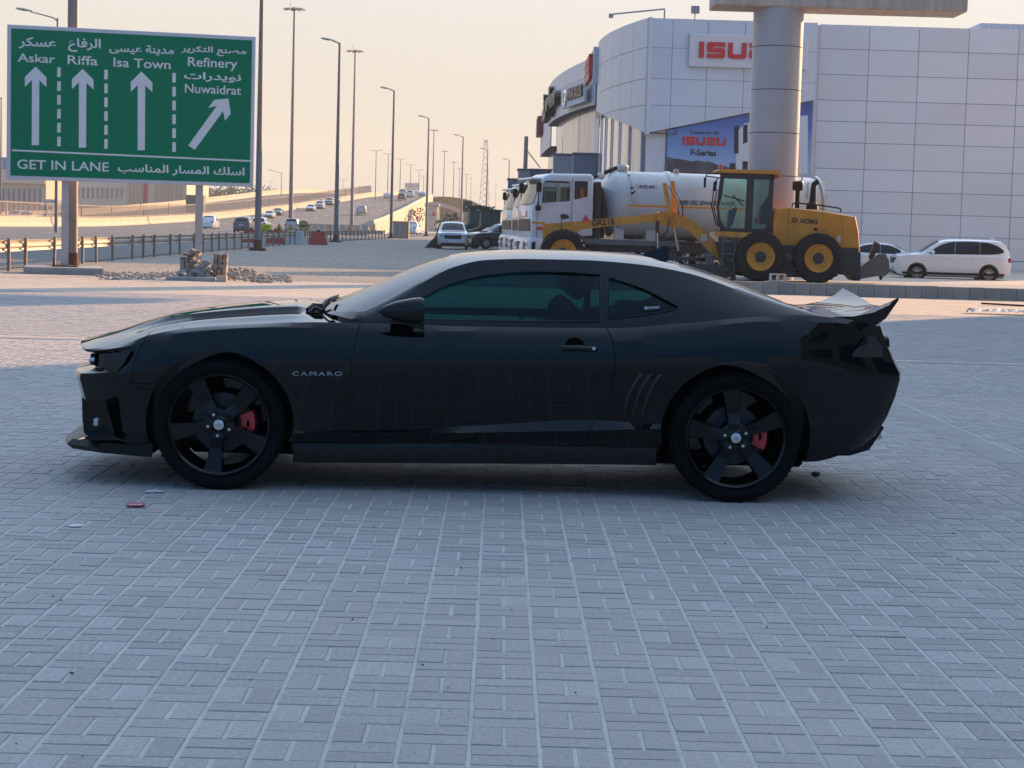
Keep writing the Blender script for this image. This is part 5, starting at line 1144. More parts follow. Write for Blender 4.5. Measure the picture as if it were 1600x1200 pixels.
for (px, py, L, w_, h_, rz_, m, nm, lab) in ((1322, 462, .78, .16, .03, 4, M_WOOD, 'board', 'thin weathered board lying in front of the kerb'), (1578, 478, 1.3, .1, .04, -3, M_DRED, 'board', 'dark red plank lying by the right picture edge'), (1490, 463.5, .9, .10, .03, 2, M_SHEET, 'board', 'pale strip lying along the foot of the kerb'), (1424, 462, .3, .16, .05, -12, M_SHEET, 'scrap', 'small white scrap by the kerb right of the spoiler'), (1557, 470, .9, .25, .02, 6, M_WOOD, 'board', 'sandy plywood sheet behind the dark red plank')):
    q = gnd(px, py); o = MB().cbox(-L / 2, L / 2, -w_ / 2, w_ / 2, 0, h_, .006).build(nm, m, loc=(q.x, q.y, .004), rot=(0, R(1.5), R(rz_))); tag(o, lab, 'debris')
q = gnd(1570, 491); sh = thing('plastic_sheet', 'crumpled pale plastic sheeting at the right picture edge', 'sheeting', (q.x, q.y, .005)); P = []
for i in range(16): P.append([(-.75 + i * .1, -.25 + j * .1, .02 + .05 * abs(math.sin(i * 1.7 + j * 2.3)) + random.uniform(0, .04) * (1 if 0 < j < 5 else .2)) for j in range(6)])
g = MB(); g.grid(P); g.build('sheet', M_SHEET, sh, fixn=False); MB().tube([(-.78, .0, .02), (-.72, .05, .09), (-.4, .1, .05), (.1, .16, .08), (.7, .1, .05)], .012, 6).build('wire', M_BLK, sh)

# rubble by the sign ---------------------------------------------------
bm_ = [MB().cbox(-.05, .05, -.1, .1, 0, .063, .005).mesh('paving_brick', mat('brick_%d' % i, c, .9, var=.18, vscale=9, bump=.3, bscale=70)) for i, c in enumerate([(.27, .20, .16), (.33, .26, .21), (.22, .17, .15), (.38, .30, .23)])]
BG = 'paving bricks heaped round the sign post'
def brickat(x, y, z, rx=0, ry=0, rz_=0, lab=None):
    o = link('paving_brick', random.choice(bm_), None, (x, y, z), (rx, ry, rz_)); return tag(o, lab or 'loose paving brick heaped round the right sign post', 'brick', BG)
b0 = wz(296, 427, 46.2); 
for r in range(8):
    for c in range(4):
        for d in range(2):
            if r >= 6 and c >= 5 - (r - 5): continue
            brickat(b0.x - .17 + c * .112 + random.gauss(0, .004), 46.2 + d * .21, r * .068, 0, 0, random.gauss(0, .03), 'paving brick in the neat stack left of the right sign post')
for k in range(9): brickat(b0.x - .12 + random.uniform(0, .4), 46.3 + random.uniform(-.05, .2), .53 + random.uniform(0, .14), random.uniform(-.4, .4), random.uniform(-.4, .4), random.uniform(0, 3))
b1 = wz(342, 432, 45.9)
for r in range(9):
    for c in range(3):
        brickat(b1.x - .10 + c * .115 + r * .004, 45.9 + random.gauss(0, .01), .07 + r * .064, 0, random.gauss(.02, .02), random.gauss(0, .05), 'paving brick in the leaning stack right of the sign post')
for k in range(26): a_ = random.uniform(0, 1); brickat(b0.x + .2 + random.uniform(0, .65), 45.75 + random.uniform(-.1, .6), random.uniform(.0, .52) * (1 - a_ * .4), random.uniform(-.7, .7), random.uniform(-.7, .7), random.uniform(0, 3))
def rock(r, m, seed):
    rd = random.Random(seed); bm2 = bmesh.new(); bmesh.ops.create_icosphere(bm2, subdivisions=2, radius=r)
    cuts_ = [(Vector((rd.gauss(0, 1), rd.gauss(0, 1), rd.gauss(0, 1))).normalized(), r * rd.uniform(.5, .8)) for _ in range(7)]
    for v in bm2.verts:
        for nn, dd in cuts_:
            e_ = v.co.dot(nn) - dd
            if e_ > 0: v.co -= nn * e_
        v.co.z *= .8
    me = bpy.data.meshes.new('stone'); bm2.to_mesh(me); bm2.free(); me.materials.append(m); return me
M_STONE = mat('grey_stone', (.24, .245, .24), .9, var=.2, vscale=8, bump=.3, bscale=40)
SG = 'grey stones at the foot of the rubble'
sp = [(285, 427, .16, .10, 'upright pale grey stone at the left of the rubble heap'), (299, 431, .13, .05, None), (307, 437, .11, .03, None), (312, 424, .15, .16, None), (318, 413, .13, .30, None), (322, 407, .11, .37, None), (314, 432, .14, .06, None), (322, 429, .13, .09, None), (288, 439, .12, .02, 'flat grey stone lying foremost in the rubble'), (316, 419, .12, .22, None), (305, 425, .12, .12, None), (326, 420, .11, .22, None)]
for i, (px, py, r, z, lab) in enumerate(sp):
    q = wz(px, py, 45.5); o = link('stone', rock(r, M_STONE, i), None, (q.x, 45.5, max(z, q.z * .9)), (random.uniform(-.3, .3), random.uniform(-.3, .3), random.uniform(0, 3))); tag(o, lab or 'grey broken stone piled in front of the brick stacks', 'stone', SG)
q = wz(310, 440, 45.2); tag(MB().cbox(-.75, .42, -.12, .12, 0, .09, .01).build('concrete_slab', M_CONCG, loc=(q.x, 45.15, .0)), 'low concrete slab lying along the foot of the rubble', 'slab')
tag(MB().cbox(-.12, .12, -.1, .1, 0, .14, .01).build('concrete_lump', M_CONCW, loc=(wz(347, 440, 45.1).x, 45.05, 0)), 'sunlit tan concrete lump at the right foot of the rubble', 'block')
rk = []
for i in range(6):
    me = rock(1, M_STONE, 50 + i); rk.append(([tuple(v.co) for v in me.vertices], [tuple(p.vertices) for p in me.polygons])); bpy.data.meshes.remove(me)
g = MB(); rd = random.Random(5)
for k in range(520):
    if k < 300: px = rd.uniform(352, 455); py = rd.uniform(424, 441) if px < 400 else rd.uniform(430, 442)
    else: px = rd.uniform(150, 285); py = rd.uniform(425, 437)
    q = gnd(px, py); r = rd.uniform(.025, .085); h = max(0, (.16 * (1 - abs(px - 365) / 60))) * rd.random(); vs, fs = rk[k % 6]; a_ = rd.uniform(0, 6.28); ca, sa = math.cos(a_), math.sin(a_)
    g.add([(q.x + r * (v[0] * ca - v[1] * sa), q.y + r * (v[0] * sa + v[1] * ca), h + r * .7 * v[2]) for v in vs], fs)
o = g.build('rubble', mat('rubble_mix', (.30, .26, .22), .9, var=.45, vscale=6), fixn=False); tag(o, kind='stuff')
g = MB()
for k in range(900):
    px = rd.uniform(120, 700); py = rd.uniform(388, 442)
    q = gnd(px, py); r = rd.uniform(.008, .022) * (q.y / 60)
    if q.y > 110 or (px < 300 and py < 412): continue
    vs, fs = rk[k % 6]; g.add([(q.x + r * v[0] * 1.4, q.y + r * v[1] * 1.4, r * .6 * v[2]) for v in vs], fs)
tag(g.build('gravel', mat('gravel_mix', (.36, .315, .26), .9, var=.5, vscale=5), fixn=False), kind='stuff')
# ------------------------------------------------------------------ generic vehicles from lofted sections
M_VG = mat('vehicle_glass', (.010, .014, .018), .05, spec=.35)
M_ALLOY = mat('alloy_rim', (.48, .49, .50), .3, metal=.7)
M_LAMPW = mat('clear_lamp', (.55, .57, .60), .12, coat=1)
M_LAMPR = mat('red_lamp', (.30, .008, .012), .2, coat=1)
M_PLATE = mat('number_plate', (.55, .55, .52), .6)
SHAPES = {
 'mpv': dict(L=4.47, W=.865, top=[(0, .72), (.04, .99), (.30, 1.06), (1.0, 1.15), (1.35, 1.38), (1.75, 1.60), (2.1, 1.67), (2.9, 1.69), (3.75, 1.675), (4.17, 1.62), (4.33, 1.44), (4.41, 1.08), (4.47, .80)], belt=1.03, roofw=.66, wx=(.86, 3.61), wr=.335, ws=(.98, 1.70), rs=(4.16, 4.36),
             side=[(1.30, 1.06, 1.10), (1.55, 1.06, 1.30), (1.85, 1.06, 1.46), (2.2, 1.07, 1.545), (2.9, 1.08, 1.575), (3.5, 1.09, 1.55), (3.95, 1.12, 1.42), (4.16, 1.18, 1.26)], posts=(2.30, 3.25)),
 'sedan': dict(L=4.62, W=.89, top=[(0, .58), (.06, .74), (.5, .86), (1.2, .95), (1.6, 1.17), (2.0, 1.37), (2.4, 1.44), (3.0, 1.43), (3.5, 1.30), (4.1, 1.08), (4.5, 1.02), (4.62, .70)], belt=.94, roofw=.62, wx=(.90, 3.65), wr=.33, ws=(1.22, 1.95), rs=(3.42, 4.02),
             side=[(1.55, .97, 1.02), (1.85, .97, 1.20), (2.2, .97, 1.32), (2.7, .98, 1.36), (3.1, .99, 1.32), (3.5, 1.02, 1.18), (3.75, 1.05, 1.08)], posts=(2.55,)),
 'suv': dict(L=4.88, W=.945, top=[(0, .72), (.06, .98), (.5, 1.08), (1.25, 1.16), (1.6, 1.40), (1.98, 1.62), (2.4, 1.71), (3.3, 1.71), (4.1, 1.65), (4.5, 1.45), (4.72, 1.10), (4.88, .78)], belt=1.10, roofw=.70, wx=(.95, 3.80), wr=.38, ws=(1.28, 1.96), rs=(4.22, 4.66),
             side=[(1.55, 1.13, 1.18), (1.85, 1.13, 1.38), (2.2, 1.13, 1.54), (2.8, 1.14, 1.59), (3.5, 1.15, 1.58), (4.0, 1.18, 1.50), (4.3, 1.24, 1.38)], posts=(2.55, 3.45)),
 'pickup': dict(L=5.25, W=.91, top=[(0, .74), (.06, 1.0), (.5, 1.08), (1.25, 1.14), (1.6, 1.42), (1.95, 1.66), (2.3, 1.77), (3.1, 1.77), (3.40, 1.70), (3.55, 1.20), (3.6, 1.10), (5.1, 1.10), (5.25, .80)], belt=1.10, roofw=.70, wx=(.95, 4.05), wr=.38, ws=(1.28, 1.96), rs=(3.42, 3.56),
             side=[(1.55, 1.13, 1.18), (1.85, 1.13, 1.42), (2.2, 1.13, 1.60), (2.8, 1.14, 1.64), (3.3, 1.15, 1.60)], posts=(2.5,)),
}
def veh_section(S_, x):
    L, w = S_['L'], S_['W']; zt = interp(x, S_['top']); bl = min(S_['belt'], zt - .06); e = min(x, L - x)
    f_ = 1 - .16 * max(0, 1 - e / .35)**2; w = w * f_; zb = .22 + .1 * max(0, 1 - e / .3)
    k = max(0, min(1, (zt - S_['belt']) / .5)); rw = w * .90 * (1 - k) + S_['roofw'] * k; zr = zt - .05 - .03 * k
    pts = [(w * .88, zb), (w * .975, zb + .10), (w * .99, .5 * (zb + bl)), (w, zb + .72 * (bl - zb)), (w * .975, bl - .02), (w * .94, bl + .01 * k)]
    for i in range(1, 6): t = i / 5; pts.append((w * .94 + (rw - w * .94) * t + .02 * k * math.sin(math.pi * t), bl + (zr - bl) * t))
    for i in range(1, 7): q = 1 - i / 6; pts.append((rw * q, zr + (zt - zr) * (1 - q**2.4)))
    return pts
def sec_y(pts, z):
    for a, b in zip(pts, pts[1:]):
        if a[1] <= z <= b[1]: return a[0] + (b[0] - a[0]) * (z - a[1]) / (b[1] - a[1] + 1e-9)
    return pts[0][0]
def sec_z(pts, y):
    for a, b in zip(pts[::-1], pts[-2::-1]):
        if a[0] <= y <= b[0]: return a[1] + (b[1] - a[1]) * (y - a[0]) / (b[0] - a[0] + 1e-9)
    return pts[-1][1]
VCACHE = {}
def vehicle(kind, name, label, cat, loc, rz, paint, detail=1, group=None, plate=True):
    S_ = SHAPES[kind]; t = thing(name, label, cat, loc, rz, group); L = S_['L']
    key = (kind, detail)
    if key not in VCACHE:
        n = 44 if detail > 1 else 26; xs = [L * (.5 - .5 * math.cos(math.pi * i / n)) if False else L * i / n for i in range(n + 1)]; g = MB(); secs = []
        for x in xs:
            h = veh_section(S_, x); secs.append([(x, -p[0], p[1]) for p in h] + [(x, p[0], p[1]) for p in h[-2::-1]])
        g.grid(secs); m_ = len(secs[0]); g.f += [(i * m_, (i + 1) * m_, (i + 1) * m_ + m_ - 1, i * m_ + m_ - 1) for i in range(n)]
        g.f.append(tuple(range(m_))); g.f.append(tuple(n * m_ + k for k in range(m_))[::-1]); me = g.mesh('body', None, weld=.0003)
        if detail > 0:
            me = boolean(me, [('DIFFERENCE', MB().cyl((x, sg * .58, S_['wr']), (x, sg * 1.3, S_['wr']), S_['wr'] + .055, n=32).mesh('c')) for x in S_['wx'] for sg in (-1, 1)])
        smooth_me(me, 38); P = []
        for sg in (-1, 1):
            ks = S_['side']; segs = [ks[0][0]] + list(S_['posts']) + [ks[-1][0]]
            for a, b in zip(segs, segs[1:]):
                a += .006 if a != segs[0] else 0; b -= .006 if b != segs[-1] else 0; G_ = []
                for i in range(9):
                    x = a + (b - a) * i / 8; z0 = interp(x, [(k[0], k[1]) for k in ks]); z1 = interp(x, [(k[0], k[2]) for k in ks]); h = veh_section(S_, x)
                    G_.append([(x, sg * (sec_y(h, z0 + (z1 - z0) * q / 4) + .006), z0 + (z1 - z0) * q / 4) for q in range(5)])
                P.append(('side_window', MB().add([], []).grid(G_).mesh('side_window', M_VG, smooth=60, fixn=False)))
        for nm, (a, b), fr in (('windscreen', S_['ws'], .86), ('rear_window', S_['rs'], .82)):
            G_ = []
            for i in range(7):
                x = a + (b - a) * i / 6; h = veh_section(S_, x); ye = h[10][0]; o_ = -.006 if nm == 'windscreen' else .006
                G_.append([(x + o_, ye * fr * q / 4, sec_z(h, ye * fr * abs(q) / 4) + .008) for q in range(-4, 5)])
            P.append((nm, MB().grid(G_).mesh(nm, M_VG, smooth=60, fixn=False)))
        VCACHE[key] = (me, P)
    me, P = VCACHE[key]; me2 = me.copy(); me2.materials.clear(); me2.materials.append(paint); me2.polygons.foreach_set('material_index', [0] * len(me2.polygons)); body_ = link('body', me2, t)
    for nm, pm in P: link(nm, pm, t)
    wr = S_['wr']; w = S_['W']
    for x in S_['wx']:
        for sg in (-1, 1):
            wh = bpy.data.objects.new('wheel', None); COL.objects.link(wh); wh.parent = t; wh.location = (x, sg * (w - .01), wr)
            if 'tyre' not in VCACHE:
                VCACHE['tyre'] = MB().lathe([(.62, .01), (.70, .02), (.93, .01), (1.0, -.06), (1.0, -.5), (.93, -.58), (.62, -.55)], axis='y', n=32, close=True).mesh('tyre', M_TYRE, smooth=40)
                g = MB().lathe([(.63, .0), (.60, .0), (.57, -.1), (.57, -.4), (.62, -.4)], axis='y', n=32, close=True)
                for k in range(10):
                    M = Matrix.Rotation(k * math.pi / 5, 4, 'Y'); g.add([M @ Vector(p) for p in ((.05, -.02, -.06), (.60, -.03, -.075), (.60, -.03, .03), (.05, -.02, .05), (.05, -.12, -.06), (.6, -.12, -.075), (.6, -.12, .03), (.05, -.12, .05))], [(0, 1, 2, 3), (4, 7, 6, 5), (0, 4, 5, 1), (2, 6, 7, 3), (1, 5, 6, 2)])
                g.lathe([(0, .0), (.13, -.01), (.14, -.1)], axis='y', n=16); VCACHE['rim'] = g.mesh('rim', M_ALLOY, smooth=30); VCACHE['disc'] = MB().lathe([(0, -.3), (.57, -.3)], axis='y', n=24).mesh('brake', M_WELL)
            for nm in ('tyre', 'rim', 'disc'):
                o = link({'tyre': 'tyre', 'rim': 'rim', 'disc': 'brake'}[nm], VCACHE[nm], wh); o.scale = (wr, wr * .62 * (1 if sg > 0 else -1), wr)
    hf = veh_section(S_, .12); zt = interp(.1, S_['top']); hr = veh_section(S_, L - .12); zt2 = S_['belt'] - .02
    for sg in (-1, 1):
        MB().cbox(.012, .30, sg * w * .52, sg * w * .90, zt - .16, zt - .05, .03).build('headlight', M_LAMPW, t)
        MB().cbox(L - .20, L - .01, sg * w * .62, sg * w * .93, zt2 - .22, zt2 - .03, .03).build('tail_light', M_LAMPR, t)
        xm = S_['ws'][0] + .42; zm = S_['belt'] + .10; M = Matrix.Translation((xm, sg * (w + .10), zm)); MB().cbox(-.06, .08, -.11, .10, -.07, .07, .035, M).build('wing_mirror', paint, t)
        if detail > 0:
            for xh in [S_['side'][0][0] + .75] + [p_ + .65 for p_ in S_['posts'][:1]]:
                MB().cbox(xh - .09, xh + .09, sg * (w * 1.0), sg * (w + .025), S_['belt'] - .12, S_['belt'] - .09, .008).build('door_handle', paint, t)
    MB().cbox(-.015, .05, -w * .55, w * .55, zt - .36, zt - .12, .02).build('grille', M_BLK, t); MB().cbox(-.02, .12, -w * .8, w * .8, .26, .40, .03).build('lower_grille', M_BLK, t)
    if plate: MB().cbox(L - .03, L + .006, -.26, .26, zt2 - .36, zt2 - .25, .004).build('number_plate', M_PLATE, t); MB().cbox(-.03, -.018, -.26, .26, .44, .55, .004).build('number_plate', M_PLATE, t)
    MB().cbox(.25, L - .25, -w * .8, w * .8, .18, .34, .03).build('underbody', M_BLK, t)
    if kind in ('mpv', 'suv'): MB().cbox(L - .72, L - .55, -.03, .03, interp(L - .6, S_['top']) - .01, interp(L - .6, S_['top']) + .07, .02).build('aerial_fin', paint, t)
    return t
M_CW = mat('white_paint', (.64, .67, .69), .25, coat=1); M_CS = mat('silver_paint', (.33, .35, .37), .3, metal=.5, coat=1); M_CB = mat('navy_paint', (.012, .018, .035), .25, coat=1); M_CG = mat('charcoal_paint', (.05, .055, .06), .3, coat=1); M_CR = mat('maroon_paint', (.10, .03, .035), .35, coat=1); M_CT = mat('tan_paint', (.36, .34, .31), .35, coat=1)
p = atY(1394, 440, 74); v = vehicle('mpv', 'people_carrier', 'white people carrier parked side-on in front of the grey showroom wall', 'car', (p.x, 74.2, -.168), R(-4), M_CW, 2)
MB().cbox(.3, 4.2, -.872, -.855, .26, .36, .01).build('sill_trim', M_BLK, v)
p = atY(1335, 430, 76); vehicle('sedan', 'saloon_car', 'white saloon parked behind the white people carrier', 'car', (p.x + 4.3, 79.6, -.17), R(170), M_CW, 1)
p = atY(711, 385, 122); vehicle('suv', 'sport_utility_car', 'silver car facing the camera beside the black loader bucket', 'car', (p.x, 116, 0), R(92), M_CS, 1)
p = atY(729, 385, 121); v = vehicle('suv', 'sport_utility_car', 'dark navy car parked beside the silver one left of the truck cabs', 'car', (p.x, 122.0, 0), R(24), M_CB, 1)
def road_car(kind, px, Y, label, paint, away=True, z=None, cat='car', dx=0, rz=None):
    x = atY(px, 330, Y).x; return vehicle(kind, {'pickup': 'pickup_truck', 'suv': 'moving_car', 'sedan': 'moving_car', 'mpv': 'moving_car'}[kind], label, cat, (x, Y, (HT(Y) + .07 if z is None else z)), (R(-90 if away else 90) if rz is None else rz), paint, 0, 'traffic on the highway')
road_car('pickup', 333, 238, 'white pickup driving away on the highway right of the sign post', M_CW, cat='pickup')
road_car('suv', 387, 205, 'dark car driving away behind the lamp post and yellow board', M_CG); road_car('suv', 412, 216, 'white car passing behind the yellow construction board', M_CW)
road_car('mpv', 462, 225, 'pale car passing behind the round arrow sign', M_CS)
road_car('pickup', 567, 362, 'tan pickup climbing alone on the flyover ramp', M_CT, cat='pickup')
for i, (k, px, Y, lab, m) in enumerate([('sedan', 606, 455, 'white car leftmost in the group nearing the flyover crest', M_CW), ('suv', 628.5, 445, 'maroon car in the group nearing the flyover crest', M_CR), ('suv', 630, 492, 'grey car behind the maroon one on the flyover crest', M_CS), ('suv', 641.5, 470, 'white off-roader right of the maroon car on the flyover', M_CW), ('sedan', 651, 500, 'small white car on the flyover crest', M_CW), ('sedan', 660, 480, 'rightmost grey car on the flyover crest', M_CS)]): road_car(k, px, Y, lab, m)
for i, (k, px, Y, lab, m) in enumerate([('sedan', 419, 330, 'white oncoming saloon just right of the green sign', M_CW), ('sedan', 432, 345, 'grey oncoming saloon behind the first white one', M_CG), ('sedan', 484, 372, 'white oncoming saloon left of the second tall mast', M_CW), ('suv', 498, 385, 'white oncoming off-roader left of the third lamp', M_CW), ('suv', 513, 405, 'silver oncoming off-roader behind the white pair', M_CS), ('sedan', 523, 420, 'last grey oncoming car before the flyover crest', M_CG)]): road_car(k, px, Y, lab, m, False)
for i, (k, px, Y, lab, m) in enumerate([('suv', 10, 232, 'white car behind the fence at the left picture edge', M_CW), ('sedan', 58, 238, 'grey saloon behind the fence left of the sign post', M_CG), ('suv', 85, 244, 'silver car behind the fence beside the sign post', M_CS), ('sedan', 250, 300, 'white saloon behind the fence under the green sign', M_CW), ('sedan', 300, 310, 'pale saloon behind the fence left of the right sign post', M_CS)]): road_car(k, px, Y, lab, m, False, z=.1, rz=R(70))
x = atY(650, 360, 252).x; vehicle('pickup', 'pickup_truck', 'white pickup on the slip road in front of the flyover wall', 'pickup', (x, 252, .02), R(-97), M_CW, 0, 'traffic on the highway')

# ------------------------------------------------------------------ motor grader
M_YEL = mat('grader_yellow', (.64, .255, .02), .45, var=.2, vscale=2.6, coat=.1); M_DGR = mat('grader_grey', (.028, .030, .034), .55, var=.2, vscale=5); M_GTY = mat('grader_tyre', (.012, .0115, .011), .85, var=.4, vscale=7); M_STEEL = mat('dull_steel', (.13, .125, .12), .5, metal=.5, var=.2, vscale=6)
M_CABG = glassmat('cab_glass', (.86, .95, .87), .02); M_ORL = mat('amber_beacon', (.75, .13, .01), .3, coat=1); M_DECAL = mat('black_decal', (.012, .012, .012), .5); M_REDB = mat('red_beacon', (.6, .02, .015), .3, coat=1)
GY0 = 56.5; g0 = atY(1188, 441, GY0)
GRD = thing('motor_grader', 'orange-yellow motor grader with grey cab parked behind the block kerb', 'grader', (g0.x, GY0, .06))
def gp(px, py, dY=0):
    p = atY(px, py, GY0 + dY); return (p.x - g0.x, p.z - .06)
def gprism(name, pts, d0, d1, m, parent=GRD, sm=None): return MB().prism([gp(x, y, d0) for x, y in pts], d0, d1, 'y').build(name, m, parent, smooth=sm)
gprism('front_frame', [(848, 350), (900, 346), (960, 340), (1030, 333), (1065, 336), (1082, 344), (1098, 358), (1126, 384), (1126, 406), (1115, 399), (1096, 379), (1080, 363), (1064, 353), (1035, 346), (960, 352), (908, 359), (896, 371), (893, 392), (848, 392)], 1.08, 1.5, M_YEL)
a, b, c = gp(925, 354, 1.07), gp(960, 352, 1.07), gp(925, 344, 1.07)
put_text('model_lettering', text_mesh('GR215', b[0] - a[0], c[1] - a[1], bold=.035), M_DECAL, GRD, face_M((a[0], 1.07, a[1]), (1, 0, (b[1] - a[1] + .02) / (b[0] - a[0]))))
gprism('warning_triangle', [(909, 346), (915, 334.5), (922, 345)], 1.04, 1.06, M_REDB); gprism('lamp_bracket', [(876, 335), (881, 334), (888, 336), (890, 341), (881, 343), (876, 341)], 1.0, 1.15, M_DGR); MB().tube([(gp(879, 342)[0], 1.07, gp(879, 342)[1]), (gp(879, 358)[0], 1.07, gp(879, 358)[1])], .02, 6).build('lamp_stalk', M_STEEL, GRD)
# lift cylinders and saddle
gprism('saddle', [(1028, 333), (1032, 330), (1062, 332), (1066, 352), (1055, 357), (1044, 353), (1028, 350)], .95, 1.62, M_YEL)
for (x0, y0, x1, y1, d) in ((1038.5, 286, 1048, 338, .80), (1051, 283, 1055, 340, 1.75)):
    for pts, m, nm in (([(x0 - 3.2, y0), (x0 + 3.2, y0), (x1 + 3.6, y1), (x1 - 3.6, y1)], M_YEL, 'lift_cylinder'),): gprism(nm, pts, d, d + .13, m)
for (x0, y0, x1, y1, r_, d, m) in ((1047, 335, 1053, 356, .05, .9, M_YEL), (1053, 354, 1060, 392, .032, .9, M_CHROME), (1027, 345, 1027, 364, .06, .9, M_RUST), (1027, 362, 1028, 388, .03, .9, M_CHROME)):
    a, b = gp(x0, y0, d), gp(x1, y1, d); MB().cyl((a[0], d, a[1]), (b[0], d, b[1]), r_, n=10).build('lift_rod', m, GRD, smooth=50)
for k, (x0, y0, x1, y1, x2, y2) in enumerate(((1044, 290, 1058, 312, 1061, 336), (1056, 300, 1066, 318, 1067, 338), (1045, 345, 1042, 362, 1036, 368))):
    P = [gp(x0, y0, .75), gp(x1, y1, .75), gp(x2, y2, .75)]; MB().tube([(q[0], .75, q[1]) for q in P], .018, 6).build('hydraulic_hose', M_BLK, GRD, smooth=60)
gprism('decal_plate', [(1095, 366), (1105, 366), (1105, 377), (1095, 377)], 1.06, 1.075, M_GALVL)
# draw bar, circle, blade
gprism('draw_bar', [(905, 372), (1060, 378), (1064, 386), (905, 381)], 1.0, 1.25, M_STEEL); gprism('draw_bar', [(905, 378), (1062, 384), (1066, 390), (905, 387)], 1.5, 1.75, M_DGR)
zb = gp(1060, 405)[1]; MB().lathe([(.55, zb - .05), (.78, zb - .05), (.78, zb + .06), (.55, zb + .06)], (gp(1075, 400)[0], 1.3, 0), 'z', 36, close=True).build('turning_circle', M_DGR, GRD)
gprism('blade', [(1030, 412), (1133, 413), (1137, 437), (1133, 439), (1030, 438)], .35, .42, M_DGR); gprism('blade_arm', [(1100, 395), (1112, 395), (1118, 420), (1108, 420)], .45, .6, M_STEEL); gprism('blade_arm', [(1128, 398), (1148, 405), (1150, 438), (1142, 439), (1140, 412), (1128, 408)], .7, .85, M_STEEL)
MB().tube([(gp(1136 + 12 * math.cos(a), 418 + 14 * math.sin(a), .5)[0], .5, gp(1136 + 12 * math.cos(a), 418 + 14 * math.sin(a), .5)[1]) for a in [k * math.pi / 8 for k in range(-4, 9)]], .03, 6).build('hydraulic_hose', M_STEEL, GRD)
gprism('chassis', [(1120, 378), (1340, 388), (1345, 425), (1340, 430), (1140, 424), (1128, 404)], .55, 2.1, M_DGR)
gprism('tandem_case', [(1200, 396), (1262, 398), (1262, 434), (1200, 432)], .42, .56, M_DGR)
a = gp(1233, 401, .4); MB().lathe([(.03, -.02), (.10, -.02), (.10, .03), (.03, .03)], (a[0], .4, a[1]), 'y', 16, close=True).build('tandem_pivot', M_STEEL, GRD)
# cab
z6 = lambda x, y: (1090 + x / 6, 250 + y / 6)
CABW = (.55, 2.05)
gprism('cab_roof', [z6(*p) for p in ((188, 100), (215, 84), (760, 98), (785, 128), (785, 168), (765, 165), (745, 132), (215, 118))], CABW[0] - .06, CABW[1] + .06, M_YEL)
def bar(pts, name='cab_frame', m=M_DGR, d=(CABW[0], CABW[0] + .08)): return gprism(name, [z6(*p) for p in pts], d[0], d[1], m)
for d in ((CABW[0], CABW[0] + .07), (CABW[1] - .07, CABW[1])):
    bar([(215, 122), (718, 136), (718, 188), (212, 172)], d=d); bar([(213, 165), (250, 165), (232, 330), (200, 440), (215, 560), (270, 645), (215, 655), (192, 590), (178, 430)], d=d); bar([(466, 180), (532, 182), (510, 645), (440, 645)], d=d); bar([(676, 186), (718, 136), (694, 668), (640, 650)], d=d); bar([(213, 640), (694, 645), (692, 682), (213, 662)], d=d)
for d in (CABW[0] + .03, CABW[1] - .05):
    gprism('cab_window', [z6(*p) for p in ((246, 172), (466, 178), (440, 642), (270, 642), (206, 545), (202, 440), (232, 330))], d, d + .008, M_CABG); gprism('cab_window', [z6(*p) for p in ((531, 182), (676, 188), (640, 648), (512, 643))], d, d + .008, M_CABG)
gprism('cab_floor', [z6(*p) for p in ((213, 655), (690, 668), (690, 690), (213, 680))], CABW[0] + .09, CABW[1] - .09, M_DGR)
gprism('cab_skirt', [z6(*p) for p in ((210, 668), (690, 684), (688, 797), (540, 792), (440, 792), (425, 735), (375, 728), (210, 712))], CABW[0] + .01, CABW[1] - .01, M_YEL)
gprism('control_panel', [z6(*p) for p in ((485, 692), (600, 694), (598, 778), (483, 774))], CABW[0] - .01, CABW[0] + .005, M_DGR); gprism('decal_plate', [z6(*p) for p in ((612, 696), (672, 698), (670, 758), (611, 756))], CABW[0] - .008, CABW[0] + .004, M_PLATE); gprism('decal_plate', [z6(*p) for p in ((402, 684), (462, 686), (461, 720), (402, 718))], CABW[0] - .008, CABW[0] + .004, mat('yellow_label', (.7, .5, .05), .5))
# seat, console, wheel inside the cab
gprism('operator_seat', [z6(*p) for p in ((600, 430), (655, 340), (672, 350), (650, 600), (560, 620), (555, 560), (610, 540))], .95, 1.5, M_BLK); gprism('console', [z6(*p) for p in ((300, 470), (360, 440), (370, 470), (330, 600), (300, 640), (280, 640))], 1.1, 1.5, M_DGR)
a, b = gp(*z6(330, 330), 1.3), gp(*z6(430, 430), 1.3); MB().cyl((a[0], 1.3, a[1]), (b[0], 1.3, b[1]), .025, n=8).build('steering_column', M_BLK, GRD); a, b = gp(*z6(245, 330), 1.3), gp(*z6(440, 385), 1.3); MB().cyl((a[0], 1.3, a[1]), (b[0], 1.3, b[1]), .022, n=8).build('control_lever', M_BLK, GRD)
a = gp(*z6(570, 545), .8); MB().cyl((a[0], .8, a[1] - .22), (a[0], .8, a[1] + .2), .05, n=10).build('water_bottle', M_RED, GRD); gprism('storage_bin', [z6(*p) for p in ((515, 600), (630, 603), (626, 640), (515, 638))], .7, 1.3, mat('pale_aqua', (.35, .55, .52), .5))
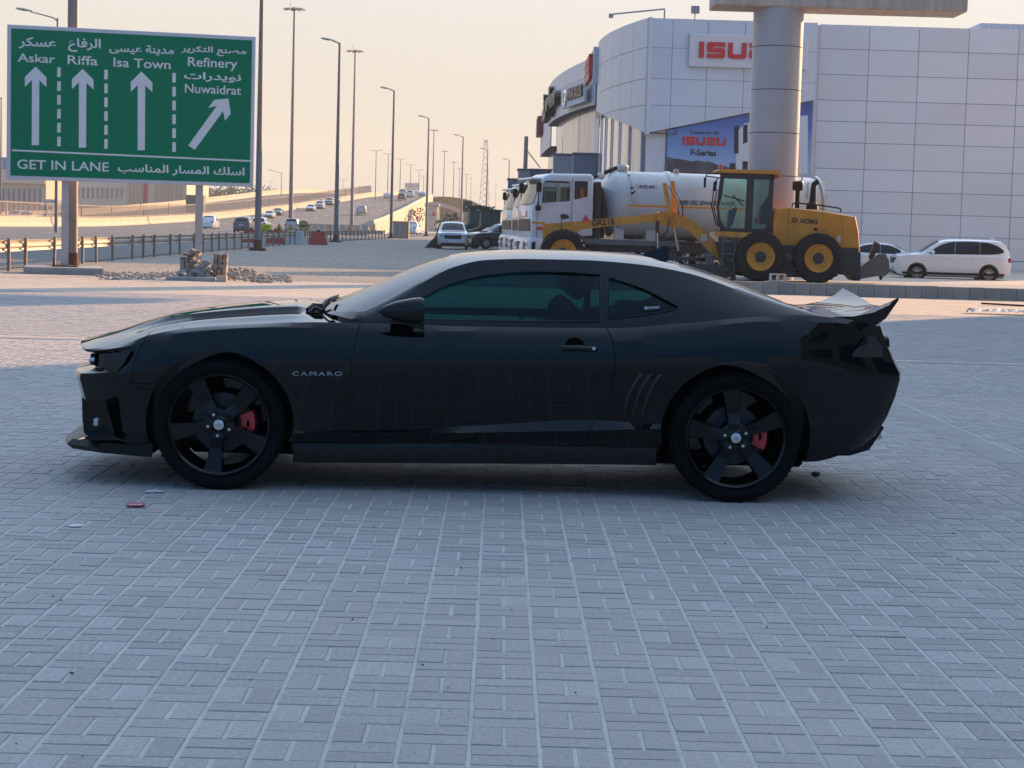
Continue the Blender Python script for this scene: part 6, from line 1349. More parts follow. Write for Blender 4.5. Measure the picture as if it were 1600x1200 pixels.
# mirrors, rails, ladder
gprism('mirror', [z6(*p) for p in ((60, 165), (82, 160), (78, 255), (58, 262))], .2, .26, M_BLK); gprism('mirror', [z6(*p) for p in ((150, 205), (185, 198), (172, 290), (142, 298))], .7, .76, M_BLK)
for P in (((215, 125), (90, 128), (75, 160)), ((210, 168), (80, 150)), ((190, 170), (165, 205)), ((150, 300), (130, 430), (175, 610), (215, 625)), ((185, 270), (150, 440), (195, 620))):
    MB().tube([(gp(*z6(*q), .4)[0], .4, gp(*z6(*q), .4)[1]) for q in P], .02, 6).build('mirror_bracket', M_BLK, GRD)
for P in (((240, 705), (232, 985)), ((360, 710), (345, 880), (330, 960)), ((240, 755), (350, 765)), ((236, 880), (345, 884))):
    MB().tube([(gp(*z6(*q), .35)[0], .35, gp(*z6(*q), .35)[1]) for q in P], .025, 6).build('ladder_rail', M_STEEL, GRD)
p = gp(*z6(215, 82), 1.0); MB().lathe([(.0, .16), (.05, .13), (.08, .0)], (p[0], 1.0, p[1]), 'z', 14).build('beacon', M_REDB, GRD)
# engine hood
z4 = lambda x, y: (1190 + .175 * x, 250 + .175 * y)
HD = [z4(*p) for p in ((118, 430), (245, 424), (560, 458), (700, 482), (842, 506), (868, 640), (882, 822), (560, 810), (230, 797), (92, 782), (100, 560))]
g = MB(); P0_, P1_ = .62, 2.0; poly = [gp(x, y, .6) for x, y in HD]; cxm = sum(p[0] for p in poly) / len(poly); czm = sum(p[1] for p in poly) / len(poly)
ins = [(cxm + (x - cxm) * .985, czm + (z - czm) * .965) for x, z in poly]; n_ = len(poly)
lay = [[(x, P0_, z) for x, z in ins], [(x, P0_ + .06, z) for x, z in poly], [(x, P1_ - .06, z) for x, z in poly], [(x, P1_, z) for x, z in ins]]
for a_, b_ in zip(lay, lay[1:]): g.add(a_ + b_, [(i, (i + 1) % n_, n_ + (i + 1) % n_, n_ + i) for i in range(n_)])
g.add(lay[0], [tuple(range(n_))]); g.add(lay[-1], [tuple(range(n_))[::-1]]); hood = g.build('engine_hood', M_YEL, GRD, weld=.0005, smooth=25)
hm = MATS['grader_yellow']
gprism('hood_door', [z4(*p) for p in ((266, 508), (520, 522), (505, 722), (254, 708))], .605, .621, hm, hood); gprism('hood_door', [z4(*p) for p in ((546, 516), (668, 524), (660, 728), (532, 720))], .605, .621, hm, hood)
for r in range(4):
    for c_ in range(8): x = 556 + c_ * 13; y = 545 + r * 48; gprism('louvre', [z4(x, y), z4(x + 5, y), z4(x + 4, y + 34), z4(x - 1, y + 34)], .597, .606, MATS['grader_yellow'], hood)
gprism('hood_wedge', [z4(*p) for p in ((710, 495), (835, 512), (852, 668), (760, 690), (735, 655))], .598, .621, hm, hood); gprism('door_latch', [z4(*p) for p in ((468, 605), (495, 606), (494, 632), (466, 631))], .594, .606, M_BLK, hood)
gprism('seam', [z4(*p) for p in ((243, 430), (246, 430), (228, 795), (225, 795))], .612, .6205, M_DGR, hood)
a, b, c = gp(*z4(333, 567), .6), gp(*z4(503, 567), .6), gp(*z4(333, 526), .6)
put_text('maker_lettering', text_mesh('XCMG', b[0] - a[0], c[1] - a[1], bold=.05, shear=.15), M_DECAL, hood, face_M((a[0], .602, a[1] + .01), (1, 0, -.03)))
gprism('maker_emblem', [z4(*p) for p in ((277, 514), (320, 516), (318, 558), (274, 556))], .598, .604, M_DECAL, hood); gprism('maker_emblem', [z4(*p) for p in ((284, 528), (313, 529), (298, 550))], .593, .599, hm, hood)
gprism('decal_plate', [z4(*p) for p in ((676, 676), (706, 677), (704, 736), (674, 735))], .605, .616, M_PLATE, hood)
p0, p1, p2, p3 = gp(*z4(320, 415), 1.2), gp(*z4(322, 275), 1.2), gp(*z4(326, 190), 1.2), 0
MB().lathe([(.075, p0[1] - .05), (.07, p1[1]), (.16, p1[1] + .02), (.165, p1[1] + .1), (.165, p2[1] - .03), (.15, p2[1]), (0, p2[1] + .02)], (p1[0], 1.2, 0), 'z', 20).build('air_intake', M_BLK, GRD, smooth=35)
MB().tube([(gp(*z4(x, y), 1.4)[0], 1.4, gp(*z4(x, y), 1.4)[1]) for x, y in ((455, 415), (462, 250), (468, 215), (505, 192))], [.11, .085, .085, .08], 12).build('exhaust_stack', M_BLK, GRD, smooth=50); a = gp(*z4(452, 412), 1.4); MB().lathe([(.2, a[1] - .1), (.17, a[1] + .06), (.09, a[1] + .14)], (a[0], 1.4, 0), 'z', 16).build('stack_base', M_BLK, GRD)
MB().tube([(gp(*z4(x, y), .75)[0], .75, gp(*z4(x, y), .75)[1]) for x, y in ((270, 420), (280, 388), (340, 386), (520, 404), (690, 430), (708, 440), (706, 465))], .025, 6).build('hood_rail', M_BLK, GRD, smooth=50)
# rear bracket and ripper
gprism('rear_frame', [z4(*p) for p in ((690, 820), (885, 825), (880, 1080), (830, 1078), (760, 1000), (700, 930))], .8, 1.9, M_DGR)
gprism('ripper_arm', [z4(*p) for p in ((830, 1080), (880, 960), (960, 900), (1050, 840), (1105, 838), (1130, 900), (1140, 1000), (1110, 1030), (1010, 1040), (900, 1060))], .9, 1.1, M_STEEL); gprism('ripper_arm', [z4(*p) for p in ((960, 870), (1010, 728), (1050, 745), (1060, 760), (1000, 870), (980, 890))], 1.0, 1.16, M_DGR)
gprism('ripper_beam', [z4(*p) for p in ((985, 900), (1055, 850), (1108, 842), (1138, 900), (1142, 1000), (1100, 1040), (1000, 1030))], 1.12, 2.2, M_STEEL)
a, b = gp(*z4(880, 945), 1.2), gp(*z4(985, 870), 1.2); MB().cyl((a[0], 1.2, a[1]), (b[0], 1.2, b[1]), .04, n=10).build('ripper_cylinder', M_CHROME, GRD)
for k in range(3): gprism('ripper_tooth', [z4(*p) for p in ((1040, 1000), (1075, 1000), (1082, 1060), (1060, 1075))], 1.2 + k * .4, 1.3 + k * .4, M_DGR)
# wheels
def gwheel(px, py, d, r, side=-1):
    c = gp(px, py, d); w = bpy.data.objects.new('wheel', None); COL.objects.link(w); w.parent = GRD; w.location = (c[0], d, r)
    if 'gt' not in VCACHE:
        R_ = 1.0; VCACHE['gt'] = MB().lathe([(.56, .04), (.60, -.01), (.78, -.02), (.92, .03), (.955, .10), (.955, .46), (.92, .52), (.56, .5)], axis='y', n=48, close=True).mesh('tyre', M_GTY, smooth=40)
        g = MB()
        for k in range(26):
            a_ = k / 26 * 2 * math.pi; M = Matrix.Rotation(-a_, 4, 'Y'); g.add([M @ Vector(p) for p in ((.88, .005, -.05), (1.0, .05, -.06), (1.0, .28, .05), (.94, .28, .05), (.88, .005, .035), (1.0, .05, .03), (1.0, .28, .13), (.94, .28, .13))], [(0, 1, 5, 4), (1, 2, 6, 5), (0, 4, 7, 3), (4, 5, 6, 7), (0, 3, 2, 1), (2, 3, 7, 6)])
            a_ += math.pi / 26; M = Matrix.Rotation(-a_, 4, 'Y'); g.add([M @ Vector((p[0], .56 - p[1], p[2])) for p in ((.88, .005, -.05), (1.0, .05, -.06), (1.0, .28, .05), (.94, .28, .05), (.88, .005, .035), (1.0, .05, .03), (1.0, .28, .13), (.94, .28, .13))], [(0, 1, 5, 4), (1, 2, 6, 5), (0, 4, 7, 3), (4, 5, 6, 7), (0, 3, 2, 1), (2, 3, 7, 6)])
        VCACHE['gl'] = g.mesh('tread_lug', M_GTY)
        VCACHE['gr'] = MB().lathe([(.575, .02), (.555, .0), (.53, .01), (.51, .05), (.45, .08), (.42, .07), (.40, .10), (.23, .12), (.22, .10)], axis='y', n=40).mesh('rim', M_YEL, smooth=35)
        VCACHE['gh'] = MB().lathe([(.225, .10), (.22, .06), (.19, .045), (0, .05)], axis='y', n=24).mesh('hub', M_DGR, smooth=35); VCACHE['gn'] = MB().lathe([(0, 0), (.022, 0), (.022, .05)], axis='y', n=8).mesh('wheel_nut', M_STEEL)
    for k, nm in (('gt', 'tyre'), ('gl', 'tread'), ('gr', 'rim'), ('gh', 'hub')):
        o = link(nm, VCACHE[k], w); o.scale = (r, r * side * -1, r)
    for k in range(10): a_ = k * math.pi / 5; o = link('wheel_nut', VCACHE['gn'], w, (.31 * r * math.cos(a_), side * -.075 * r, .31 * r * math.sin(a_))); o.scale = (r, r, r)
for px, py in ((1188.5, 411), (1279, 413)): gwheel(px, py, 0, .745); gwheel(px + 2, py, 2.6, .745, 1)
gwheel(880, 404, .25, .70); gwheel(882, 402, 2.4, .70, 1)
MB().cyl((gp(880, 404)[0], .5, .7), (gp(880, 404)[0], 2.2, .7), .12, n=10).build('front_axle', M_DGR, GRD)
for px in (1188.5, 1279): MB().cyl((gp(px, 411)[0], .3, .745), (gp(px, 411)[0], 2.4, .745), .12, n=10).build('rear_axle', M_DGR, GRD)

# ------------------------------------------------------------------ tanker trucks
M_TW = mat('truck_white', (.58, .62, .64), .35, coat=.5, var=.04, vscale=2); M_TANK = mat('tank_white', (.43, .45, .435), .32, coat=.4, var=.16, vscale=1.1, stretch=(1, 1, .35)); M_TGL = mat('truck_glass', (.02, .026, .03), .05, spec=.7); M_CHAS = mat('truck_chassis', (.015, .017, .022), .6, var=.3); M_ORS = mat('orange_stripe', (.62, .26, .02), .5)
TA = R(11)
TRK = thing('tanker_truck', 'nearest white sewage tanker truck, directly behind the grader', 'truck', (atY(833, 300, 62.2).x, 62.2, .0), TA, 'white tanker trucks parked in a row')
prof = [(.02, .95), (.0, 1.6), (.0, 2.12), (.06, 2.28), (.24, 3.0), (.32, 3.14), (.5, 3.24), (1.68, 3.26), (1.76, 3.18), (1.78, 1.25), (1.45, 1.22), (1.30, 1.05), (.60, 1.0), (.45, .95)]
def rounded_prism(poly, y0, y1, c, name, m, parent, sm=28):
    cxm = sum(p[0] for p in poly) / len(poly); czm = sum(p[1] for p in poly) / len(poly); n_ = len(poly)
    ins = []
    for x, z in poly:
        d = math.hypot(x - cxm, z - czm); k = (d - c) / d; ins.append((cxm + (x - cxm) * k, czm + (z - czm) * k))
    mid = []
    for x, z in poly:
        d = math.hypot(x - cxm, z - czm); k = (d - c * .3) / d; mid.append((cxm + (x - cxm) * k, czm + (z - czm) * k))
    lay = [[(x, y0, z) for x, z in ins], [(x, y0 + c * .3, z) for x, z in mid], [(x, y0 + c, z) for x, z in poly], [(x, y1 - c, z) for x, z in poly], [(x, y1 - c * .3, z) for x, z in mid], [(x, y1, z) for x, z in ins]]
    g = MB()
    for a_, b_ in zip(lay, lay[1:]): g.add(a_ + b_, [(i, (i + 1) % n_, n_ + (i + 1) % n_, n_ + i) for i in range(n_)])
    g.add(lay[0], [tuple(range(n_))]); g.add(lay[-1], [tuple(range(n_))[::-1]]); return g.build(name, m, parent, weld=.0004, smooth=sm)
cab = rounded_prism(prof, 0, 2.45, .10, 'cab', M_TW, TRK, 50)
DW = [(.26, 2.27), (.30, 2.95), (.38, 3.0), (1.02, 3.0), (1.08, 2.94), (1.08, 2.36)]
cab.data = smooth_me(boolean(cab.data, [('DIFFERENCE', MB().prism(DW, -.2, 2.7, 'y').mesh('p')), ('DIFFERENCE', MB().box(.32, 1.6, .12, 2.33, 2.2, 3.1).mesh('p')), ('DIFFERENCE', MB().box(.4, 1.55, 2.2, 2.7, 2.3, 3.0).mesh('p'))]), 50, M_TW)
MB().box(.325, 1.595, .125, 2.325, 2.205, 2.23).build('cab_interior', M_INT, cab); MB().cbox(1.15, 1.5, .2, .9, 2.23, 2.85, .08).build('cab_seat', M_INT, cab); MB().box(.33, .335, .13, 2.32, 2.23, 3.09).build('cab_interior', M_INT, cab); MB().box(1.585, 1.59, .13, 2.32, 2.23, 3.09).build('cab_interior', M_INT, cab)
M_TDG = glassmat('truck_door_glass', (.80, .85, .84), .03)
def tp(name, pts, y0, y1, m, parent=TRK): return MB().prism(pts, y0, y1, 'y').build(name, m, parent)
for y0, y1 in ((-.012, .02), (2.43, 2.462)):
    if y0 < 0: tp('door_window', DW, y0 + .012, y0 + .020, M_TDG, cab)
    else: tp('far_door_window', [(.4, 2.3), (1.55, 2.3), (1.55, 3.0), (.4, 3.0)], 2.40, 2.41, M_TDG, cab)
    (tp('rear_cab_window', [(1.20, 2.42), (1.20, 3.02), (1.58, 3.02), (1.58, 2.52)], y0, y1, M_TGL, cab) if y0 < 0 else None)
    tp('door_seam', [(1.13, 1.3), (1.142, 1.3), (1.142, 3.08), (1.13, 3.08)], y0 + .004, y1 - .004, M_DGR, cab); tp('door_seam', [(.13, 1.0), (.142, 1.0), (.142, 2.3), (.13, 2.3)], y0 + .004, y1 - .004, M_DGR, cab)
    tp('side_marker', [(.12, 1.40), (.32, 1.40), (.32, 1.50), (.12, 1.50)], y0 - .01, y1, M_REDB, cab); tp('side_stripe', [(-.0, 1.60), (.36, 1.60), (.36, 1.66), (.0, 1.66)], y0, y1, M_ORS, cab)
# windscreen on the sloping front
g = MB(); P = []
for i in range(8):
    t = i / 7; x = .035 + (.225 - .035) * t; z = 2.24 + (2.97 - 2.24) * t; P.append([(x - .012 - .05 * (1 - (q / 5)**2), 1.225 + q / 5 * 1.10, z) for q in range(-5, 6)])
g.grid(P); g.build('windscreen', mat('truck_windscreen', (.05, .065, .06), .06, spec=.6), cab, smooth=60, fixn=False)
MB().cbox(-.05, .30, .15, 2.3, 3.02, 3.10, .03).build('sun_visor', M_TW, cab)
MB().cbox(-.02, .015, .3, 2.15, 1.35, 1.75, .02).build('grille', M_BLK, cab); MB().cbox(-.03, .0, .95, 1.5, 1.82, 2.02, .02).build('front_badge', M_CHROME, cab)
bmp = rounded_prism([(-.10, .48), (-.12, .85), (-.06, 1.12), (.05, 1.16), (.42, 1.16), (.46, .95), (.46, .5)], -.03, 2.48, .06, 'bumper', M_TW, TRK)
for y_ in (.12, 1.95):
    for z_ in (.62, .86): MB().cbox(-.135, -.08, y_, y_ + .36, z_, z_ + .17, .02).build('headlight', M_LAMPW, bmp); 
    MB().cbox(-.128, -.07, y_ + .42 if y_ < 1 else y_ - .36, y_ + .72 if y_ < 1 else y_ - .06, .60, 1.02, .02).build('lower_grille', M_BLK, bmp)
tp('bumper_side_recess', [(-.02, .55), (.0, 1.0), (.12, 1.04), (.12, .55)], -.034, -.028, M_BLK, bmp)
for y_ in (-.22, 2.60):
    MB().cbox(.05, .20, y_ - .08, y_ + .08, 2.62, 2.96, .04).build('mirror', M_BLK, cab); MB().tube([(.2, 0.02 if y_ < 1 else 2.43, 3.0), (.12, y_, 2.98), (.12, y_, 2.1), (.1, 0.02 if y_ < 1 else 2.43, 2.1)], .018, 6).build('mirror_arm', M_BLK, cab); MB().cbox(.04, .20, y_ - .07, y_ + .07, 2.02, 2.2, .03).build('mirror', M_BLK, cab)
MB().cbox(.62, .70, 1.2, 1.26, 3.26, 3.32, .01).build('roof_marker', M_BLK, cab)
MB().cbox(2.10, 2.32, .05, 2.4, 1.1, 3.05, .04).build('cab_back_duct', M_CHAS, TRK)
MB().tube([(2.42, .35, 1.2), (2.46, .3, 2.2), (2.38, .3, 2.75), (2.3, .4, 2.9)], .10, 10).build('snorkel', M_BLK, TRK, smooth=60)
for y_ in (.72, 1.58): MB().cbox(.4, 10.2, y_, y_ + .14, .85, 1.1, .01).build('chassis_rail', M_CHAS, TRK)
MB().cbox(2.2, 9.4, .25, 2.2, .75, 1.02, .03).build('side_equipment', M_CHAS, TRK)
cab.scale = (1.16, 1, 1.01)
TX0, TX1, TZ, TR, TYC = 2.62, 10.15, 2.32, 1.14, 1.25
pr = [(0, -.42), (.35, -.39), (.7, -.30), (.95, -.15), (1.08, -.02), (1.14, .12)]
tank = MB().lathe([(r, TX0 + .3 + h) for r, h in pr] + [(TR, TX1 - .12)] + [(1.08, TX1 + .02), (.9, TX1 + .12), (.5, TX1 + .2), (0, TX1 + .22)], (0, TYC, TZ), 'x', 56).build('tank', M_TANK, TRK, smooth=30)
for x_ in (4.85, 7.6): MB().lathe([(TR, x_ - .10), (TR + .05, x_ - .07), (TR + .05, x_ + .07), (TR, x_ + .10)], (0, TYC, TZ), 'x', 56).build('tank_band', M_TANK, tank, smooth=40)
for x_ in (2.9, 4.0, 6.2, 8.6): MB().cbox(x_, x_ + .34, .45, 2.05, 1.1, 1.6, .02).build('tank_saddle', M_TANK, TRK)
def on_tank(z, dr=.004): a_ = math.asin((z - TZ) / TR); return TYC - (TR + dr) * math.cos(a_)
g = MB(); g.grid([[(x_, on_tank(z, .005), z) for z in (2.27, 2.30, 2.335)] for x_ in (3.25, 4.7)]); g.grid([[(x_, on_tank(z, .005), z) for z in (2.27, 2.30, 2.335)] for x_ in (5.0, 7.45)]); g.build('tank_stripe', M_ORS, tank, fixn=False)
put_text('tank_lettering', text_mesh('5000 USG SEWAGE TANKER', 1.95, .15, bold=.02), M_DECAL, tank, face_M((5.02, on_tank(2.42) - .012, 2.385), (1, 0, 0), (0, .08, 1)))
MB().cbox(3.55, 4.30, on_tank(2.93) - .03, on_tank(2.93) + .04, 2.85, 3.02, .008).build('name_plate', M_PLATE, tank); put_text('plate_lettering', text_mesh('ATLAS', .6, .10, bold=.04, shear=.35), mat('blue_letter', (.03, .04, .25), .5), tank, face_M((3.60, on_tank(2.93) - .036, 2.89)))
MB().tube([(3.40, on_tank(z, .05), z) for z in (3.42, 3.25, 3.0, 2.8, 2.6, 2.45)], .028, 8).build('sight_tube', M_GALVL, tank, smooth=60)
for z in (3.3, 2.88, 2.72): MB().cbox(3.36, 3.44, on_tank(z, .09), on_tank(z, .0), z - .04, z + .04, .01).build('tube_clamp', M_BLK, tank)
MB().cyl((3.40, on_tank(2.78, .05), 2.78), (3.52, on_tank(2.78, .05), 2.78), .02, n=6).build('valve_handle', M_STEEL, tank)
MB().lathe([(.0, 3.46), (.2, 3.48), (.22, 3.6), (.17, 3.68), (0, 3.70)], (3.32, TYC, 0), 'z', 20).build('manhole', M_TANK, tank); MB().tube([(2.7, TYC, 3.38), (2.95, TYC, 3.5), (3.2, TYC, 3.6)], .07, 8).build('vent_pipe', M_BLK, tank)
MB().lathe([(.04, -.03), (.10, -.03), (.10, .03), (.04, .03)], (5.15, TYC - .2, 3.5), 'y', 16, close=True).build('lifting_eye', M_TANK, tank)
MB().tube([(8.75, .7, 3.3), (8.75, .7, 3.75), (9.0, .7, 3.8), (9.5, .7, 3.78), (9.5, .7, 3.3)], .035, 6).build('hand_rail', M_TANK, tank); MB().tube([(8.95, 1.6, 3.3), (8.95, 1.6, 3.8), (9.7, 1.6, 3.8), (9.7, 1.6, 3.2)], .035, 6).build('hand_rail', M_TANK, tank)
for x_ in (8.55, 8.98): MB().cyl((x_, .55, 3.2), (x_, .55, 3.58), .03, n=6).build('beacon_stem', M_TANK, tank); MB().lathe([(0, 3.83), (.06, 3.80), (.10, 3.6), (.12, 3.58)], (x_, .55, 0), 'z', 14).build('beacon', M_ORL, tank)
MB().lathe([(.5, TX1 + .16), (1.0, TX1 + .12), (1.2, TX1 + .04), (1.2, TX1 - .06), (1.0, TX1)], (0, TYC, TZ), 'x', 40).build('rear_ring', M_TANK, tank, smooth=40)
for k in range(12): a_ = k * math.pi / 6; MB().cbox(TX1 + .02, TX1 + .16, TYC + 1.08 * math.cos(a_) - .06, TYC + 1.08 * math.cos(a_) + .06, TZ + 1.08 * math.sin(a_) - .06, TZ + 1.08 * math.sin(a_) + .06, .015).build('rear_clamp', M_TANK, tank)
MB().tube([(9.55, .28, 1.6), (9.6, .15, 2.2), (9.6, .2, 2.9), (9.7, .55, 3.25)], .06, 8).build('suction_pipe', M_TANK, tank, smooth=60)
for x_ in (1.0, 6.6, 8.0):
    for y_ in (0.02, 2.43):
        wh = bpy.data.objects.new('wheel', None); COL.objects.link(wh); wh.parent = TRK; wh.location = (x_, y_, .52)
        for nm in ('tyre', 'rim'): o = link(nm, VCACHE[nm], wh); o.scale = (.52, .52 * .9 * (1 if y_ > 1 else -1), .52)
for px, Y, lab in ((820, 72.0, 'second white tanker truck, its cab behind the nearest one'), (802, 81.0, 'farthest white tanker truck, its cab leftmost of the three')):
    t = copy_tree(TRK); t.location = (atY(px, 300, Y).x, Y, 0); t['label'] = lab

# ------------------------------------------------------------------ loaders, bucket, board
M_LG = mat('loader_green_glass', (.05, .10, .10), .08, spec=.7); M_LY = mat('loader_dark', (.07, .068, .06), .6, var=.3)
def loader(px, Y, label, s=1.0):
    p = atY(px, 360, Y); t = thing('wheel_loader', label, 'loader', (p.x, Y, 0), R(8)); q = lambda name, pts, y0, y1, m: MB().prism([(x * s, z * s) for x, z in pts], y0 * s, y1 * s, 'y').build(name, m, t)
    q('cab_glass', [(-.75, 1.75), (-.68, 3.0), (.75, 3.0), (.8, 1.75)], -.65, .65, M_LG); q('cab_roof', [(-.95, 3.0), (-.9, 3.14), (.9, 3.14), (.95, 3.0)], -.85, .85, M_LY); q('hood', [(.8, .9), (.8, 2.0), (2.3, 1.85), (2.45, .9)], -.6, .6, M_LY); q('chassis', [(-2.0, .7), (-2.0, 1.25), (-.75, 1.75), (.85, 1.75), (.85, .7)], -.55, .55, M_LY)
    for x0, x1 in ((-.75, -.67), (-.05, .05), (.7, .8)): q('cab_post', [(x0, 1.75), (x0 + .05, 3.0), (x1 + .05, 3.0), (x1, 1.75)], -.68, .68, M_LY)
    q('loader_arm', [(-2.2, .8), (-.6, 1.9), (-.5, 1.7), (-2.1, .5)], -.75, -.6, M_LY); q('loader_arm', [(-2.2, .8), (-.6, 1.9), (-.5, 1.7), (-2.1, .5)], .6, .75, M_LY)
    q('bucket', [(-3.1, .12), (-2.2, .1), (-2.1, .8), (-2.45, 1.15), (-2.3, .5)], -1.2, 1.2, M_LY)
    for x in (-1.3, 1.5):
        for y in (-.85, .85):
            wh = bpy.data.objects.new('wheel', None); COL.objects.link(wh); wh.parent = t; wh.location = (x * s, y * s, .7 * s)
            for k, nm in (('gt', 'tyre'), ('gr', 'rim'), ('gh', 'hub')): o = link(nm, VCACHE[k], wh); o.scale = (.7 * s, .7 * s * (1 if y < 0 else -1), .7 * s); o.location = (0, -.2 if y < 0 else .2, 0)
    return t
loader(764, 126, 'dark wheel loader whose cab rises behind the navy car', .82); loader(746, 138, 'dark wheel loader farther back beside the brown board', .92)
p = gnd(681, 386); BU = thing('loader_bucket', 'black flared loader bucket standing left of the silver car', 'bucket', (p.x, 122, 0))
MB().prism([(-.55, 0), (.5, 0), (.5, 1.35), (.28, 1.35), (.12, .75)], -.9, .9, 'y').build('shell', M_CHAS, BU); MB().cbox(-.58, .52, -.95, .95, 0.0, .05, .01).build('cutting_edge', M_STEEL, BU)
p0, p1 = atY(723, 331, 180), atY(738, 314, 180); t = thing('notice_board', 'plain brown notice board on posts behind the silver car', 'board', (p0.x, 180, 0)); MB().cbox(0, p1.x - p0.x, 0, .08, p0.z, p1.z, .01).build('panel', mat('brown_board', (.20, .14, .10), .7, var=.1), t)
for x_ in (.1, p1.x - p0.x - .15): MB().cbox(x_, x_ + .06, .09, .15, 0, p0.z + .1, .01).build('post', M_GALV, t)
q = gnd(768, 388, 0); t = thing('parking_bollard', 'thin low rail with a post in front of the navy car', 'rail', (q.x, q.y, 0)); MB().cyl((0, 0, 0), (0, 0, .85), .03, n=8).build('post', M_GALV, t); MB().cyl((-.35, 0, .83), (1.2, 0, .80), .02, n=6).build('rail', M_GALVL, t)
# ------------------------------------------------------------------ far setting
M_TANW = mat('tan_render', (.50, .38, .26), .85, var=.08, vscale=.15); M_CREAM = mat('cream_render', (.58, .48, .36), .85, var=.06, vscale=.2); M_FWIN = mat('far_window', (.12, .15, .19), .15, spec=.6); M_FBLUE = mat('blue_fascia', (.12, .22, .36), .6)
def far_building(name, label, px0, px1, ytop, Y, depth, m, windows=(), bands=(), fins=()):
    a, b = atY(px0, ytop, Y), atY(px1, ytop, Y); t = thing(name, label, 'building', (a.x, Y, 0)); w = b.x - a.x; h = (a.z + b.z) / 2
    MB().box(0, w, 0, depth, -.3, h).build('wall', m, t); MB().cbox(-.3, w + .3, -.3, depth + .3, h + .01, h + .6, .05).build('parapet', m, t)
    for (x0, x1, y0, y1) in windows:
        p, q = atY(x0, y1, Y), atY(x1, y0, Y); fr = MB().cbox(p.x - a.x, q.x - a.x, -.12, .05, p.z, q.z, .03).build('window', M_CREAM, t); MB().box(p.x - a.x + .15, q.x - a.x - .15, -.15, -.121, p.z + .15, q.z - .15).build('pane', M_FWIN, fr)
    for (x0, x1, y0, y1, mm) in bands:
        p, q = atY(x0, y1, Y), atY(x1, y0, Y); MB().cbox(p.x - a.x, q.x - a.x, -.35, .02, p.z, q.z, .03).build('band', mm, t)
    return t
far_building('warehouse', 'tan building with tall windows at the left picture edge', -70, 72, 262, 330, 25, M_TANW, [(2 + k * 8.2, 9 + k * 8.2, 293, 333) for k in range(8)], [(-68, 71, 266, 284, M_CREAM), (-30, 12, 246, 263, M_FBLUE)])
far_building('office_building', 'cream building with a row of dark windows under the green sign', 112, 292, 268, 400, 30, M_CREAM, [(120 + k * 7.5, 125.5 + k * 7.5, 292, 311) for k in range(10)] + [(118 + k * 7.6, 124.5 + k * 7.6, 319, 334) for k in range(12)], [(200 + k * 6, 202.5 + k * 6, 284, 324, M_TANW) for k in range(4)] + [(224, 231, 276, 322, mat('red_fascia', (.38, .05, .07), .6))] + [(242 + k * 6.2, 244.5 + k * 6.2, 286, 326, M_TANW) for k in range(8)])
p = atY(82, 300, 320); bx = thing('box_truck', 'grey box truck standing beside the tan building', 'truck', (p.x, 318, 0)); MB().cbox(-1.2, 1.2, 0, 6, 1.0, 3.9, .05).build('cargo_box', M_CS, bx); MB().cbox(-1.1, 1.1, -1.8, -.05, .8, 3.0, .15).build('cab', M_CW, bx); MB().cbox(-.95, .95, -1.83, -1.79, 1.9, 2.7, .02).build('windscreen', M_VG, bx)
for sx2 in (-1, 1):
    for y_ in (-1, 4.5): wh = link('wheel', VCACHE['tyre'], bx, (sx2 * 1.0, y_, .5), (0, 0, R(90))); wh.scale = (.5, .5 * sx2 * -1, .5)
p0, p1 = atY(290, 330, 340), atY(318, 305, 340); t = thing('road_gantry_box', 'dark roadside cabin with a yellow panel left of the right sign post', 'cabin', (p0.x, 340, 0)); MB().cbox(0, p1.x - p0.x, 0, 3, 0, p1.z, .05).build('wall', mat('dark_cabin', (.10, .11, .10), .7), t); MB().cbox(p1.x - p0.x - 1.2, p1.x - p0.x - .2, -.06, 0, .5, p1.z - .4, .02).build('yellow_panel', mat('ochre_board', (.45, .28, .05)), t)
# hazy tower block, lattice tower
p0, p1 = atY(632, 312, 1150), atY(656, 286, 1150); t = thing('tower_block', 'pale hazy block with window rows above the flyover crest', 'building', (p0.x, 1150, 0)); w = p1.x - p0.x
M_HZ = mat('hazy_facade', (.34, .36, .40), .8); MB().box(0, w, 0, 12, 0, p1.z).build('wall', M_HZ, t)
for r in range(6):
    for c in range(7): MB().box(w * (c + .18) / 7, w * (c + .82) / 7, -.2, 0, p1.z - 2.6 - r * 3.2, p1.z - .9 - r * 3.2).build('window', M_FWIN, t)
b_ = atY(757, 312, 820); tt = atY(759, 223, 820); t = thing('lattice_tower', 'slender red and white lattice tower fading in the haze', 'tower', (b_.x, 820, 0)); Ht = tt.z
M_LW = mat('tower_white', (.66, .64, .62), .7); M_LR = mat('tower_red', (.55, .36, .30), .7)
for k in range(14):
    z0, z1 = Ht * k / 14, Ht * (k + 1) / 14; r0_, r1_ = 2.6 - 1.9 * k / 14, 2.6 - 1.9 * (k + 1) / 14; g = MB(); C4 = ((-1, -1), (1, -1), (1, 1), (-1, 1))
    for i in range(4):
        a, b = C4[i], C4[(i + 1) % 4]; g.cyl((a[0] * r0_, a[1] * r0_, z0), (a[0] * r1_, a[1] * r1_, z1), .16, n=5); g.cyl((a[0] * r0_, a[1] * r0_, z0), (b[0] * r1_, b[1] * r1_, z1), .09, n=4); g.cyl((b[0] * r0_, b[1] * r0_, z0), (a[0] * r1_, a[1] * r1_, z1), .09, n=4)
    g.build('tower_section', M_LR if k % 2 else M_LW, t)
MB().cbox(-.9, .9, -.9, .9, Ht, Ht + 1.2, .05).build('antenna_head', M_LW, t)
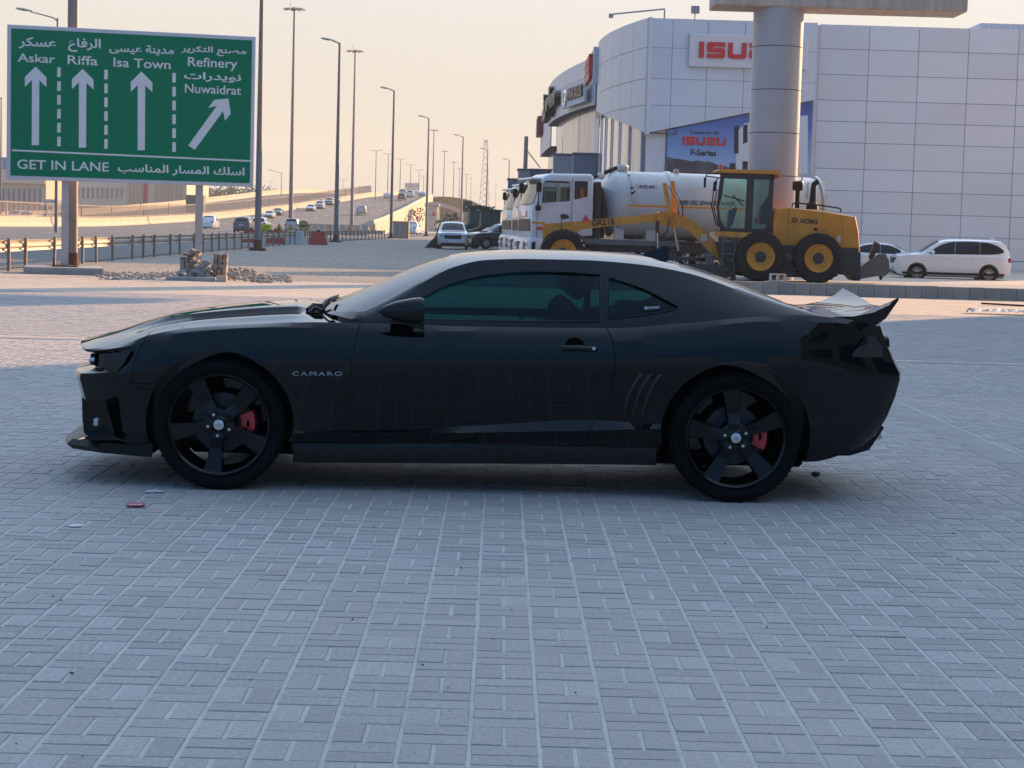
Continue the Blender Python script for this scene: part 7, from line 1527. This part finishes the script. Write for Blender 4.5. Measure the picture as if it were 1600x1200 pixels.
# trees ----------------------------------------------------------------
M_LEAF = mat('leaf', (.055, .075, .03), .8, var=.4, vscale=.8, col2=(.10, .12, .05)); M_BARK = mat('bark', (.14, .10, .07), .9)
def tree(label, x, Y, h, w, seed, n=420, z=0, group=None):
    rd = random.Random(seed); t = thing('tree', label, 'tree', (x, Y, z), 0, group); MB().tube([(0, 0, 0), (w * .03, 0, h * .3), (0, w * .03, h * .6)], [h * .035, h * .028, h * .015], 7).build('trunk', M_BARK, t)
    for k in range(4): a_ = rd.uniform(0, 6.28); MB().tube([(0, 0, h * .3), (w * .2 * math.cos(a_), w * .2 * math.sin(a_), h * .5), (w * .36 * math.cos(a_), w * .36 * math.sin(a_), h * .68)], [h * .018, h * .012, h * .006], 5).build('limb', M_BARK, t)
    g = MB(); cl = [(rd.gauss(0, w * .22), rd.gauss(0, w * .22), h * rd.uniform(.5, .9), w * rd.uniform(.12, .24)) for _ in range(16)]
    for k in range(n):
        c = cl[k % 16]; d = Vector((rd.gauss(0, 1), rd.gauss(0, 1), rd.gauss(0, 1))).normalized() * c[3] * rd.random()**.4; p = Vector(c[:3]) + d; s = h * rd.uniform(.022, .05); u = Vector((rd.gauss(0, 1), rd.gauss(0, 1), rd.gauss(0, 1))).normalized(); v = u.orthogonal().normalized()
        g.add([p - u * s, p + v * s * .6, p + u * s, p - v * s * .6], [(0, 1, 2, 3)])
    g.build('crown', M_LEAF, t, fixn=False); return t
TG = 'hazy trees beyond the highway'
for i, (px, ytop, Y, w, lab) in enumerate(((335, 292, 560, 9, 'leftmost hazy tree showing below the green sign'), (352, 289, 540, 10, 'second hazy tree below the green sign'), (372, 292, 560, 9, 'third hazy tree below the green sign'), (391, 291, 530, 11, 'hazy tree left of the first slip road lamp'), (412, 293, 520, 9, 'hazy tree right of the first slip road lamp'), (463, 299, 620, 8, 'small hazy tree just right of the tallest mast'), (478, 300, 620, 9, 'second small hazy tree right of the tallest mast'), (494, 302, 640, 8, 'third small hazy tree right of the tallest mast'), (508, 303, 640, 7, 'small hazy tree left of the second lamp'), (556, 296, 520, 5, 'lone round tree beside the second tall mast'))):
    p = atY(px, ytop, Y); tree(lab, p.x, Y, p.z, w, i, group=TG)
def palm(label, x, Y, h, s, seed):
    rd = random.Random(seed); t = thing('palm_tree', label, 'palm tree', (x, Y, 0)); MB().tube([(0, 0, 0), (.05 * h, 0, h * .5), (.02 * h, 0, h)], [.22, .18, .2], 8).build('trunk', M_BARK, t)
    for k in range(26):
        a_ = k / 26 * 6.28 + rd.uniform(-.1, .1); el = rd.uniform(-.2, 1.2); g = MB(); P = []
        for i in range(7):
            q = i / 6; rr = s * q; z = h + s * (q * math.sin(el) - .55 * q * q); wd = .16 * s * math.sin(math.pi * min(1, q * .9 + .1)) + .01; cx_, cy_ = rr * math.cos(a_) * math.cos(el), rr * math.sin(a_) * math.cos(el); P.append([(cx_ - wd * math.sin(a_), cy_ + wd * math.cos(a_), z - wd * .5), (cx_, cy_, z), (cx_ + wd * math.sin(a_), cy_ - wd * math.cos(a_), z - wd * .5)])
        g.grid(P); g.build('frond', M_LEAF, t, fixn=False)
    return t
for i, (px, yt, Y, s, lab) in enumerate(((706, 340, 330, 2.6, 'low palm under the arched footbridge'), (695, 345, 340, 2.2, 'smaller palm left of the low palm under the footbridge'), (748, 329, 210, 1.7, 'palm tree rising behind the loader cabs on the left'), (764, 330, 215, 1.6, 'palm tree rising behind the loader cabs on the right'))):
    p = atY(px, yt, Y); palm(lab, p.x, Y, max(1.0, p.z), s, i)
tree('bare pale bush by the flyover wall behind the pickup', atY(652, 345, 300).x, 300, 4.2, 3.5, 44, 200)
# ------------------------------------------------------------------ litter
q = gnd(212, 792); t = thing('crushed_cup', 'crushed red and white paper cup top on the pavers below the front wheel', 'litter', (q.x, q.y, .004), R(20)); M_LR2 = mat('litter_red', (.60, .05, .07), .5)
MB().lathe([(0, .004), (.030, .004), (.032, .010), (.028, .012)], n=24).build('lid_face', M_STICKER, t); MB().lathe([(.031, .004), (.042, .005), (.046, .010), (.043, .013), (.034, .010)], n=24, close=True).build('lid_rim', M_LR2, t); t.scale = (1.1, 1.1, 1)
for px, py, sz, m, nm, lab in ((240, 770, .045, M_STICKER, 'paper_scrap', 'white paper scrap on the shaded pavers left of the front wheel'), (120, 823, .035, M_STICKER, 'paper_scrap', 'tiny pale scrap on the pavers at the lower left'), (1274, 744, .028, M_CHAS, 'pebble', 'black lump on the pavers right of the rear wheel'), (152, 671, .02, M_STICKER, 'paper_scrap', 'small pale scrap seen near the bumper intake')):
    if py < 700: continue
    q = gnd(px, py); me = rock(sz, m, int(px)); o = link(nm, me, None, (q.x, q.y, sz * (.15 if m is M_STICKER else .5)), (0, 0, .4)); o.scale = (1.2, .8, .25 if m is M_STICKER else .9); tag(o, lab, 'litter')
g = MB(); rd = random.Random(11)
for k in range(55):
    px, py = rd.uniform(-40, 1640), 620 + 570 * rd.random()**1.3; q = gnd(px, py); r = rd.uniform(.002, .005) * (1.6 if rd.random() < .1 else 1)
    if -1.9 < q.x < 2.6 and 10 < q.y < 12.6: continue
    vs, fs = rk[k % 6]; g.add([(q.x + r * v[0] * 1.3, q.y + r * v[1], r * .6 + r * .7 * v[2]) for v in vs], fs)
tag(g.build('grit', mat('dark_grit', (.03, .028, .026), .8), fixn=False), kind='stuff')
for o in list(bpy.data.objects):   # tidy unused helper data
    if o.name.startswith('lettering') and o.type == 'FONT': bpy.data.objects.remove(o)

# ------------------------------------------------------------------ dusty air
hm_ = bpy.data.materials.new('haze_air'); hm_.use_nodes = True; n = hm_.node_tree.nodes; n.clear(); o_ = n.new('ShaderNodeOutputMaterial'); v_ = n.new('ShaderNodeVolumePrincipled')
v_.inputs['Color'].default_value = (.80, .78, .74, 1); v_.inputs['Density'].default_value = HAZE_DENSITY; v_.inputs['Anisotropy'].default_value = .1; hm_.node_tree.links.new(v_.outputs[0], o_.inputs['Volume'])
tag(MB().box(-520, 520, -130, 1480, -1.06, 62).build('haze', hm_), kind='stuff')
